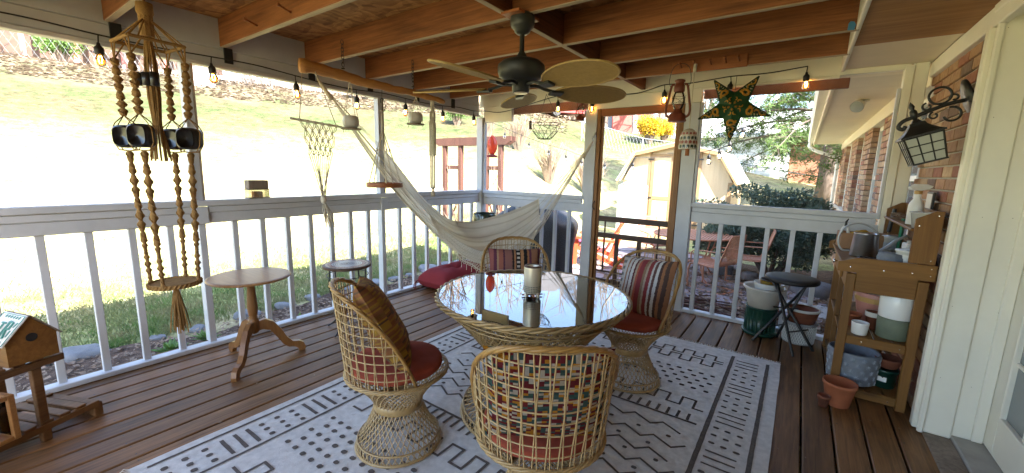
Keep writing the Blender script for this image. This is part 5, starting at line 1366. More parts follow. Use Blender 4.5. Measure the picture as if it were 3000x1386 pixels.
# ================================================================== POTTING BENCH AGAINST THE BRICKS
PBn = thing('potting_bench', 'brown wooden potting bench with drawer and shelves against the bricks', 'bench', (.47, 3.63, .001))
bx0, bx1, by0, by1 = .285, .648, 3.165, 4.10
def bp(name, x0, x1, y0, y1, z0, z1, mt='bench_wood', b=.003): return MB().box(x0, x1, y0, y1, z0, z1, b).build(name, MAT[mt], PBn, world=True)
for x_ in (bx0, bx1-.045):
    for y_ in (by0, by1-.035): bp('leg', x_, x_+.045, y_, y_+.035, .002, .80, 'bench_leg')
bp('leg', bx0+.004, bx0+.034, 3.60, 3.635, .002, .70, 'bench_leg')
for k in range(4): 
    w_ = (bx1-bx0)/4; bp('top_board', bx0-.03+k*(w_+.008), bx0-.03+k*(w_+.008)+w_+.005, by0-.02, by1+.02, .842, .860)
bp('apron', bx0+.004, bx0+.020, by0+.036, by1-.036, .70, .838); bp('apron', bx0+.046, bx1-.046, by0+.006, by0+.022, .69, .838); bp('apron', bx0+.046, bx1-.046, by1-.022, by1-.006, .69, .838)
dro = bp('drawer_front', bx0-.012, bx0+.003, 3.42, 3.98, .722, .832)
MB().lathe([(0, 0), (.012, .002), (.012, .012), (.006, .018), (.005, .026)], 12, (bx0-.038, 3.72, .78), M=Matrix.Rotation(pi/2, 4, 'Y')).build('drawer_pull', MAT['chrome'], dro, smooth=True)
# side boards of the worktop with clipped front corners
Myz = Matrix(((1, 0, 0, 0), (0, 0, 1, 0), (0, 1, 0, 0), (0, 0, 0, 1)))
for y_ in (by0-.034, by1+.020):
    MB().prism([(bx0-.05, .815), (bx1+.012, .815), (bx1+.012, .905), (bx0+.04, .905), (bx0-.05, .872)], y_, y_+.014, Myz).build('side_board', MAT['bench_wood'], PBn, world=True)
for y_ in (by0-.016, by1+.002):
    MB().prism([(bx1-.105, .906), (bx1+.004, .906), (bx1+.004, 1.205), (bx1-.03, 1.205), (bx1-.105, 1.155)], y_, y_+.018, Myz).build('hutch_side', MAT['bench_leg'], PBn, world=True)
bp('back_board', bx1-.008, bx1+.006, by0+.006, by1-.002, .866, .94); bp('back_board', bx1-.008, bx1+.006, by0+.006, by1-.002, 1.12, 1.20)
bp('hutch_shelf', bx1-.118, bx1-.010, by0+.003, by1+.001, 1.085, 1.099)
for z_ in (.385, .050):
    for k in range(4): w_ = (bx1-bx0-.02)/4; bp('shelf_slat', bx0+.01+k*w_, bx0+.01+(k+1)*w_-.008, by0+.022, by1-.022, z_+.012, z_+.026)
    bp('shelf_rail', bx0+.046, bx1-.046, by0+.004, by0+.021, z_-.028, z_+.026); bp('shelf_rail', bx0+.046, bx1-.046, by1-.021, by1-.004, z_-.028, z_+.026); 
mb = MB()
for (x_, z_) in ((bx0+.01, .845), (bx0+.16, .845), (bx0+.28, .85), (bx1-.01, .845), (bx1-.01, .885), (bx1-.09, 1.12), (bx1-.02, 1.18), (bx1-.02, .93), (.40, .395), (.57, .395), (.56, .060)): mb.lathe([(0, 0), (.0032, .0), (.0032, .0015), (0, .002)], 8, (x_, by0-.0345, z_), M=Matrix.Rotation(pi/2, 4, 'X'))
mb.build('screw_heads', MAT['chrome'], PBn, world=True, kind='stuff')

ZW = .8625
# galvanised watering can
WC = thing('watering_can', 'galvanised watering can with hoop handle on the potting bench', 'watering can', (.385, 3.52, ZW), radians(8))
MB().lathe([(0, .0), (.072, 0), (.074, .004), (.064, .150), (.067, .154), (.063, .154), (.060, .148), (.0, .02)], 32).build('can_body', MAT['galvanised'], WC, smooth=True)
MB().tube(bez([(-.072, 0, .03), (-.12, -.002, .035), (-.145, -.002, .10), (-.12, 0, .18), (-.06, 0, .215), (.0, 0, .205), (.05, 0, .165), (.062, 0, .145)], 6), .006, 8).build('hoop_handle', MAT['galv_pipe'], WC, smooth=True)
MB().tube(bez([(.068, .0, .03), (.12, .02, .07), (.17, .04, .12), (.22, .06, .15)], 5), [.012]*10+[.009]*6, 8).build('spout', MAT['galv_pipe'], WC, smooth=True)
# cardboard box with gloves and pruners
CB = thing('cardboard_box', 'low cardboard box of gloves and tools at the back of the bench', 'box', (.44, 3.91, ZW), radians(5))
for a in ((-.17, .17, -.085, -.080), (-.17, .17, .080, .085), (-.17, -.165, -.0795, .0795), (.165, .17, -.0795, .0795)): MB().box(*a, .004, .115).build('side_panel', MAT['cardboard'], CB)
MB().box(-.165, .165, -.08, .08, 0, .0038).build('base_panel', MAT['cardboard'], CB)
GL = thing('garden_gloves', 'bundle of yellow cloth gloves in the cardboard box', 'gloves', (.40, 3.90, ZW+.05))
mb = MB(); mb.grid(lambda u, v: ((u-.5)*.22, (v-.5)*.12, .085*sin(pi*u)**.7*sin(pi*v)**.7+.02*noise.noise((u*6, v*5, 2))), 18, 12); mb.build('cloth', MAT['yellow_cloth'], GL, smooth=True)
PRU = thing('pruners', 'pair of cream handled pruners standing in the cardboard box', 'pruners', (.30, 3.88, ZW+.03))
for s_ in (-1, 1): MB().tube(bez([(s_*.012, 0, 0), (s_*.02, 0, .07), (s_*.016, 0, .11), (s_*.004, 0, .135)], 4), [.006, .009, .01, .01, .01, .01, .01, .009, .008, .006, .006, .005, .005], 8).build('handle', MAT['offwhite_plastic'], PRU, smooth=True)
MB().tube([(0, 0, .13), (.0, 0, .16), (.012, 0, .185)], [.010, .008, .003], 6).build('blade', MAT['black_metal'], PRU)
# hand tools
TR1 = thing('hand_cultivator', 'black gripped hand tool with yellow collar leaning on the hutch', 'hand tool', (.555, 3.99, ZW))
d_ = Vector((.10, .12, 1)).normalized()
MB().tube([(0, 0, .13), tuple(Vector((0, 0, .13))+d_*.17)], .013, 8).build('grip', MAT['black_cord'], TR1); MB().tube([(0, 0, .04), (0, 0, .128)], .006, 6).build('shaft', MAT['chrome'], TR1); MB().lathe([(.03, 0), (.03, .04), (.02, .055), (0, .055)], 12).build('collar', MAT['tool_yellow'], TR1)
TW = thing('green_trowel', 'green plastic scoop trowel upright on the bench', 'trowel', (.60, 3.72, ZW))
mb = MB(); mb.grid(lambda u, v: (-.03+.022*cos((u-.5)*2.6), (u-.5)*.10*(1-.25*v), .02+.23*v), 12, 6); mb.build('scoop', MAT['tool_green'], TW, smooth=True); MB().tube([(-.012, .055, .02), (-.012, .062, .20)], .008, 6).build('handle', MAT['tool_green'], TW)
TP = thing('tape_roll_tub', 'round clear tub with blue band beside the trowel', 'tub', (.56, 3.86, ZW)); MB().lathe([(0, 0), (.05, 0), (.052, .09), (.055, .10), (.055, .115), (0, .116)], 20).build('tub_body', MAT['clear_plastic'], TP, smooth=True); MB().lathe([(.0515, .03), (.0525, .03), (.0535, .07), (.0525, .07)], 20).build('band', MAT['slate_light'], TP)
def tub(name, label, loc, prof, mt, cat, smooth_=True, extra=None, n=28):
    t = thing(name, label, cat, loc); MB().lathe(prof, n).build('body', MAT[mt], t, smooth=smooth_)
    if extra: extra(t)
    return t
CTN = thing('white_carton', 'small white carton with printed label beside the trowel', 'carton', (.585, 3.47, ZW), radians(12)); MB().box(-.02, .02, -.033, .033, 0, .12, .003).build('box_body', MAT['label_white'], CTN); MB().lathe([(0, .121), (.010, .121), (.010, .135), (0, .136)], 10).build('cap', MAT['offwhite_plastic'], CTN)
tub('yogurt_tub', 'white plastic tub with a green printed leaf on the bench', (.56, 3.30, ZW), [(0, 0), (.045, 0), (.054, .085), (.058, .087), (.058, .096), (0, .098)], 'white_plastic', 'tub', extra=lambda t: MB().lathe([(.0472, .012), (.0536, .07)], 28).build('leaf_print', MAT['label_white'], t))
tub('upturned_pot', 'dark upturned pot with pale rings on the bench', (.49, 3.30, ZW), [(.068, 0), (.070, .01), (.066, .02), (.066, .045), (.062, .05), (.060, .068), (0, .07)], 'slate', 'pot')
SDT = thing('seed_tray', 'black seed tray of soil lying on the bench top', 'seed tray', (.44, 3.30, ZW), radians(-3)); MB().box(-.10, .10, -.07, .07, 0, .018, .003).build('tray_body', MAT['black_cord'], SDT)
mb = MB(); mb.grid(lambda u, v: ((u-.5)*.18, (v-.5)*.12, .0185+.008*noise.noise((u*14, v*10, 1))+.004), 16, 12); mb.build('soil', MAT['soil'], SDT)
# on the hutch shelf
ZH = 1.1005
SP = thing('spray_bottle', 'white trigger spray bottle on the bench hutch', 'spray bottle', (.585, 3.46, ZH), radians(20))
MB().lathe([(0, 0), (.040, 0), (.042, .006), (.042, .11), (.038, .13), (.022, .155), (.018, .175), (.018, .185), (0, .186)], 24, rx=.8).build('bottle', MAT['white_plastic'], SP, smooth=True)
MB().lathe([(.019, .186), (.019, .205), (.014, .208)], 16).build('collar', MAT['tan_band'], SP); MB().prism([(-.05, .228), (-.045, .212), (-.012, .208), (.012, .208), (.03, .214), (.055, .226), (.06, .236), (.03, .246), (-.02, .247)], -.014, .014, Myz).build('trigger_head', MAT['white_plastic'], SP)
def soilpot(t, r, z):
    mb = MB(); mb.lathe([(0, z+.008), (r*.5, z+.006), (r, z)], 16); mb.build('soil', MAT['soil'], t)
tub('plastic_cup', 'cloudy plastic cup on the hutch shelf next to the spray bottle', (.585, 3.36, ZH), [(0, 0), (.022, 0), (.028, .07), (.030, .071), (.027, .066), (0, .01)], 'clear_plastic', 'cup')
tub('plastic_cup', 'cloudy plastic cup between the spray bottle and the wide tub', (.588, 3.305, ZH), [(0, 0), (.022, 0), (.027, .07), (.029, .071), (.026, .066), (0, .01)], 'clear_plastic', 'cup')
tub('plastic_tub', 'wide cloudy plastic tub of soil at the hutch end', (.585, 3.215, ZH), [(0, 0), (.044, 0), (.058, .085), (.064, .087), (.064, .092), (.056, .09), (0, .07)], 'clear_plastic', 'tub', extra=lambda t: soilpot(t, .056, .082))
NST = thing('twig_bundle', 'loose bundle of dry twigs and string on the hutch shelf', 'twigs', (.585, 3.85, ZH)); mb = MB(); r9 = random.Random(9)
for k in range(40): a = r9.uniform(0, 6.28); p = Vector((r9.uniform(-.03, .03), r9.uniform(-.09, .09), r9.uniform(.003, .04))); mb.tube([p, p+Vector((.04*cos(a), .06*sin(a), r9.uniform(-.005, .01)))], .0018, 3)
mb.build('stalks', MAT['twig'], NST, kind='stuff')
# picture frame behind the bottle on the wall
PFm = thing('wedge_bracket', 'dark framed pale card leaning on the bricks behind the spray bottle', 'frame', (.655, 3.56, ZH)); MB().box(0, .012, -.075, .075, .0, .20, .003).build('frame', MAT['black_metal'], PFm); MB().box(-.002, -.0002, -.062, .062, .012, .188).build('card', MAT['offwhite_plastic'], PFm)
# middle shelf
ZMd = .4125
tub('ribbed_planter', 'white ribbed ceramic planter stacked on the sage green one', (.555, 3.30, ZMd+.128), [(0, 0), (.078, 0), (.080, .004), (.085, .148), (.082, .152), (.077, .150), (.073, .02), (0, .012)], 'white_ceramic', 'pot')
tub('sage_planter', 'sage green straight pot under the white ribbed planter', (.555, 3.30, ZMd), [(0, 0), (.074, 0), (.077, .004), (.081, .122), (.079, .1265), (0, .127)], 'sage', 'pot')
tub('small_white_pot', 'little plain white pot at the front of the middle shelf', (.395, 3.24, ZMd), [(0, 0), (.036, 0), (.039, .003), (.044, .074), (.0425, .077), (.039, .074), (.034, .01), (0, .008)], 'white_ceramic', 'pot')
tub('pink_planter', 'pink glazed planter with tan band on the middle shelf', (.50, 3.60, ZMd), [(0, 0), (.075, 0), (.10, .08), (.112, .16), (.116, .20), (.112, .205), (.105, .20), (.09, .08), (0, .02)], 'pink_glaze', 'pot', extra=lambda t: MB().lathe([(.1105, .14), (.1135, .142), (.1155, .172), (.1135, .175)], 28).build('band', MAT['tan_band'], t))
tub('ridged_pot', 'cream ridged pot nested inside the pink planter', (.53, 3.63, ZMd+.03), [(0, 0), (.06, 0), (.075, .16), (.082, .235), (.078, .238), (.07, .15), (0, .02)], 'offwhite_plastic', 'pot')
tub('plastic_nursery_pot', 'small orange nursery pot at the bench front leg', (.37, 3.42, ZMd), [(0, 0), (.036, 0), (.048, .07), (.051, .07), (.051, .082), (.047, .082), (.035, .01), (0, .008)], 'terracotta', 'pot')
tub('clay_mug_pot', 'small clay pot with cream collar beside the ribbed planter', (.475, 3.42, ZMd), [(0, 0), (.030, 0), (.040, .08), (.042, .08), (.043, .11), (.039, .11), (.03, .01), (0, .008)], 'terracotta_dark', 'pot', extra=lambda t: MB().lathe([(.0425, .080), (.0445, .082), (.0452, .110), (.0435, .111)], 20).build('collar', MAT['offwhite_plastic'], t))
# bottom shelf
ZL = .0775
BP_ = thing('embossed_planter', 'big slate blue planter with embossed daisies on the bottom shelf', 'pot', (.395, 3.30, ZL))
def blp(sc): return [(sc*.10, 0.0), (sc*.118, .012), (sc*.128, .08), (sc*.133, .17), (sc*.133, .205), (sc*.127, .212), (sc*.12, .205), (sc*.115, .05), (0, .03)]
MB().lathe([(0, 0)]+blp(1), 36, rx=1.0, ry=.95).build('body', MAT['slate'], BP_, smooth=True)
mb = MB(); r8 = random.Random(2)
for c in range(15):
    for r_ in range(5):
        a = 2*pi*(c+.5*(r_ % 2))/15; z = .028+r_*.038; rad = .1225+.011*min(1, z/.17)+.0015
        for k in range(7):
            th = 2*pi*k/7; dz = .014*sin(th); da = .014*cos(th)/rad
            mb.tube([(rad*cos(a), rad*.95*sin(a), z), (rad*cos(a+da), rad*.95*sin(a+da), z+dz)], .0018, 3)
mb.build('embossed_daisies', MAT['slate_light'], BP_, kind='stuff')
tub('green_jar_pot', 'dark green pot with white printed label on the bottom shelf', (.56, 3.34, ZL), [(0, 0), (.055, 0), (.062, .10), (.066, .10), (.066, .12), (.060, .12), (0, .10)], 'green_plastic', 'pot', extra=lambda t: MB().add([(.0635*cos(a), .0635*sin(a), z) for z, a in ((.045, -2.2), (.045, -1.5), (.075, -1.5), (.075, -2.2))], [(0, 1, 2, 3)]).build('label', MAT['label_white'], t))
tub('stacked_clay_pot', 'mottled clay bowl on top of the dark green pot', (.57, 3.36, ZL+.122), [(0, 0), (.05, 0), (.068, .05), (.070, .06), (.064, .06), (0, .02)], 'terracotta_dark', 'pot')
# pots on the deck in front
tub('orange_nursery_pot', 'orange plastic nursery pot on the deck at the bench corner', (.325, 3.045, .002), [(0, .0), (.058, 0), (.060, .004), (.080, .125), (.086, .128), (.086, .148), (.081, .148), (.062, .02), (0, .012)], 'terracotta', 'pot', extra=lambda t: soilpot(t, .068, .055))
tub('tiny_clay_pot', 'tiny clay pot on the deck beside the orange nursery pot', (.253, 2.965, .002), [(0, 0), (.022, 0), (.030, .055), (.033, .055), (.033, .072), (.030, .072), (.021, .01), (0, .008)], 'terracotta_dark', 'pot')

# ================================================================== STOOL AND POTS AT THE FAR RAIL
SL = thing('folding_stool', 'black folding stool with round padded seat by the far railing', 'stool', (.02, 3.87, .001))
MB().lathe([(0, .545), (.165, .545), (.182, .552), (.186, .566), (.180, .582), (.14, .590), (0, .592)], 44).build('seat', MAT['black_cord'], SL, smooth=True)
for (a, b) in (((-.215, -.03), (.12, .05)), ((.20, .03), (-.14, .02)), ((.07, -.19), (-.10, .02)), ((-.05, .20), (.10, -.02))):
    MB().tube([(a[0], a[1], .0), (a[0]*.98, a[1]*.98, .01), (b[0], b[1], .545)], .0105, 8).build('leg', MAT['black_metal'], SL, smooth=True)
for a, b in (((-.10, .05, .30), (.07, .05, .32)), ((.03, -.13, .17), (.15, .02, .17)), ((-.13, 0, .13), (.0, .13, .15))): MB().tube([a, b], .006, 6).build('stretcher', MAT['black_metal'], SL)
tub('green_planter', 'dark green ribbed planter with saucer at the base of the pot stack', (-.168, 4.07, .002), [(0, 0), (.120, 0), (.132, .012), (.138, .03), (.130, .032), (.112, .03), (.112, .03), (.122, .235), (.128, .238), (.128, .25), (.118, .25), (0, .20)], 'green_plastic', 'pot', extra=lambda t: [MB().box(.113, .121, -.006, .006, .035, .232, .002, Matrix.Rotation(2*pi*k/22, 4, 'Z')).build('rib', MAT['green_plastic'], t) for k in range(22)])
tub('white_tub_planter', 'wide white plastic tub standing in the green planter', (-.165, 4.068, .215), [(0, 0), (.100, 0), (.138, .18), (.158, .196), (.163, .206), (.158, .216), (.148, .214), (.136, .20), (.12, .06), (0, .05)], 'offwhite_plastic', 'pot', n=40)
tub('white_inner_pot', 'smaller white pot nested in the wide white tub', (-.135, 4.07, .27), [(0, 0), (.08, 0), (.112, .19), (.115, .195), (.11, .197), (.10, .18), (0, .04)], 'white_plastic', 'pot')
tub('gold_band_pot', 'black pot with gold leaf printed band on top of the stack', (-.125, 4.06, .385), [(0, 0), (.06, 0), (.078, .11), (.080, .112), (.076, .115), (.07, .1), (0, .04)], 'black_ceramic', 'pot', extra=lambda t: MB().lathe([(.0722, .055), (.0735, .057), (.0795, .105), (.078, .106)], 28).build('gold_band', MAT['gold_foil'], t))
tub('woven_grey_pot', 'pale grey quilted planter under the folding stool', (.115, 4.07, .002), [(0, 0), (.108, 0), (.112, .006), (.122, .165), (.126, .168), (.126, .182), (.118, .184), (0, .14)], 'grey_fabric_pot', 'pot', n=36)
mb = MB()
for s_ in (1, -1):
    for k in range(40):
        a0 = 2*pi*k/40; mb.tube([((.1125+.0095*u)*cos(a0+s_*.55*u), (.1125+.0095*u)*sin(a0+s_*.55*u), .012+.150*u) for u in (0, .25, .5, .75, 1)], .0016, 3)
qq = mb.build('quilting', MAT['white_plastic'], [o for o in COL.objects if o.name == 'woven_grey_pot'][0], kind='stuff')
tub('brown_bucket_pot', 'brown barrel pot with pale rim nested in the grey planter', (.125, 4.075, .15), [(0, 0), (.085, 0), (.115, .13), (.118, .14), (.112, .143), (.10, .12), (0, .02)], 'terracotta_dark', 'pot', extra=lambda t: MB().lathe([(.1165, .128), (.121, .130), (.122, .146), (.110, .148), (.108, .142)], 28).build('rim', MAT['offwhite_plastic'], t))
# ================================================================== WALL LANTERN ON THE BRICKS
WLn = thing('wall_lantern', 'black scrollwork wall lantern with grid panes on the brick wall', 'lantern', (RX-.012, 3.27, 1.81)); WLn.rotation_euler = (0, radians(-19), 0)
MB().lathe([(.0, .0), (.075, 0), (.075, .012), (.055, .022), (0, .024)], 28, (0, 0, 0), rx=1.45, M=Matrix(((0, 0, -1, 0), (0, 1, 0, 0), (1, 0, 0, 0), (0, 0, 0, 1)))).build('back_plate', MAT['black_metal'], WLn, smooth=True)
AX = -.225
mb = MB(); mb.tube(bez([(-.02, 0, .0), (-.10, 0, .005), (AX, 0, -.012), (AX-.05, 0, -.02), (AX-.075, 0, -.045), (AX-.06, 0, -.065), (AX-.045, 0, -.05)], 6), .0105, 8); mb.build('arm', MAT['black_metal'], WLn, smooth=True)
mb = MB()
def scroll(c, r, a0, turns, s_=1, n_=26, ex=.0):
    return [(c[0]+r*(1-ex*i/n_)*cos(a0+s_*turns*2*pi*i/n_), 0, c[1]+r*(1-ex*i/n_)*sin(a0+s_*turns*2*pi*i/n_)) for i in range(n_+1)]
mb.tube(scroll((-.105, .062), .045, -pi/2, 1.0, 1), .0065, 6); mb.tube(scroll((-.165, .022), .022, pi/2, .9, 1, ex=.5), .0055, 6); mb.tube(scroll((-.055, .03), .02, pi, .9, -1, ex=.5), .0055, 6)
mb.tube(scroll((-.085, -.055), .042, pi/2, .75, -1, ex=.3), .0065, 6); mb.tube(scroll((-.15, -.035), .02, pi/2, .9, 1, ex=.5), .0055, 6); mb.build('scrollwork', MAT['black_metal'], WLn, smooth=True)
mb = MB(); mb.lathe([(0, .075), (.008, .06), (.014, .045), (.008, .03), (.016, .02), (.018, .0), (.010, -.03), (.0, -.035)], 14, (AX, 0, 0)); mb.build('finial', MAT['black_metal'], WLn, smooth=True)
def sq(r, z): return [(AX+r*cos(pi/4+k*pi/2), r*sin(pi/4+k*pi/2), z) for k in range(4)]
def sqstack(L): 
    V = []; [V.extend(sq(r*1.414, z)) for r, z in L]
    return V, [(i*4+k, i*4+(k+1) % 4, (i+1)*4+(k+1) % 4, (i+1)*4+k) for i in range(len(L)-1) for k in range(4)]
mb = MB(); mb.add(*sqstack([(.012, -.03), (.02, -.045), (.032, -.05), (.036, -.065), (.052, -.085), (.072, -.105), (.092, -.118), (.092, -.126), (.0, -.126)])); mb.build('lantern_roof', MAT['black_metal'], WLn)
cage = MB(); r0, r1_ = .080, .066; z0_, z1_ = -.126, -.275
def cp(u, v, side):
    r_ = r0+(r1_-r0)*v; p = {0: (r_*u, -r_), 1: (r_, r_*u), 2: (-r_*u, r_), 3: (-r_, -r_*u)}[side]; return (AX+p[0], p[1], z0_+(z1_-z0_)*v)
for s_ in range(4):
    pn = MB(); pn.add([cp(-.98, .0, s_), cp(.98, .0, s_), cp(.98, 1, s_), cp(-.98, 1, s_)], [(0, 1, 2, 3)]); pn.build('pane', MAT['frosted'], WLn)
    for u in (-1, -.333, .333, 1): cage.tube([cp(u*1.01, 0, s_), cp(u*1.01, 1, s_)], .0042 if abs(u) == 1 else .0032, 4)
    for v in (.02, .345, .67, 1): cage.tube([cp(-1.01, v, s_), cp(1.01, v, s_)], .0032, 4)
cage.add(*sqstack([(.072, -.274), (.072, -.282), (0, -.283)])); cage.build('grid_cage', MAT['black_metal'], WLn)

# ================================================================== TIERED STAND WITH BIRDHOUSE AND CANDLE LANTERN
SN = thing('plant_stand', 'folding slatted wooden plant stand at the picture edge by the railing', 'plant stand', (-2.98, -.02, .001), radians(115))
def sp_(name, *a, mt='stand_wood'): return MB().box(*a, .003).build(name, MAT[mt], SN)
# local x along the shelf length (towards the right of the picture), y depth
for (z_, x0, x1, y0, y1) in ((.09, -.60, .36, -.17, .17), (.415, -.60, .245, -.17, .12)):
    n_ = int((x1-x0)/.066)
    for k in range(n_): sp_('slat', x0+k*.066, x0+k*.066+.044, y0, y1, z_, z_+.014)
    for y_ in (y0-.002, y1-.022): sp_('shelf_rail', x0, x1, y_, y_+.024, z_-.034, z_-.0005)
for x_, y_, h_ in ((.14, -.150, .380), (-.14, -.150, .66), (-.14, .10, .66), (.14, .10, .380)): sp_('leg', x_-.018, x_+.018, y_-.014, y_+.014, .0, h_)
sp_('shelf_rail', -.6, -.07, -.172, -.148, .662, .697)
for k in range(8): sp_('slat', -.6+k*.066, -.6+k*.066+.044, -.17, .12, .6975, .711)
for x_ in (.355, -.45): sp_('foot', x_-.02, x_+.02, -.165, .165, .0, .075)
BH = thing('birdhouse', 'small tan birdhouse with licence plate roof on the plant stand', 'birdhouse', (-2.95, .150, .4305), radians(18))
MB().prism([(-.085, 0), (.085, 0), (.085, .115), (0, .215), (-.085, .115)], -.075, .085, Matrix(((0, 0, 1, 0), (1, 0, 0, 0), (0, 1, 0, 0), (0, 0, 0, 1)))).build('box', MAT['stand_wood'] if False else MAT['bench_wood'], BH)

# roof plates: the licence plate side faces the viewer's left
for s_, mt in ((-1, 'label_white'), (1, 'weathered')):
    mb = MB(); a = Vector((-.085, s_*.098, .100)); b = Vector((.095, s_*.098, .100)); c = Vector((.095, 0, .2175)); d = Vector((-.085, 0, .2175)); n_ = Vector((0, s_*.77, .64))*.004
    mb.add([a+n_*.3, b+n_*.3, c+n_*.3, d+n_*.3, a+n_*1.6, b+n_*1.6, c+n_*1.6, d+n_*1.6], [(0, 1, 2, 3), (4, 5, 6, 7), (0, 1, 5, 4), (1, 2, 6, 5), (2, 3, 7, 6), (3, 0, 4, 7)]); rp = mb.build('roof', MAT[mt], BH)
    if s_ < 0:
        # teal plate lettering R and a border, built flat on the roof
        def on(u, v): return Vector((-.085+.18*u, -.098*(1-v), .100+.1175*v))+n_*2.0
        lt = MB(); 
        def stroke(P, w_=.006): lt.tube([on(*p) for p in P], w_, 4)
        stroke([(.60, .25), (.60, .75)]); stroke([(.60, .75), (.75, .72), (.75, .54), (.60, .5)]); stroke([(.66, .5), (.78, .25)])
        stroke([(.03, .04), (.97, .04), (.97, .96), (.03, .96), (.03, .04)], .002)
        for k in range(6): stroke([(.25+.11*k, .09), (.27+.11*k, .16)], .003)
        for k in range(6): stroke([(.25+.11*k, .85), (.28+.11*k, .92)], .003)
        stroke([(.85, .3), (.85, .5)], .003); stroke([(.85, .6), (.9, .75)], .003); stroke([(.40, .3), (.40, .7)], .005); stroke([(.32, .68), (.48, .68)], .005)
        lt.build('plate_lettering', MAT['label_teal'], rp, kind='stuff')
MB().lathe([(0, 0), (.020, 0), (.020, .002), (0, .002)], 20, (.0852, 0, .115), M=Matrix.Rotation(pi/2, 4, 'Y')).build('entrance_hole', MAT['black_cord'], BH)
CL = thing('candle_lantern', 'wooden frame lantern with an orange candle on the low shelf', 'lantern', (-2.86, -.035, .1055), radians(25))
for sx in (-1, 1):
    for sy in (-1, 1): MB().box(sx*.10-.011, sx*.10+.011, sy*.08-.011, sy*.08+.011, 0, .215, .002).build('post', MAT['oak'], CL)
for z_ in (.0, .195):
    for sy in (-1, 1): MB().box(-.0885, .0885, sy*.08-.010, sy*.08+.010, z_, z_+.02, .002).build('rail', MAT['oak'], CL)
    for sx in (-1, 1): MB().box(sx*.10-.010, sx*.10+.010, -.0685, .0685, z_, z_+.02, .002).build('rail', MAT['oak'], CL)
MB().box(-.0995, .0995, -.0795, .0795, .001, .008).build('base', MAT['oak'], CL)
MB().lathe([(0, .009), (.046, .009), (.048, .013), (.048, .10), (.044, .106), (.02, .100), (0, .099)], 28).build('candle', MAT['candle_orange'], CL, smooth=True)
for sy in (-1, 1): MB().box(-.088, .088, sy*.07-.001, sy*.07+.001, .021, .194).build('glass', MAT['clear_glass'], CL)
# ================================================================== OUTDOORS
ro = random.Random(21)
ORD = 'first second third fourth fifth sixth seventh eighth ninth tenth eleventh twelfth thirteenth fourteenth fifteenth sixteenth seventeenth eighteenth nineteenth twentieth twenty-first twenty-second twenty-third twenty-fourth twenty-fifth'.split()
# stones edging the bed
stone_ms = []
for k in range(5):
    mb = MB(); sx, sy, sz = ro.uniform(.8, 1.3), ro.uniform(.8, 1.3), ro.uniform(.5, .8)
    def f(u, v, k=k, sx=sx, sy=sy, sz=sz):
        a = 2*pi*u; ph = pi*v; d = Vector((sin(ph)*cos(a)*sx, sin(ph)*sin(a)*sy, cos(ph)*sz)); d = Vector((math.copysign(abs(d.x)**.75, d.x), math.copysign(abs(d.y)**.75, d.y), math.copysign(abs(d.z)**.7, d.z)))
        r_ = (1+.30*noise.noise(d*1.7+Vector((k*9, 0, 0)))+.14*noise.noise(d*4+Vector((k*5, 3, 0))))*.13; return Vector((d.x*r_, d.y*r_, max(-.06, min(d.z*r_, .075+.02*noise.noise(d*3)))))
    mb.grid(f, 16, 10, closed_u=True); stone_ms.append(mb.mesh('edging_stone', MAT['stone'], True))
y = -.2; si = 0
while y < 5.9 and si < 25:
    x = -5.08+.18*noise.noise((y*.9, 1, 1)); s_ = ro.uniform(.45, 1.15)
    o = bpy.data.objects.new('edging_stone', stone_ms[ro.randrange(5)]); COL.objects.link(o); o.location = (x, y, gz(x, y)+.01); o.rotation_euler = (ro.uniform(-.2, .2), ro.uniform(-.2, .2), ro.uniform(0, 6)); o.scale = (s_, s_*1.25, s_*.8)
    tag(o, '%s rough grey edging stone along the mulch bed, counted from the birdhouse end' % ORD[si], 'stone', 'stones edging the bed'); si += 1; y += ro.uniform(.28, .55)
# grass tufts on the near lawn
def blades(n_, fn, h0, h1, wd, mt, name, lab):
    mb = MB(); V = mb.v; F = mb.f
    for k in range(n_):
        x, y = fn(); z = gz(x, y); h = ro.uniform(h0, h1); a = ro.uniform(0, 6.28); l = h*ro.uniform(.2, .9); w_ = wd*ro.uniform(.6, 1.3)
        dx, dy = cos(a), sin(a); o_ = len(V)
        V.extend([(x-dy*w_, y+dx*w_, z-.004), (x+dy*w_, y-dx*w_, z-.004), (x+dx*l*.4+dy*w_*.7, y+dy*l*.4-dx*w_*.7, z+h*.65), (x+dx*l, y+dy*l, z+h)]); F.append((o_, o_+1, o_+2)); F.append((o_, o_+2, o_+3)); mb.mi += [0, 0]
    mb.build(name, MAT[mt], kind='stuff', label=lab)
def lawn_pt():
    while True:
        x = -5.1-abs(ro.gauss(0, 1.6)); y = ro.uniform(-1.5, 8.5)
        if noise.noise((x*1.3, y*1.3, 7))+ro.uniform(-.25, .5) > -.1: return x, y
blades(42000, lawn_pt, .03, .085, .0035, 'grass_blade', 'grass', 'short patchy grass of the near lawn in the porch shade')
# mulch chips and fallen leaves
def chips(n_, fn, s0, s1, mt, name, lab, flat=.4, lift=.035):
    mb = MB(); V = mb.v; F = mb.f
    for k in range(n_):
        x, y = fn(); z = gz(x, y)+lift+ro.uniform(0, .02); s_ = ro.uniform(s0, s1); a = ro.uniform(0, 6.28); t = ro.uniform(-flat, flat); t2 = ro.uniform(-flat, flat); asp = ro.uniform(.3, .9)
        c, sn = cos(a)*s_, sin(a)*s_; o_ = len(V)
        V.extend([(x-c, y-sn, z-t*s_), (x+sn*asp, y-c*asp, z+t2*s_), (x+c, y+sn, z+t*s_), (x-sn*asp, y+c*asp, z-t2*s_+.3*s_)]); F.append((o_, o_+1, o_+2, o_+3)); mb.mi.append(0)
    mb.build(name, MAT[mt], kind='stuff', label=lab)
chips(5200, lambda: (-3.62-1.35*ro.random(), ro.uniform(-1.5, 5.8)), .008, .03, 'dry_leaf', 'mulch_chips', 'scattered bark chips on the mulch bed')
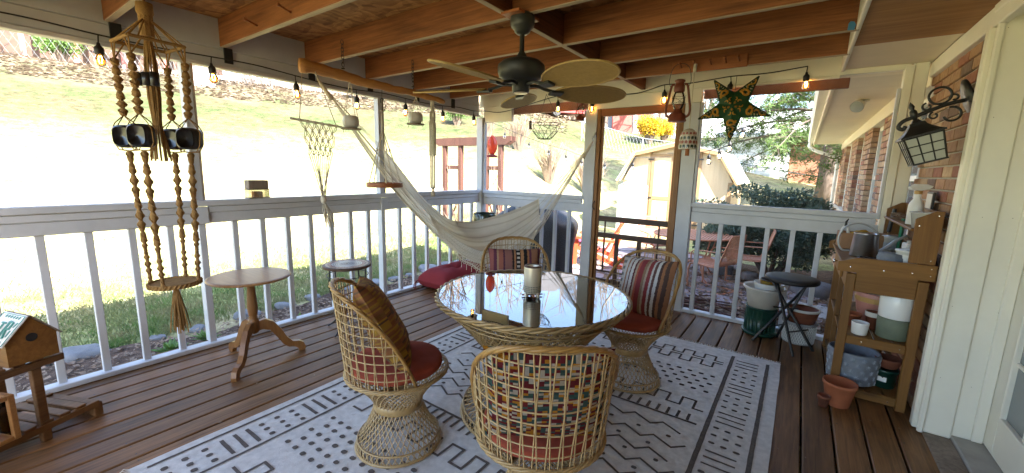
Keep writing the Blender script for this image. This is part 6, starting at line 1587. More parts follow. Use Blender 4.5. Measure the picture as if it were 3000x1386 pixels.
chips(5200, lambda: (ro.uniform(-2.3, .65), 4.35+3.6*ro.random()**1.3), .012, .05, 'dry_leaf', 'fallen_leaves', 'dry brown leaves scattered outside the far railing', .5, .03)
def bank_pt():
    a = radians(ro.uniform(118, 182)); d = ro.uniform(27, 36); return d*cos(a), d*sin(a)
chips(9000, bank_pt, .06, .16, 'bank_leaf', 'bank_leaf_litter', 'tan leaf litter covering the top of the bank', .22, .02)
# leafy plants in the bed
def leafy(loc, n_, L, w_, label, mt='green_leaf', spread=1.0):
    t = thing('leafy_plant', label, 'plant', (loc[0], loc[1], gz(*loc)+.03)); mb = MB()
    for k in range(n_):
        a = 2.4*k; el = ro.uniform(.5, 1.3)/spread; l = L*ro.uniform(.6, 1.1); d = Vector((cos(a)*cos(el), sin(a)*cos(el), sin(el))); s_ = d.cross(Vector((0, 0, 1))).normalized()
        p = [Vector((0, 0, 0)), d*l*.5+s_*w_+Vector((0, 0, 0)), d*l*1.0+Vector((0, 0, -.18*l)), d*l*.5-s_*w_]; c = d*l*.5+Vector((0, 0, .012)); mb.add([p[0], p[1], c, p[3], p[2]], [(0, 1, 2), (0, 2, 3), (1, 4, 2), (2, 4, 3)])
    mb.build('leaves', MAT[mt], t); return t
leafy((-4.45, 1.05), 46, .20, .025, 'clump of broad green leaves in the bed below the macrame tray')
leafy((-4.1, .85), 20, .14, .02, 'small green weed sprouting in the mulch near the birdhouse stand')
leafy((-4.35, 2.15), 26, .15, .02, 'small green plant in the bed behind the mosaic stand')
leafy((-4.55, 1.35), 30, .17, .02, 'low green plant beside the leafy clump in the bed')

# patio stones
pv = thing('patio', 'purple grey flagstone patio beyond the screen door', None, (-2.5, 7, gz(-2.5, 7)), kind='structure')
pms = []
for k in range(6):
    pts = []
    for i in range(9):
        a = 2*pi*i/9+ro.uniform(-.12, .12); r_ = ro.uniform(.9, 1.08); ca, sa = cos(a), sin(a); q = 1/max(abs(ca), abs(sa)); q = 1+(q-1)*.75; pts.append((.225*r_*ca*q, .225*r_*sa*q))
    pms.append(MB().prism(pts, -.03, .014).mesh('flagstone', MAT['paver']))
yy = 4.75; row = 0
while yy < 9.6:
    xx = -4.9+(.24 if row % 2 else 0)
    while xx < (.55 if yy < 7.2 else -.9):
        if not (yy < 6.1 and xx > -1.1 and ro.random() < .5) and (yy > 5.4 or xx < -.9):
            inst(pms[ro.randrange(6)], 'flagstone', pv, (xx+2.5+ro.uniform(-.02, .02), yy-7+ro.uniform(-.02, .02), gz(xx, yy)-gz(-2.5, 7)+.022+ro.uniform(0, .008)), (0, 0, ro.randrange(4)*pi/2+ro.uniform(-.1, .1)))
        xx += .485
    yy += .485; row += 1
# concrete step and boulders at the juniper
MB().box(-.28, .62, 6.15, 6.75, gz(.2, 6.4)-.02, gz(.2, 6.4)+.06, .01).build('stepping_slab', MAT['concrete'], label='pale concrete slab behind the folding stool', cat='slab')
for (x, y, s_, lab) in ((.30, 7.35, 1.7, 'orange tinted boulder under the juniper'), (-.95, 7.9, 1.3, 'grey boulder at the left foot of the juniper'), (-.55, 7.75, .9, 'small mossy stone below the juniper')):
    o = bpy.data.objects.new('boulder', stone_ms[ro.randrange(5)]); COL.objects.link(o); o.location = (x, y, gz(x, y)+.08); o.scale = (s_, s_, s_); tag(o, lab, 'boulder')
# kindling sticks on the ground
mb = MB()
for k in range(46):
    x, y = ro.gauss(-.85, .42), ro.gauss(5.55, .28); a = ro.uniform(-.5, .5)+(.25 if k % 2 else 2.9); l = ro.uniform(.15, .5); z = gz(x, y)+.05+ro.uniform(0, .05); mb.tube([(x, y, z), (x+l*cos(a), y+l*sin(a), z+ro.uniform(-.01, .03))], ro.uniform(.006, .016), 5)
mb.build('kindling', MAT['cedar_red'], label='loose heap of split kindling sticks on the ground outside', cat='sticks', kind='stuff')

# ------------------------------------------------------------------ juniper shrub
def foliage(mb, c, rad, n_, s0, s1, shell=.55, up=0, elong=1.0, droop=0.0):
    V = mb.v; F = mb.f
    for k in range(n_):
        while True:
            d = Vector((ro.uniform(-1, 1), ro.uniform(-1, 1), ro.uniform(-1, 1)))
            if shell**3 < d.length_squared < 1 or (d.length < 1 and ro.random() < .15): break
        p = Vector((c[0]+d.x*rad[0], c[1]+d.y*rad[1], c[2]+d.z*rad[2])); s_ = ro.uniform(s0, s1)
        q = (d.normalized()*.6+Vector((ro.gauss(0, .6), ro.gauss(0, .6), ro.gauss(0, .5)+up-droop))).normalized(); r_ = q.orthogonal().normalized(); r_ = (r_*cos(k)+q.cross(r_)*sin(k))*s_*.34/elong
        o_ = len(V); V.extend([tuple(p), tuple(p+q*s_*.5+r_), tuple(p+q*s_), tuple(p+q*s_*.5-r_)]); F.append((o_, o_+1, o_+2, o_+3)); mb.mi.append(0)
JU = thing('juniper_shrub', 'broad dark green juniper shrub outside the far railing', 'shrub', (-.30, 8.40, gz(-.3, 8.4)))
mb = MB()
for (x, y, z, a, b, c) in ((-.30, 0, .85, .95, .6, .42), (.30, .1, .9, .65, .55, .42), (-.75, -.1, .62, .6, .5, .40), (-.05, .1, 1.0, .8, .5, .32), (.6, .0, .75, .4, .5, .4), (.35, -.2, .55, .45, .5, .4), (0, -.25, .45, .75, .45, .35), (-.75, .1, .45, .35, .4, .3)):
    for j in range(9):
        d = Vector((ro.gauss(0, .5), ro.gauss(0, .5), ro.gauss(0, .45))); foliage(mb, (x+d.x*a, y+d.y*b, z+d.z*c+.1), (a*.45, b*.45, c*.4), 520, .035, .09, .5, .25, 1.5)
mb.build('crown', MAT['juniper'], JU)
mb = MB()
for k in range(9): a = k*.7; mb.tube([(.05*cos(a), .05*sin(a), -.05), (.3*cos(a), .25*sin(a), .35), (.65*cos(a), .45*sin(a), .75)], [.045, .03, .012], 6)
mb.build('stems', MAT['bark'], JU)

# ------------------------------------------------------------------ covered grill
GR = thing('covered_grill', 'barbecue grill under a black fabric cover outside the railing', 'grill', (-3.35, 5.35, gz(-3.35, 5.35)), radians(10))
mb = MB(); secs = [(.0, .62, .34), (.03, .64, .36), (.35, .62, .33), (.70, .63, .33), (.92, .66, .34), (1.00, .64, .33), (1.12, .50, .30), (1.20, .36, .24), (1.23, .30, .18)]
def gc(u, v):
    i = min(len(secs)-2, int(v*(len(secs)-1))); t = v*(len(secs)-1)-i; z, a, b = [secs[i][j]+(secs[i+1][j]-secs[i][j])*t for j in range(3)]
    an = 2*pi*u; ca, sa = cos(an), sin(an); p_ = 4.5; r_ = 1/((abs(ca)**p_+abs(sa)**p_)**(1/p_)); w_ = 1+.03*sin(an*7+z*3)+.03*noise.noise((ca*3, sa*3, z*3)); return (a*r_*ca*w_, b*r_*sa*w_, z)
mb.grid(gc, 48, 26, closed_u=True); mb.lathe([(.30, 1.23), (0, 1.24)], 24, ry=.6); mb.build('cover', MAT['grill_cover'], GR, smooth=True)

# ------------------------------------------------------------------ orange adirondack chair
AD = thing('adirondack_chair', 'orange slatted adirondack chair on the sunny patio', 'chair', (-3.08, 7.15, gz(-3.08, 7.15)+.03), radians(192))
def adp(n, mb): mb.build(n, MAT['orange_plastic'], AD)
for k in range(7):     # fan back: +x is the front
    t = (k-3)/3; w_ = .058; top_ = .93-.06*t*t-.02*abs(t); a = Vector((-.18, t*.19, .26)); b = Vector((-.50, t*.27, top_)); mb = MB(); mb.bar(a, b, .062, .018, .006, up=(1, 0, .45)); adp('back_slat', mb)
mb = MB(); mb.bar((-.40, -.26, .62), (-.40, .26, .62), .02, .05, .004); adp('back_brace', mb)
for k in range(5): mb = MB(); x = .30-.105*k; z = .38-.028*k; mb.bar((x, -.26, z), (x, .26, z), .092, .018, .004); adp('seat_slat', mb)
for s_ in (-1, 1):
    mb = MB(); mb.prism([(.40, .52), (.38, .56), (-.42, .53), (-.44, .49), (.3, .515)], s_*.27 if s_ > 0 else s_*.27-.11, s_*.27+.11 if s_ > 0 else s_*.27, Matrix(((1, 0, 0, 0), (0, 0, 1, 0), (0, 1, 0, 0), (0, 0, 0, 1)))); adp('armrest', mb)
    mb = MB(); mb.bar((.33, s_*.30, 0), (.30, s_*.30, .52), .09, .022, .004, up=(0, 1, 0)); adp('front_leg', mb)
    mb = MB(); mb.bar((.30, s_*.262, .35), (-.55, s_*.262, .03), .03, .085, .004); adp('rear_leg', mb)
    mb = MB(); mb.bar((-.42, s_*.30, .52), (-.30, s_*.285, .15), .05, .022, .004, up=(0, 1, 0)); adp('arm_support', mb)
PIL = pillow_mesh(.36, .36, .10, 4).build('seat_pad', MAT['mosaic_red'], label='crumpled purple pad on the orange chair seat', cat='cushion'); mat('purple_pad', (.30, .05, .14), .9, var=.3, scale=20); PIL.data.materials[0] = MAT['purple_pad']; PIL.location = (-3.25, 7.10, gz(-3.1, 7.1)+.47); PIL.rotation_euler = (.1, .08, .3)

# ------------------------------------------------------------------ wrought iron patio table and chairs
PTb = thing('patio_table', 'round peach mesh patio table outside beside the railing', 'table', (-1.42, 7.35, gz(-1.4, 7.3)+.03))
mb = MB()
for k in range(28): 
    t = -.60+.0444*k; h = sqrt(max(0, .62*.62-t*t)); mb.box(-h, h, t-.010, t+.010, .715, .722); mb.box(t-.010, t+.010, -h, h, .7225, .729)
mb.build('mesh_top', MAT['peach_metal'], PTb); MB().ring((0, 0, .72), .62, .016, 44, 6).build('rim', MAT['peach_metal'], PTb, smooth=True)
for k in range(4): a = pi/4+k*pi/2; MB().tube(bez([(.48*cos(a), .48*sin(a), .71), (.40*cos(a), .40*sin(a), .45), (.30*cos(a), .30*sin(a), .25), (.40*cos(a), .40*sin(a), .06), (.5*cos(a), .5*sin(a), 0)], 5), .012, 6).build('leg', MAT['peach_metal'], PTb, smooth=True)
MB().ring((0, 0, .33), .33, .008, 32, 5).build('hoop', MAT['peach_metal'], PTb)
def patio_chair(loc, rz, label):
    t = thing('patio_chair', label, 'chair', (loc[0], loc[1], gz(*loc)+.03), rz, 'peach metal patio chairs')
    # seat and back as mesh sheet with rim; +x front
    prof = [(.26, .40), (.22, .425), (0, .40), (-.18, .40), (-.235, .45), (-.30, .66), (-.36, .88)]
    P = bez([(x, 0, z) for x, z in prof], 5)
    def half(i): u = i/(len(P)-1); return .235 if u < .75 else .235-.05*((u-.75)/.25)**2
    mb = MB()
    for j in range(17):
        s_ = -1+2*j/16; mb.tube([(p.x, s_*half(i), p.z) for i, p in enumerate(P)], .0040, 4, caps=False)
    for i, p in enumerate(P):
        for q in (0, .5):
            if i+1 < len(P): c = p.lerp(P[i+1], q); mb.tube([(c.x, -half(i), c.z), (c.x, half(i), c.z)], .0040, 4, caps=False)
    mb.build('mesh_seat', MAT['peach_metal'], t, kind='stuff')
    R1 = [(p.x, half(i), p.z) for i, p in enumerate(P)]; R2 = [(p.x, -half(i), p.z) for i, p in enumerate(P)]; MB().tube(R1+R2[::-1], .011, 6, closed=True).build('frame', MAT['peach_metal'], t, smooth=True)
    for s_ in (-1, 1):
        MB().tube(bez([(-.22, s_*.2, .41), (.16, s_*.2, .395), (.25, s_*.2, .33), (.25, s_*.2, .06), (.20, s_*.2, .012), (-.28, s_*.2, .010)], 5), .013, 6).build('spring_leg', MAT['peach_metal'], t, smooth=True)
        MB().tube(bez([(.20, s_*.245, .41), (.18, s_*.27, .58), (.05, s_*.275, .62), (-.20, s_*.265, .63), (-.30, s_*.225, .66)], 5), .010, 6).build('armrest', MAT['peach_metal'], t, smooth=True)
    MB().tube([(-.28, -.2, .010), (-.28, .2, .010)], .013, 6).build('floor_bar', MAT['peach_metal'], t)
    return t
patio_chair((-.98, 6.72), radians(158), 'peach mesh patio chair nearest the railing, facing the patio table')
patio_chair((-.62, 7.55), radians(185), 'peach mesh patio chair standing between table and juniper')
patio_chair((-2.15, 7.9), radians(-40), 'peach mesh patio chair seen through the screen door')
T2 = thing('side_table', 'small round pale table glimpsed through the screen door', 'table', (-2.35, 8.75, gz(-2.3, 8.7)+.03)); MB().lathe([(0, .50), (.42, .50), (.43, .51), (.42, .52), (0, .52)], 32).build('table_top', MAT['shed_ply'], T2); 
for k in range(3): a = 2.1*k; MB().tube([(.3*cos(a), .3*sin(a), .5), (.36*cos(a), .36*sin(a), 0)], .014, 6).build('leg', MAT['peach_metal'], T2)

# ------------------------------------------------------------------ arbor with bare vines
AR = thing('garden_arbor', 'red cedar garden arbor with bare vines on the lawn', 'arbor', (-5.75, 6.5, gz(-5.75, 6.5)))
za = 2.33
for x in (-.66, -.20, .50, .86):
    MB().box(x-.045, x+.045, -.045, .045, -.1, za-.05, .006).build('post', MAT['cedar_red'], AR)
for y_ in (-.05, .08): MB().prism([(-.92, za-.06), (-.80, za-.13), (1.02, za-.13), (1.14, za-.06), (1.14, za+.03), (-.92, za+.03)], y_-.018, y_+.018, Matrix(((1, 0, 0, 0), (0, 0, 1, 0), (0, 1, 0, 0), (0, 0, 0, 1)))).build('top_beam', MAT['cedar_red'], AR)
for a, b in ((-.66, -.20), (.50, .86)):
    for z_ in (.35, 1.15, 1.75): MB().box(a+.046, b-.046, -.03, .03, z_-.04, z_+.04, .004).build('cross_rail', MAT['cedar_red'], AR)
    for z0, z1 in ((.40, 1.10),): 
        MB().bar((a+.046, .0, z0), (b-.046, .0, z1), .02, .035).build('lattice_bar', MAT['cedar_red'], AR); MB().bar((a+.046, .022, z1), (b-.046, .022, z0), .02, .035).build('lattice_bar', MAT['cedar_red'], AR)
mb = MB()
for k in range(26):
    x = ro.choice((-.66, -.2, .5, .86))+ro.uniform(-.06, .06); P = [Vector((x, ro.uniform(-.08, .08), 0))]
    for j in range(9): P.append(P[-1]+Vector((ro.gauss(0, .09), ro.gauss(0, .05), ro.uniform(.12, .32))))
    mb.tube(P, [.009-.0007*j for j in range(10)], 4, caps=False)
mb.build('bare_vines', MAT['twig'], AR, kind='stuff')

# ------------------------------------------------------------------ shed
SH = thing('garden_shed', 'pale plywood gambrel shed with double doors beyond the patio', 'shed', (-3.05, 12.5, gz(-3.05, 12.6)))
g0 = SH.location.z; E0, K0, R00 = 1.20-g0, 1.99-g0, 2.25-g0; hw, kw, dp = 1.50, 1.12, 2.4
outl = [(-hw, 0), (hw, 0), (hw, E0), (kw, K0), (0, R00), (-kw, K0), (-hw, E0)]
MyX = Matrix(((1, 0, 0, 0), (0, 0, 1, 0), (0, 1, 0, 0), (0, 0, 0, 1)))
MB().prism(outl, 0.0, .03, MyX).build('front_wall', MAT['shed_ply'], SH); MB().prism(outl, dp-.03, dp, MyX).build('rear_wall', MAT['shed_ply'], SH)
for s_ in (-1, 1): MB().box(s_*hw-.03 if s_ > 0 else -hw, s_*hw if s_ > 0 else -hw+.03, .031, dp-.031, 0, E0).build('side_wall', MAT['shed_ply'], SH)
ov = .22
for a, b in (((0, R00), (kw+.03, K0)), ((kw+.03, K0), (hw+.16, E0-.06))):
    for s_ in (-1, 1):
        d = Vector((b[0]-a[0], b[1]-a[1])).normalized(); n_ = Vector((-d.y, d.x))*(-1); n_ = Vector((d.y, -d.x)); n_ = n_ if n_.y > 0 else -n_
        p = [(s_*a[0], a[1]), (s_*b[0], b[1]), (s_*(b[0]+n_.x*.04), b[1]+n_.y*.04), (s_*(a[0]+n_.x*.04), a[1]+n_.y*.04)]; MB().prism(p, -ov, dp+ov, MyX).build('roof_panel', MAT['shingle'] if a[0] == 0 else MAT['siding_white'], SH)
        q = [(s_*a[0], a[1]-.10), (s_*b[0], b[1]-.09), (s_*b[0], b[1]-.004), (s_*a[0], a[1]-.004)]; MB().prism(q, -ov+.005, -ov+.025, MyX).build('barge_board', MAT['shed_trim'], SH)
for s_ in (-1, 1):
    MB().box(s_*(hw-.04)-.05, s_*(hw-.04)+.05, -.022, -.001, 0, E0-.02, .003).build('corner_trim', MAT['shed_trim'], SH)
for k in range(2):
    x0 = -.68+k*.665; dl = MB().box(x0, x0+.655, -.028, -.003, .10, 1.95-g0-.0, .003).build('door_leaf', MAT['shed_ply'], SH)
    for z0, z1 in ((.10, .20), (1.02, 1.12), (1.86-g0, 1.95-g0)): MB().box(x0, x0+.655, -.042, -.0285, z0, z1).build('rail', MAT['shed_trim'], dl)
    for xx in (x0, x0+.565): MB().box(xx, xx+.09, -.0415, -.0288, .2005, 1.0195).build('stile', MAT['shed_trim'], dl); MB().box(xx, xx+.09, -.0415, -.0288, 1.1205, 1.8595-g0).build('stile', MAT['shed_trim'], dl)
    for z_ in (.35, 1.07, 1.80-g0): xx = x0-.10 if k == 0 else x0+.60; MB().box(xx, xx+.16, -.05, -.043, z_-.02, z_+.02).build('strap_hinge', MAT['black_metal'], dl)
MB().box(-.74, -.685, -.03, -.002, .05, 2.05-g0).build('door_trim', MAT['shed_trim'], SH); MB().box(.64, .70, -.03, -.002, .05, 2.05-g0).build('door_trim', MAT['shed_trim'], SH)
# little shelving greenhouse frame beside the shed door
GH = thing('greenhouse_rack', 'small clear greenhouse rack on a pale blue frame by the shed', 'greenhouse', (-3.95, 11.6, gz(-3.95, 11.6)))
mb = MB()
for x in (-.34, .34):
    for y_ in (-.2, .2): MB().tube([(x, y_, 0), (x, y_, 1.45), (0, y_, 1.62)], .016, 6).build('frame_tube', MAT['green_frame'], GH)
for z_ in (.12, .50, .95, 1.44):
    s_ = MB()
    for y_ in (-.2, .2): s_.tube([(-.34, y_, z_), (.34, y_, z_)], .014, 5)
    for k in range(7): s_.tube([(-.3+.1*k, -.2, z_), (-.3+.1*k, .2, z_)], .005, 4)
    s_.build('wire_shelf', MAT['green_frame'], GH)
glassy('cover_film', (.95, .97, .97), .04, 1.3, extra=((.8, .85, .85), .25)); MB().box(-.36, .36, -.22, .22, .02, 1.45).build('clear_cover', MAT['cover_film'], GH)

# ------------------------------------------------------------------ neighbour's garage and fences
NB = thing('neighbour_garage', 'white sided and brick neighbouring building behind the cedar', 'building', (-1.0, 26, gz(-1, 26)))
b0 = NB.location.z
MB().box(-4.6, .3, 0, 6, -1.5, 2.4).build('siding_wall', MAT['siding_white'], NB)
for k in range(14): MB().box(-4.62, .32, -.03, -.001, -.6+.2*k, -.6+.2*k+.17, .004).build('siding_board', MAT['siding_white'], NB)
MB().box(.33, 4.2, .1, 6, -1.5, 2.4).build('brick_wall', MAT['brick_far'], NB)
MB().add([(-5.0, -.5, 2.35), (4.6, -.5, 2.35), (4.6, 3, 3.9), (-5, 3, 3.9)], [(0, 1, 2, 3)]).build('roof', MAT['siding_white'], NB); MB().box(-5, 4.6, -.52, -.48, 2.2, 2.36).build('fascia', MAT['siding_white'], NB)
def chain_fence(pts, h, label, step=3.0, net=True, lift=0):
    t = thing('chain_link_fence', label, 'fence', (pts[0][0], pts[0][1], gz(*pts[0])))
    Q = []
    for a, b in zip(pts, pts[1:]):
        n_ = max(1, int(hypot(b[0]-a[0], b[1]-a[1])/step))
        for k in range(n_): u = k/n_; x = a[0]+(b[0]-a[0])*u; y = a[1]+(b[1]-a[1])*u; Q.append(Vector((x, y, gz(x, y)+lift)))
    Q.append(Vector((*pts[-1], gz(*pts[-1])+lift)))
    for q in Q: MB().tube([q-Vector((0, 0, .3)), q+Vector((0, 0, h))], .035, 6).build('post', MAT['galv_pipe'], t, world=True)
    MB().tube([q+Vector((0, 0, h)) for q in Q], .022, 5).build('top_rail', MAT['galv_pipe'], t, world=True)
    if net:
        mb = MB()
        for a, b in zip(Q, Q[1:]):
            n_ = 9
            for k in range(n_):
                for s_ in (0, 1):
                    p = a.lerp(b, k/n_); q = a.lerp(b, (k+1)/n_); mb.tube([p+Vector((0, 0, h*(s_))), q+Vector((0, 0, h*(1-s_)))], 0.004, 3, caps=False); 
                    p2 = a.lerp(b, (k+.5)/n_); mb.tube([p+Vector((0, 0, h*.5)), p2+Vector((0, 0, h*s_))], .004, 3, caps=False); mb.tube([p2+Vector((0, 0, h*s_)), q+Vector((0, 0, h*.5))], .004, 3, caps=False)
        mb.build('wire_net', MAT['galv_pipe'], t, world=True, kind='stuff')
    return t
def pol(az, d): return (d*cos(radians(az)), d*sin(radians(az)))
chain_fence([pol(186, 33), pol(176, 32.5), pol(166, 32), pol(155, 33), pol(144, 32.5), pol(134, 33)], 1.3, 'grey chain link fence along the top of the bank')
chain_fence([pol(103, 21), pol(96, 20), pol(87, 18)], 1.25, 'chain link fence with thin rail behind the juniper', 2.2, False)
chain_fence([pol(116, 27), pol(108, 26), pol(101, 25)], 1.2, 'chain link fence behind the shed ridge', 2.5)

# ------------------------------------------------------------------ trees
def bare_tree(loc, h, r, label, seed, lean=.1, mt='bark_pale', depth=4, group='bare trees on the bank', trunk_frac=.35):
    rt = random.Random(seed); z0 = gz(*loc); t = thing('bare_tree', label, 'tree', (loc[0], loc[1], z0), 0, group)
    tr = MB(); tw = MB()
    def grow(p, d, L, r_, lv):
        n_ = 4; P = [p]; q = p.copy(); dd = d.copy()
        for k in range(n_):
            dd = (dd+Vector((rt.gauss(0, .13), rt.gauss(0, .13), rt.gauss(.03, .08)))).normalized(); q = q+dd*L/n_; P.append(q.copy())
        (tr if lv == 0 else tw).tube(P, [r_*(1-.42*k/n_) for k in range(n_+1)], 9 if lv == 0 else 5 if lv < 2 else 3, caps=False)
        if lv < depth:
            for k in range(4 if lv < 2 else 3):
                u = rt.uniform(.45, 1.0); i = min(n_-1, int(u*n_)); s_ = P[i].lerp(P[i+1], u*n_-i); a = rt.uniform(0, 6.28); o_ = dd.orthogonal().normalized(); o_ = o_*cos(a)+dd.cross(o_)*sin(a); nd = (dd*.75+o_*rt.uniform(.5, .95)+Vector((0, 0, .15))).normalized(); grow(s_, nd, L*rt.uniform(.55, .8), r_*.5, lv+1)
    grow(Vector((0, 0, -.2)), Vector((lean, 0, 1)).normalized(), h*trunk_frac, r, 0)
    # root flare
    tr.lathe([(r*2.0, -.25), (r*1.5, .05), (r*1.15, .4), (r*.95, .9)], 10)
    tr.build('trunk', MAT[mt], t, smooth=True); tw.build('crown', MAT[mt], t, smooth=True); return t
bare_tree(pol(161.6, 30.5), 13, .42, 'big pale trunked bare tree at the top of the bank', 4)
TL = [(172, 37, 13, .28), (167, 39, 14, .3), (156, 38, 13, .25), (150, 36, 12, .25), (146, 40, 14, .3), (139, 38, 13, .28), (133, 41, 14, .3), (121, 44, 12, .2), (117, 42, 13, .22), (113, 40, 13, .25), (109, 38, 14, .25), (105, 42, 15, .3), (178, 34, 12, .3), (184, 38, 13, .3)]
TL.sort(reverse=True)
for k, (az, d, h, r) in enumerate(TL): bare_tree(pol(az, d), h, r, '%s bare grey tree from the left in the row behind the bank' % ORD[k], 30+k, ro.uniform(-.15, .15), 'bark' if k % 3 else 'bark_pale', 4)
# a hazy belt of woodland right at the back
mb = MB()
for k in range(420):
    az = ro.uniform(96, 200); d = ro.uniform(46, 75); x, y = pol(az, d); z = gz(x, y); h = ro.uniform(6, 13)
    P = [Vector((x, y, z-.5)), Vector((x+ro.gauss(0, .3), y, z+h*.5)), Vector((x+ro.gauss(0, .9), y, z+h))]; mb.tube(P, [.16, .10, .02], 4, caps=False)
    for j in range(9): 
        b_ = P[0].lerp(P[2], ro.uniform(.3, .95)); mb.tube([b_, b_+Vector((ro.gauss(0, 1.2), ro.gauss(0, 1.2), ro.uniform(.6, 2.2)))], [.04, .012], 3, caps=False)
mb.build('distant_woods', MAT['twig'], kind='stuff', label='grey brown leafless woods behind the bank')
# shrubs on the lawn
def twig_shrub(loc, h, n_, label, leaf=None, mt='twig', group=None):
    t = thing('twiggy_shrub' if not leaf else 'flowering_shrub', label, 'shrub', (loc[0], loc[1], gz(*loc)), 0, group); mb = MB(); lf = MB()
    for k in range(n_):
        a = ro.uniform(0, 6.28); l = h*ro.uniform(.6, 1.05); o_ = ro.uniform(.1, .75); P = [Vector((.1*cos(a), .1*sin(a), -.1)), Vector((.35*o_*h*cos(a), .35*o_*h*sin(a), l*.55)), Vector((.72*o_*h*cos(a), .72*o_*h*sin(a), l))]; mb.tube(P, [.02*h, .012*h, .004*h], 3, caps=False)
        for j in range(3): b_ = P[1].lerp(P[2], ro.random()); mb.tube([b_, b_+Vector((ro.gauss(0, .1), ro.gauss(0, .1), ro.uniform(.05, .25)))*h], .004*h, 3, caps=False)
        if leaf: foliage(lf, P[1].lerp(P[2], ro.uniform(.2, 1)), (.22*h,)*3, 60, .05*h, .10*h, .2)
    mb.build('stems', MAT[mt], t)
    if leaf: lf.build('crown', MAT[leaf], t)
    return t
twig_shrub(pol(124.5, 19), 1.6, 60, 'tall reddish twiggy shrub on the sunny lawn beyond the hammock')
twig_shrub(pol(120.2, 16.5), 1.5, 90, 'round leafless shrub on the lawn beside the hammock hook')
twig_shrub(pol(114.8, 17.5), 1.7, 70, 'leafless shrub left of the shed in the door view')
twig_shrub(pol(128.8, 21), 1.0, 50, 'low brown shrub on the lawn behind the arbor')
twig_shrub(pol(107.2, 30), 1.7, 70, 'yellow flowering forsythia bush behind the shed', 'forsythia')
twig_shrub(pol(105.4, 31), 1.4, 60, 'second yellow forsythia bush right behind the shed roof', 'forsythia')
twig_shrub(pol(133, 24), 1.4, 40, 'small green leaved bush up the lawn behind the corner post', 'green_leaf')
twig_shrub(pol(145.5, 31), 1.8, 40, 'green bush at the top of the bank behind the hammock', 'green_leaf')
twig_shrub(pol(172, 34), 1.6, 40, 'pale green bush behind the chain link fence on the bank', 'green_leaf')

# big feathery cedar beside the house
CD = thing('cedar_tree', 'tall feathery green cedar with drooping branches beside the house', 'tree', (.65, 17.2, gz(.65, 17.2)))
tr = MB(); tr.tube([(0, 0, -.4), (.02, 0, 1.5), (.0, .1, 4), (.1, 0, 8), (0, 0, 12)], [.34, .27, .23, .14, .03], 12); tr.build('trunk', MAT['bark'], CD, smooth=True)
br = MB(); nd = MB(); rc = random.Random(11)
for k in range(120):
    z = 2.3+9.0*(k/120)**.9; a = k*2.399+rc.uniform(-.3, .3); L = (6.0-.38*z)*rc.uniform(.7, 1.1)
    if L < .6: L = .6
    d = Vector((cos(a), sin(a), .12)); P = []
    for i in range(9):
        u = i/8; P.append(Vector((d.x*L*u, d.y*L*u, z+L*(.22*u-.42*u*u)))+Vector((rc.gauss(0, .04), rc.gauss(0, .04), 0))*u)
    br.tube(P, [.055*(1-.85*i/8) for i in range(9)], 4, caps=False)
    for i in range(2, 9):
        for j in range(7):
            c = P[i]+Vector((rc.gauss(0, .26), rc.gauss(0, .26), rc.gauss(-.10, .14))); side = Vector((rc.gauss(0, .5), rc.gauss(0, .5), -.35)); e = c+side*.45
            br.tube([P[i], c, e], .006, 3, caps=False)
            for q in range(34):
                b_ = c.lerp(e, rc.random())+Vector((rc.gauss(0, .06), rc.gauss(0, .06), rc.gauss(0, .05))); v = Vector((rc.gauss(0, 1), rc.gauss(0, 1), rc.gauss(-.45, .6))).normalized()*rc.uniform(.06, .16); s_ = v.orthogonal().normalized()*.014
                o_ = len(nd.v); nd.v.extend([tuple(b_-s_), tuple(b_+s_), tuple(b_+v)]); nd.f.append((o_, o_+1, o_+2)); nd.mi.append(0)
br.build('branches', MAT['bark'], CD); nd.build('crown', MAT['cedar_needles'], CD)

# ------------------------------------------------------------------ buildings on the hill
def pt3(az, d, el): x, y = pol(az, d); return (x, y, 1.37+d*math.tan(radians(el)))
hx, hy = pol(121.5, 38); HZ = gz(hx, hy)
HH = thing('hill_house', 'tan house with grey gable porch up on the hill', 'house', (hx, hy, HZ), radians(121.5-90))
mat('tan_siding', (.52, .42, .26), .8, var=.1); mat('grey_roof', (.20, .20, .22), .9, var=.2)
MB().box(-6, 2.2, 0, 6, -1, 3.2).build('wall', MAT['tan_siding'], HH)
MB().prism([(1.2, 2.6), (4.2, 2.6), (1.8, 4.6), (-1.2, 4.6)], -1.5, 6, MyX).build('porch_roof', MAT['grey_roof'], HH); MB().box(-.2, 1.8, -.05, 0.0, .2, 2.2).build('window', MAT['car_glass'], HH)
for x in (-.4, 1.9, 4.0): MB().box(x-.07, x+.07, -1.4, -1.26, -1, 2.62).build('porch_post', MAT['dark_wood'], HH)
MB().box(-.4, 4.0, -1.36, -1.3, .6, .68).build('porch_rail', MAT['dark_wood'], HH)
for k in range(14): MB().box(-.3+.3*k, -.27+.3*k, -1.35, -1.31, -.2, .6).build('baluster', MAT['dark_wood'], HH)
MB().box(-6.4, 2.6, -.4, 6.4, 3.2, 3.4).build('eave', MAT['grey_roof'], HH)
cx, cyy = pol(117.8, 33); CAR = thing('parked_car', 'red car parked on the hill beyond the lantern', 'car', (cx, cyy, gz(cx, cyy)+.02), radians(117.8-90+20))
MB().prism([(-2.1, .28), (2.1, .28), (2.15, .6), (2.0, .86), (1.1, .95), (-1.9, .98), (-2.15, .8)], -.85, .85, MyX).build('body', MAT['red_paint'], CAR); MB().prism([(-1.85, .975), (1.05, .945), (.45, 1.45), (-1.45, 1.48)], -.74, .74, MyX).build('cabin', MAT['car_glass'], CAR); MB().prism([(-1.46, 1.47), (.47, 1.44), (.35, 1.52), (-1.38, 1.55)], -.73, .73, MyX).build('roof', MAT['red_paint'], CAR)
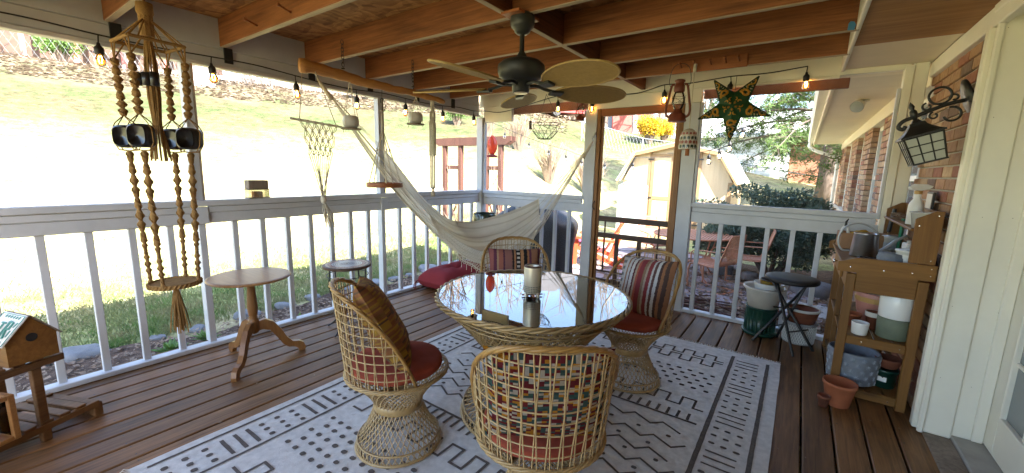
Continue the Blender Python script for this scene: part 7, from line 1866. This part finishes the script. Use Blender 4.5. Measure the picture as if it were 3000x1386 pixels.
for x in (-1.3, 1.3):
    for s_ in (-1, 1): MB().lathe([(0, -.1), (.32, -.1), (.34, 0), (.32, .1), (0, .1)], 18, (x, s_*.8, .34), M=Matrix.Rotation(pi/2, 4, 'X')).build('wheel', MAT['black_cord'], CAR)
bx_, by_ = pol(109.5, 40); BN = thing('red_barn', 'weathered red shed with grey metal roof on the hill', 'shed', (bx_, by_, gz(bx_, by_)), radians(20)); MB().box(-1.8, 1.8, 0, 4, -1, 3.0).build('wall', MAT['barn_red'], BN); MB().prism([(-3.8, 3.4), (2.1, 2.9), (2.1, 3.1), (-3.8, 3.6)], -.4, 4.4, MyX).build('roof', MAT['grey_roof'], BN); MB().box(-3.4, -1.81, .2, 4, -1, 2.6).build('lean_to', MAT['slate'], BN)
# long dark red house front with pink posts behind the fence, top of the bank
fx, fy = pol(176, 41); RH = thing('red_porch_house', 'dark house with a row of red porch posts above the bank', 'house', (fx, fy, gz(fx, fy)), radians(176-90-6))
mat('pink_post', (.50, .16, .13), .7); MB().box(-9, 12, 1.6, 6, -2, 6).build('wall', MAT['dark_wood'], RH)
for k in range(9): MB().box(-8+2.3*k, -7.75+2.3*k, 0, .25, -1.5, 6).build('post', MAT['pink_post'], RH)
MB().box(-1.5, 9, -.2, .0, -.6, .1).build('low_wall', MAT['concrete'], RH); MB().box(-9, 12, -.3, 6, 6, 6.2).build('roof', MAT['grey_roof'], RH)
rx_, ry_ = pol(152, 35.5); RW = thing('retaining_wall', 'long low tan timber retaining wall at the bank top', 'wall', (rx_, ry_, gz(rx_, ry_)), radians(152-90)); 
for k in range(3): MB().box(-9, 9, -.1, .1, -.3+.32*k, -.3+.32*k+.30, .02).build('timber', MAT['weathered'], RW)
# window air unit / coil of hose at the brick wing
HS = thing('hose_coil', 'coil of pale hose on the ground behind the potting bench', 'hose', (.42, 4.75, gz(.4, 4.75)+.25)); MB().tube([(.03*sin(i*.11)+.0, .17*cos(i*.35)+.0, .17*sin(i*.35)+.004*i*.1) for i in range(70)], .011, 6).build('hose', MAT['clear_plastic'], HS, smooth=True)

# unseen evergreen added behind the house to shade the neighbour's wall
EV = thing('added_shade_tree', 'unseen dark evergreen added behind the house roof for its shade', 'tree', (4.6, 21.5, gz(4.6, 21.5)))
MB().tube([(0, 0, -.4), (0, 0, 6), (0, 0, 11.5)], [.3, .2, .03], 10).build('trunk', MAT['bark'], EV, smooth=True)
mb = MB()
for k in range(46): z = 1.5+9.8*k/46; r_ = (11.8-z)*.30; a = k*2.4; foliage(mb, (r_*.55*cos(a), r_*.55*sin(a), z), (r_*.6, r_*.6, .8), 170, .25, .5, .2, 0, 1.2, .4)
mb.build('crown', MAT['cedar_needles'], EV)
